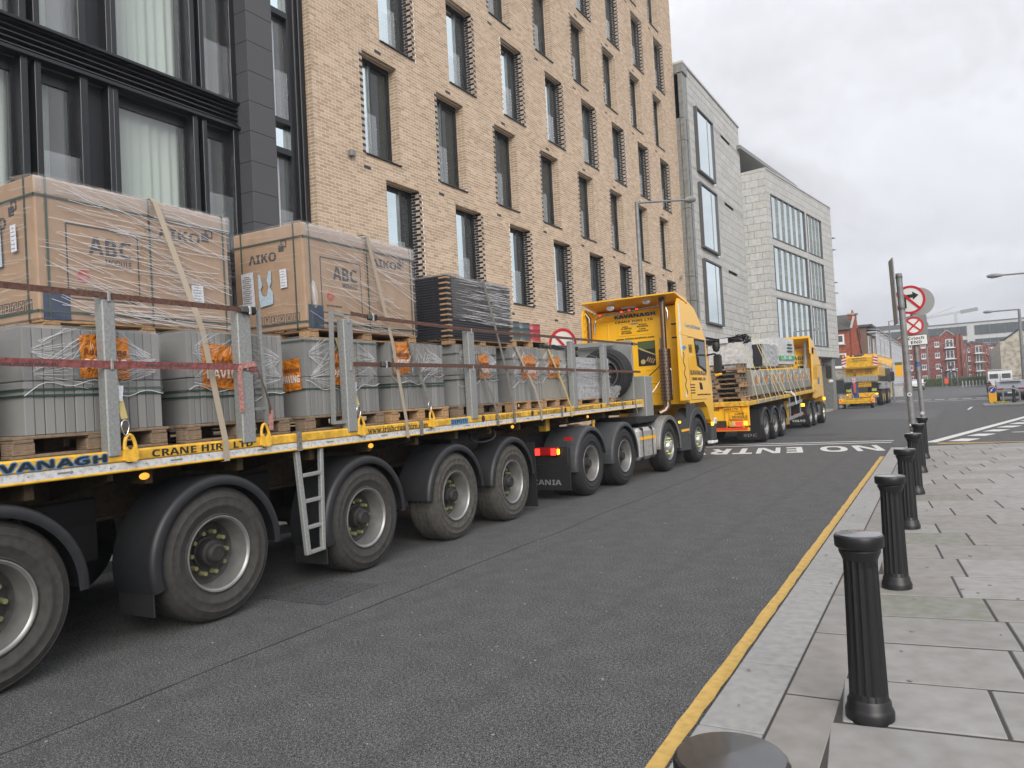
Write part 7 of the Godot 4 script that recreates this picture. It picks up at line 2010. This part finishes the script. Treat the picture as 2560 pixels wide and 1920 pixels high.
	for k in 2: pbox(h, "shop_window", V(-1.1, 1.75 - 0.0 * k, 0.08 + 0.02 * k), V(1.8 - 0.3 * k, 1.6 - 0.3 * k, 0.06), "zinc_dark" if k == 0 else "pane_dark")
	# brown terrace with white steel balconies
	var tr := thing("terrace_building", "brown brick terrace with a row of white steel balconies", "building", T(-8.3, 0, -90.0))
	part(tr, "wall", G.new().box(V(-4.0, 4.15, -25), V(7.9, 8.3, 50)), "brown_brick")
	part(tr, "roof", G.new().box(V(-3.7, 8.42, -25), V(8.6, 0.22, 50.6)), "slate")
	part(tr, "drainpipe", G.new().cyl(V(-0.62, 3.0, 0.08), V(-0.62, 8.0, 0.08), 0.06, 0.06, 8), "red_brick_far")
	for k in 8:
		var z := -2.2 - k * 5.6
		var b := group_node(tr, "balcony", T(0.0, 0, z))
		for q in [[-1.4, 0.9], [1.4, 0.9], [0.0, 0.9]]: pbox(b, "post", V(q[1], 4.4, q[0]), V(0.16, 6.6, 0.16), "balcony_white")
		for y in [7.7, 4.7, 1.9]:
			pbox(b, "deck", V(0.5, y, 0), V(1.0, 0.16, 3.2), "balcony_white")
		for y in [5.75, 2.95]:
			pbox(b, "handrail", V(0.92, y, 0), V(0.06, 0.06, 3.0), "balcony_white")
			for i in 8: pbox(b, "baluster", V(0.92, y - 0.5, -1.4 + i * 0.4), V(0.03, 1.0, 0.03), "balcony_white")
		pbox(b, "awning", V(0.55, 8.0, 0), V(1.2, 0.08, 3.4), "clad_1", 0.0, Basis(V(0, 0, 1), -0.12))
		for y in [6.2, 3.2]:
			var w := group_node(b, "window", T(0.02, y, 0))
			pbox(w, "frame", V(0, 0, 0), V(0.08, 2.3, 2.3), "white_frame"); pbox(w, "pane", V(0.03, 0, 0), V(0.06, 2.0, 2.0), "pane_dark")
	# red brick flats
	flats("red brick flats with gabled roof and white balconies behind the hedge", V(-9.6, 1.0, -150), 10.7, 8.9, 18, [0.28, 0.62], true)
	flats("red brick flats standing beyond the taller gabled flats", V(1.6, 1.0, -172), 3.4, 8.1, 14, [0.7], false)
	flats("red brick flats partly hidden by the white van", V(5.2, 1.0, -190), 2.6, 8.3, 14, [0.6], false)
	# glass office far behind
	var go := thing("glass_office", "long pale glass office building rising behind the red flats", "building", T(-22, 0, -262))
	part(go, "block", G.new().box(V(24, 10, -10), V(52, 19, 18)), "clad_1")
	for f in 4:
		for k in 26:
			if k % 9 == 4: continue
			var w := group_node(go, "window", T(0.9 + k * 1.95, 17.0 - f * 4.2, -0.9))
			pbox(w, "pane", V(0, 0.2, 0), V(1.75, 2.9, 0.1), "pane_dark"); pbox(w, "fin", V(0.95, 0.2, 0.1), V(0.14, 3.2, 0.2), "zinc_dark")
	pbox(go, "roof_edge", V(24, 19.6, -10), V(52.4, 0.3, 18.4), "zinc_dark")
	part(go, "plant_room", G.new().box(V(6, 20.2, -10), V(18, 2.0, 8)), "slate")
	# tower cranes on the horizon
	var tc := thing("tower_crane", "pale tower crane with a long jib on the horizon", "crane", T(1.0, 0, -400))
	part(tc, "mast", G.new().box(V(0, 17, 0), V(1.3, 34, 1.3)), "clad_2")
	part(tc, "jib", G.new().bar(V(-24, 31.6, 0), V(6, 34.8, 0), 0.9, 0.9, V(0, 1, 0)), "clad_2")
	part(tc, "counter_jib", G.new().bar(V(2, 34.2, 0), V(9, 35.0, 0), 1.6, 1.2, V(0, 1, 0)), "zinc")
	part(tc, "tie", G.new().cyl(V(0, 37, 0), V(-12, 33.2, 0), 0.14, 0.14, 6), "clad_2")
	# stone gable on the right
	var gb := thing("stone_gable_building", "weathered cream rendered gable building at the right of the far street", "building", Transform3D(Basis().scaled(V(1.35, 1.35, 1.35)), V(5.06, -0.55, -116)))
	part(gb, "wall", G.new().prism(PackedVector2Array([Vector2(0, 0), Vector2(6, 0), Vector2(6, 4.6), Vector2(1.65, 6.35), Vector2(0.35, 5.4), Vector2(0, 5.35)]), -30, 0), "render_cream")
	part(gb, "roof_slope", G.new().bar(V(0.25, 5.48, -15), V(1.68, 6.5, -15), 30, 0.12, V(0, 0, 1)), "slate")
	part(gb, "roof_slope", G.new().bar(V(1.6, 6.5, -15), V(6.2, 4.7, -15), 30, 0.12, V(0, 0, 1)), "slate")
	pbox(gb, "string_course", V(3.0, 2.0, 0.04), V(6.0, 0.12, 0.1), "render_grey")
	# hedge with its low wall
	var hd := thing("hedge", "clipped green hedge along the far side of the junction", "hedge", T(0, 1.0, -131))
	part(hd, "inner_mass", G.new().box(V(0.5, 0.55, -0.6), V(14.6, 1.1, 1.2)), "hedge_leaf")
	var xs := []; var cs := []
	for i in 9000:
		var u := rng.randf_range(-7.0, 7.9); var v := rng.randf_range(0.0, 1.32); var front := rng.randf() < 0.8
		var p := V(u, v, rng.randf_range(-0.06, 0.12)) if front else V(u, 1.2 + rng.randf_range(-0.1, 0.12), rng.randf_range(-1.2, 0.0))
		xs.append(Transform3D(Basis.from_euler(V(rng.randf() * 6, rng.randf() * 6, rng.randf() * 6)) * rng.randf_range(0.7, 1.5), p))
		cs.append(Color(0.10, 0.15, 0.035) * rng.randf_range(0.6, 1.4))
	var lf := mat("leaf", Color(1, 1, 1), 0.7); lf.vertex_color_use_as_albedo = true
	many(hd, "leaves", G.new().box(V(), V(0.13, 0.012, 0.08)).mesh(), "leaf", xs, cs)
	# small things about the far junction
	var gw := thing("garden_wall", "pale rendered garden wall beyond the mobile crane", "wall", T(-6.9, 0.2, -99))
	pbox(gw, "wall", V(0, 0.7, 0), V(2.6, 1.4, 0.25), "clad_1"); pbox(gw, "coping", V(0, 1.43, 0), V(2.7, 0.08, 0.35), "clad_0")
	for q in [[-1.9, -124, "traffic signal on a grey pole beside the hedge"], [-0.75, -126, "traffic signal with a white backing board before the hedge"], [0.05, -122, "traffic signal nearest the pale street lamp"]]:
		var s := thing("traffic_signal", q[2], "traffic light", T(q[0], 0.95, q[1]), "traffic signals at the far junction")
		part(s, "pole", G.new().cyl(V(0, 0, 0), V(0, 3.2, 0), 0.07, 0.07, 8), "pole_grey"); pbox(s, "head", V(0, 2.6, 0.1), V(0.34, 0.95, 0.24), "chassis_black", 0.03)
		for k in 3: part(s, "lens", G.new().cyl(V(0, 2.9 - 0.3 * k, 0.22), V(0, 2.9 - 0.3 * k, 0.25), 0.1, 0.1, 10), "lens_clear" if k else "lens_red")
	var rs := thing("road_sign", "small orange red sign board before the hedge", "sign", T(-1.35, 0.95, -121))
	pbox(rs, "board", V(0, 0.9, 0), V(0.5, 0.75, 0.06), "lamp_red_dull" if M.has("lamp_red_dull") else mat("lamp_red_dull", lin(0.75, 0.08, 0.03), 0.5), 0.05); pbox(rs, "leg", V(0, 0.25, 0), V(0.08, 0.6, 0.06), "pole_grey")
	for k in 7:
		var bo := thing("bollard", "small pale post in the row before the hedge", "bollard", T(0.6 + k * 0.42, 0.95, -121 - k * 0.4), "pale posts before the hedge")
		part(bo, "post", G.new().lathe([Vector2(0.08, 0.0), Vector2(0.07, 0.7), Vector2(0.05, 0.8), Vector2(0.0001, 0.82)], 10), "clad_1"); part(bo, "foot", G.new().cyl(V(0, 0, 0), V(0, 0.1, 0), 0.12, 0.1, 10), "clad_2")
	# traffic island with its bollards and hoop
	var isl := thing("traffic_island", "low stone traffic island in the mouth of the side street", "traffic island", T(2.55, 0, -55.2))
	part(isl, "kerb", G.new().box(V(0, 0.07, 0), V(2.5, 0.15, 1.8), 0.03), "kerb_stone"); part(isl, "infill", G.new().box(V(0, 0.10, 0), V(2.1, 0.12, 1.4)), "slab_0")
	var kb := thing("keep_left_bollard", "yellow bollard with a blue arrow disc on the traffic island", "bollard", T(1.83, 0.15, -55.0))
	part(kb, "shell", G.new().prism(PackedVector2Array(capsule(0.21, 0.0, 1.12)), -0.1, 0.1), "guard_yellow")
	part(kb, "edge", G.new().prism(PackedVector2Array(capsule(0.235, -0.02, 1.14)), -0.07, 0.05), "chassis_black")
	part(kb, "blue_disc", G.new().cyl(V(0, 0.86, 0.08), V(0, 0.86, 0.115), 0.20, 0.20, 24), "sign_blue")
	part(kb, "arrow", G.new().prism(PackedVector2Array([Vector2(0.10, 0.13), Vector2(-0.03, 0.0), Vector2(0.01, -0.04), Vector2(-0.11, -0.12), Vector2(-0.07, 0.06), Vector2(-0.05, 0.03), Vector2(0.07, 0.15)]), 0.115, 0.122, T(0, 0.86, 0)), "print_white")
	var hoop := thing("hoop_barrier", "grey steel hoop barrier on the traffic island", "barrier", T(2.75, 0.15, -54.8))
	part(hoop, "tube", G.new().tube([V(-0.38, 0, 0), V(-0.38, 0.7, 0), V(-0.30, 0.86, 0), V(-0.15, 0.92, 0), V(0.15, 0.90, 0), V(0.36, 0.80, 0), V(0.46, 0.62, 0), V(0.48, 0, 0)], 0.05, 10), "galvanised")
	part(hoop, "foot_plate", G.new().box(V(0.05, 0.01, 0), V(1.1, 0.02, 0.2)), "galvanised")
	var bk := thing("bollard", "black iron bollard standing behind the steel hoop", "bollard", T(2.95, 0.15, -55.4))
	part(bk, "post", G.new().lathe([Vector2(0.13, 0.0), Vector2(0.12, 0.1), Vector2(0.09, 0.15), Vector2(0.085, 0.85), Vector2(0.11, 0.88), Vector2(0.10, 0.95)], 16), "iron_black"); part(bk, "cap", G.new().lathe([Vector2(0.10, 0.95), Vector2(0.05, 1.02), Vector2(0.03, 1.08), Vector2(0.0001, 1.1)], 16), "iron_black")
	var sb := thing("sandbag", "yellow sandbag slumped on the traffic island", "sandbag", T(2.25, 0.15, -54.7))
	part(sb, "bag", lumpy_box(V(0.75, 0.15, 0.4), 91, 0.05), "sandbag", Transform3D(Basis(), V(0, 0.07, 0)))
	# vehicles at the right
	car("grey hatchback car parked beyond the traffic island", V(3.45, 0, -69.5), "car_grey")
	var wv := thing("van", "white panel van parked in front of the grey hatchback", "van", T(3.55, 0.05, -88.0))
	part(wv, "body", zy([[2.6, 0.35], [2.6, 2.0], [2.5, 2.45], [-1.6, 2.5], [-2.3, 1.5], [-3.0, 1.2], [-3.0, 0.35]], -0.98, 0.98), "car_white")
	pbox(wv, "roof_rack", V(0, 2.58, 0.5), V(1.7, 0.08, 2.6), "clad_2")
	for x in [-0.45, 0.45]: pbox(wv, "rear_door_seam", V(x * 0.02, 1.4, 2.61), V(0.02, 1.6, 0.01), "zinc_dark")
	for x in [-0.5, 0.5]: pbox(wv, "rear_pane", V(x, 1.95, 2.60), V(0.7, 0.45, 0.03), "pane_dark")
	for x in [-0.9, 0.9]: pbox(wv, "tail_lamp", V(x, 1.2, 2.60), V(0.14, 0.6, 0.06), "lens_red")
	for x in [-0.85, 0.85]: part(wv, "wheel", G.new().cyl(V(x - 0.1, 0.33, 1.7), V(x + 0.1, 0.33, 1.7), 0.33, 0.33, 18), "tyre_dark")
	car("white car parked by the far kerb beyond the crane", V(-5.0, 0.75, -120), "car_white")
	# motorbike like dark shape beside the van
	var mb := thing("motorcycle", "dark motorcycle standing beside the white van", "motorcycle", T(2.45, 0.0, -80.5))
	for z in [0.65, -0.65]: part(mb, "wheel", G.new().lathe([Vector2(0.2, -0.05), Vector2(0.3, -0.05), Vector2(0.33, 0.0), Vector2(0.3, 0.05), Vector2(0.2, 0.05)], 20, Transform3D(Basis(V(0, 0, 1), V(1, 0, 0), V(0, 1, 0)), V(0, 0.33, z))), "tyre_dark")
	part(mb, "body", lumpy_box(V(0.4, 0.55, 1.3), 93, 0.08), "chassis_black", Transform3D(Basis(), V(0, 0.75, 0)))
	part(mb, "screen", G.new().box(V(0, 1.25, -0.5), V(0.4, 0.4, 0.05), 0.02, Basis(V(1, 0, 0), 0.5)), "pane_dark")
	part(mb, "top_box", G.new().box(V(0, 1.1, 0.6), V(0.42, 0.34, 0.4), 0.05), "fender_grey")
	# steel bins by the open ground floor
	for k in 3:
		var bn2 := thing("litter_bin", "brushed steel bin standing by the open ground floor", "bin", T(-8.9 + k * 0.55, 0.12, -60.5 - k * 0.4), "steel bins on the far pavement")
		part(bn2, "drum", G.new().cyl(V(0, 0, 0), V(0, 0.95, 0), 0.24, 0.24, 18), "galvanised"); part(bn2, "lid", G.new().cyl(V(0, 0.95, 0), V(0, 1.0, 0), 0.26, 0.22, 18), "zinc")
	# cream building across the street, seen only in the office glass
	var op := thing("opposite_building", "cream rendered building across the street mirrored in the office glass", "building", T(13, 0, -52))
	part(op, "wall", G.new().box(V(5, 3.6, 0), V(10, 7.2, 46)), "render_cream"); part(op, "cornice", G.new().box(V(5, 7.3, 0), V(10.6, 0.3, 46.6)), "clad_3"); part(op, "tower", G.new().box(V(3, 9.2, 4), V(5, 4.0, 6)), "render_cream")
	for k in 10: pbox(op, "window", V(-0.02, 4.6, -20 + k * 4.4), V(0.1, 1.9, 1.3), "pane_dark")

func capsule(r: float, y0: float, y1: float) -> Array:
	var a := []
	for k in 13: a.append(Vector2(r * cos(PI * k / 12.0), y1 - r + r * sin(PI * k / 12.0)))
	for k in 13: a.append(Vector2(-r * cos(PI * k / 12.0), y0 + r - r * sin(PI * k / 12.0)))
	return a

func car(label: String, at: Vector3, m: String) -> void:
	var c := thing("parked_car", label, "car", T(at.x, at.y, at.z), "parked cars")
	var prof := [[2.05, 0.35], [2.10, 0.7], [2.02, 0.98], [1.85, 1.08], [1.35, 1.48], [0.6, 1.58], [-0.5, 1.55], [-1.2, 1.05], [-2.05, 0.9], [-2.15, 0.35]]
	part(c, "body", zy(prof, -0.9, 0.9), m)
	part(c, "rear_pane", G.new().prism(PackedVector2Array([Vector2(-0.74, 1.10), Vector2(0.74, 1.10), Vector2(0.62, 1.42), Vector2(-0.62, 1.42)]), 0.0, 0.03, Transform3D(Basis(V(1, 0, 0), V(0, 0.62, -0.78), V(0, 0.78, 0.62)), V(0, 0.43, 2.52))), "pane_dark")
	part(c, "spoiler", G.new().box(V(0, 1.55, 1.42), V(1.35, 0.05, 0.3), 0.02), m)
	part(c, "bumper", G.new().box(V(0, 0.48, 2.1), V(1.78, 0.30, 0.16), 0.05), "fender")
	pbox(c, "number_plate", V(0, 0.62, 2.19), V(0.5, 0.11, 0.02), "print_white")
	part(c, "badge", G.new().cyl(V(0, 0.93, 2.07), V(0, 0.93, 2.1), 0.05, 0.05, 10), "chrome")
	for sx in [-1.0, 1.0]:
		part(c, "tail_lamp", G.new().box(V(sx * 0.68, 0.92, 2.05), V(0.42, 0.10, 0.10), 0.02), "lens_red")
		for z in [1.3, -1.35]: part(c, "wheel", G.new().cyl(V(sx * 0.72, 0.32, z), V(sx * 0.92, 0.32, z), 0.32, 0.32, 20), "tyre_dark")
		part(c, "mirror", G.new().box(V(sx * 1.0, 1.02, -0.6), V(0.2, 0.13, 0.12), 0.04), m)
		part(c, "side_pane", zy([[1.2, 1.12], [1.05, 1.44], [-0.4, 1.46], [-0.95, 1.1]], sx * 0.9 - 0.005, sx * 0.9 + 0.008), "pane_dark")

func flats(label: String, at: Vector3, wid: float, hgt: float, deep: float, bays: Array, gabled: bool) -> void:
	var b := thing("brick_flats", label, "building", T(at.x, at.y, at.z), "red brick flats")
	part(b, "wall", G.new().box(V(wid / 2, hgt / 2, -deep / 2), V(wid, hgt, deep)), "red_brick_far")
	if gabled:
		for x in [wid * 0.18, wid * 0.79]:
			part(b, "gable", G.new().prism(PackedVector2Array([Vector2(-1.1, 0), Vector2(1.1, 0), Vector2(0, 0.95)]), -deep, 0.05, T(x, hgt, 0)), "red_brick_far")
			for sx in [-1.0, 1.0]: part(b, "gable_coping", G.new().bar(V(x + sx * 1.15, hgt, 0.05), V(x, hgt + 1.0, 0.05), 0.3, 0.1, V(0, 0, 1)), "clad_2")
		part(b, "roof", G.new().box(V(wid / 2, hgt + 0.12, -deep / 2), V(wid + 0.1, 0.24, deep)), "slate")
	else:
		part(b, "roof", G.new().prism(PackedVector2Array([Vector2(-0.1, 0), Vector2(wid + 0.1, 0), Vector2(wid * 0.35, 0.6)]), -deep, 0.1, T(0, hgt, 0)), "slate")
	var n := 4
	for f in n:
		var y := 0.95 + f * (hgt - 1.1) / n + 0.35
		for x in (range(0, 3) if gabled else range(0, 1)):
			var px: float = [wid * 0.24, wid * 0.44, wid * 0.64][x] if gabled else wid * 0.25
			var w := group_node(b, "window", T(px, y + 0.3, 0.02))
			pbox(w, "frame", V(0, 0, 0), V(0.75, 1.0, 0.1), "white_frame"); 
			for s in [-1.0, 1.0]: pbox(w, "pane", V(s * 0.17, 0.08, 0.05), V(0.26, 0.62, 0.04), "pane_dark")
		var bx: float = wid * (0.82 if gabled else bays[0])
		var bl := group_node(b, "balcony", T(bx, y, 0.0))
		pbox(bl, "french_window", V(0, 0.35, 0.04), V(1.2, 1.5, 0.1), "white_frame")
		for s in [-1.0, 1.0]: pbox(bl, "pane", V(s * 0.28, 0.38, 0.1), V(0.4, 1.2, 0.04), "pane_dark")
		pbox(bl, "slab", V(0.05, -0.45, 0.55), V(1.7, 0.14, 1.1), "white_frame")
		pbox(bl, "railing", V(0.05, 0.35, 1.05), V(1.6, 0.05, 0.05), "chassis_black")
		for k in 7: pbox(bl, "baluster", V(-0.7 + k * 0.24, -0.05, 1.05), V(0.03, 0.8, 0.03), "chassis_black")
	for x in [0.1, wid * 0.33, wid * 0.93, wid - 0.05]: pbox(b, "pilaster", V(x, hgt / 2, 0.12), V(0.34, hgt, 0.3), "red_brick")

func _ready() -> void:
	set_up()
	make_materials()
	ground()
	brick_building()
	glazed_building()
	office_blocks()
	trailer_one()
	tractor_one()
	trailer_two()
	tractor_two()
	mobile_crane()
	street_signs()
	far_street()
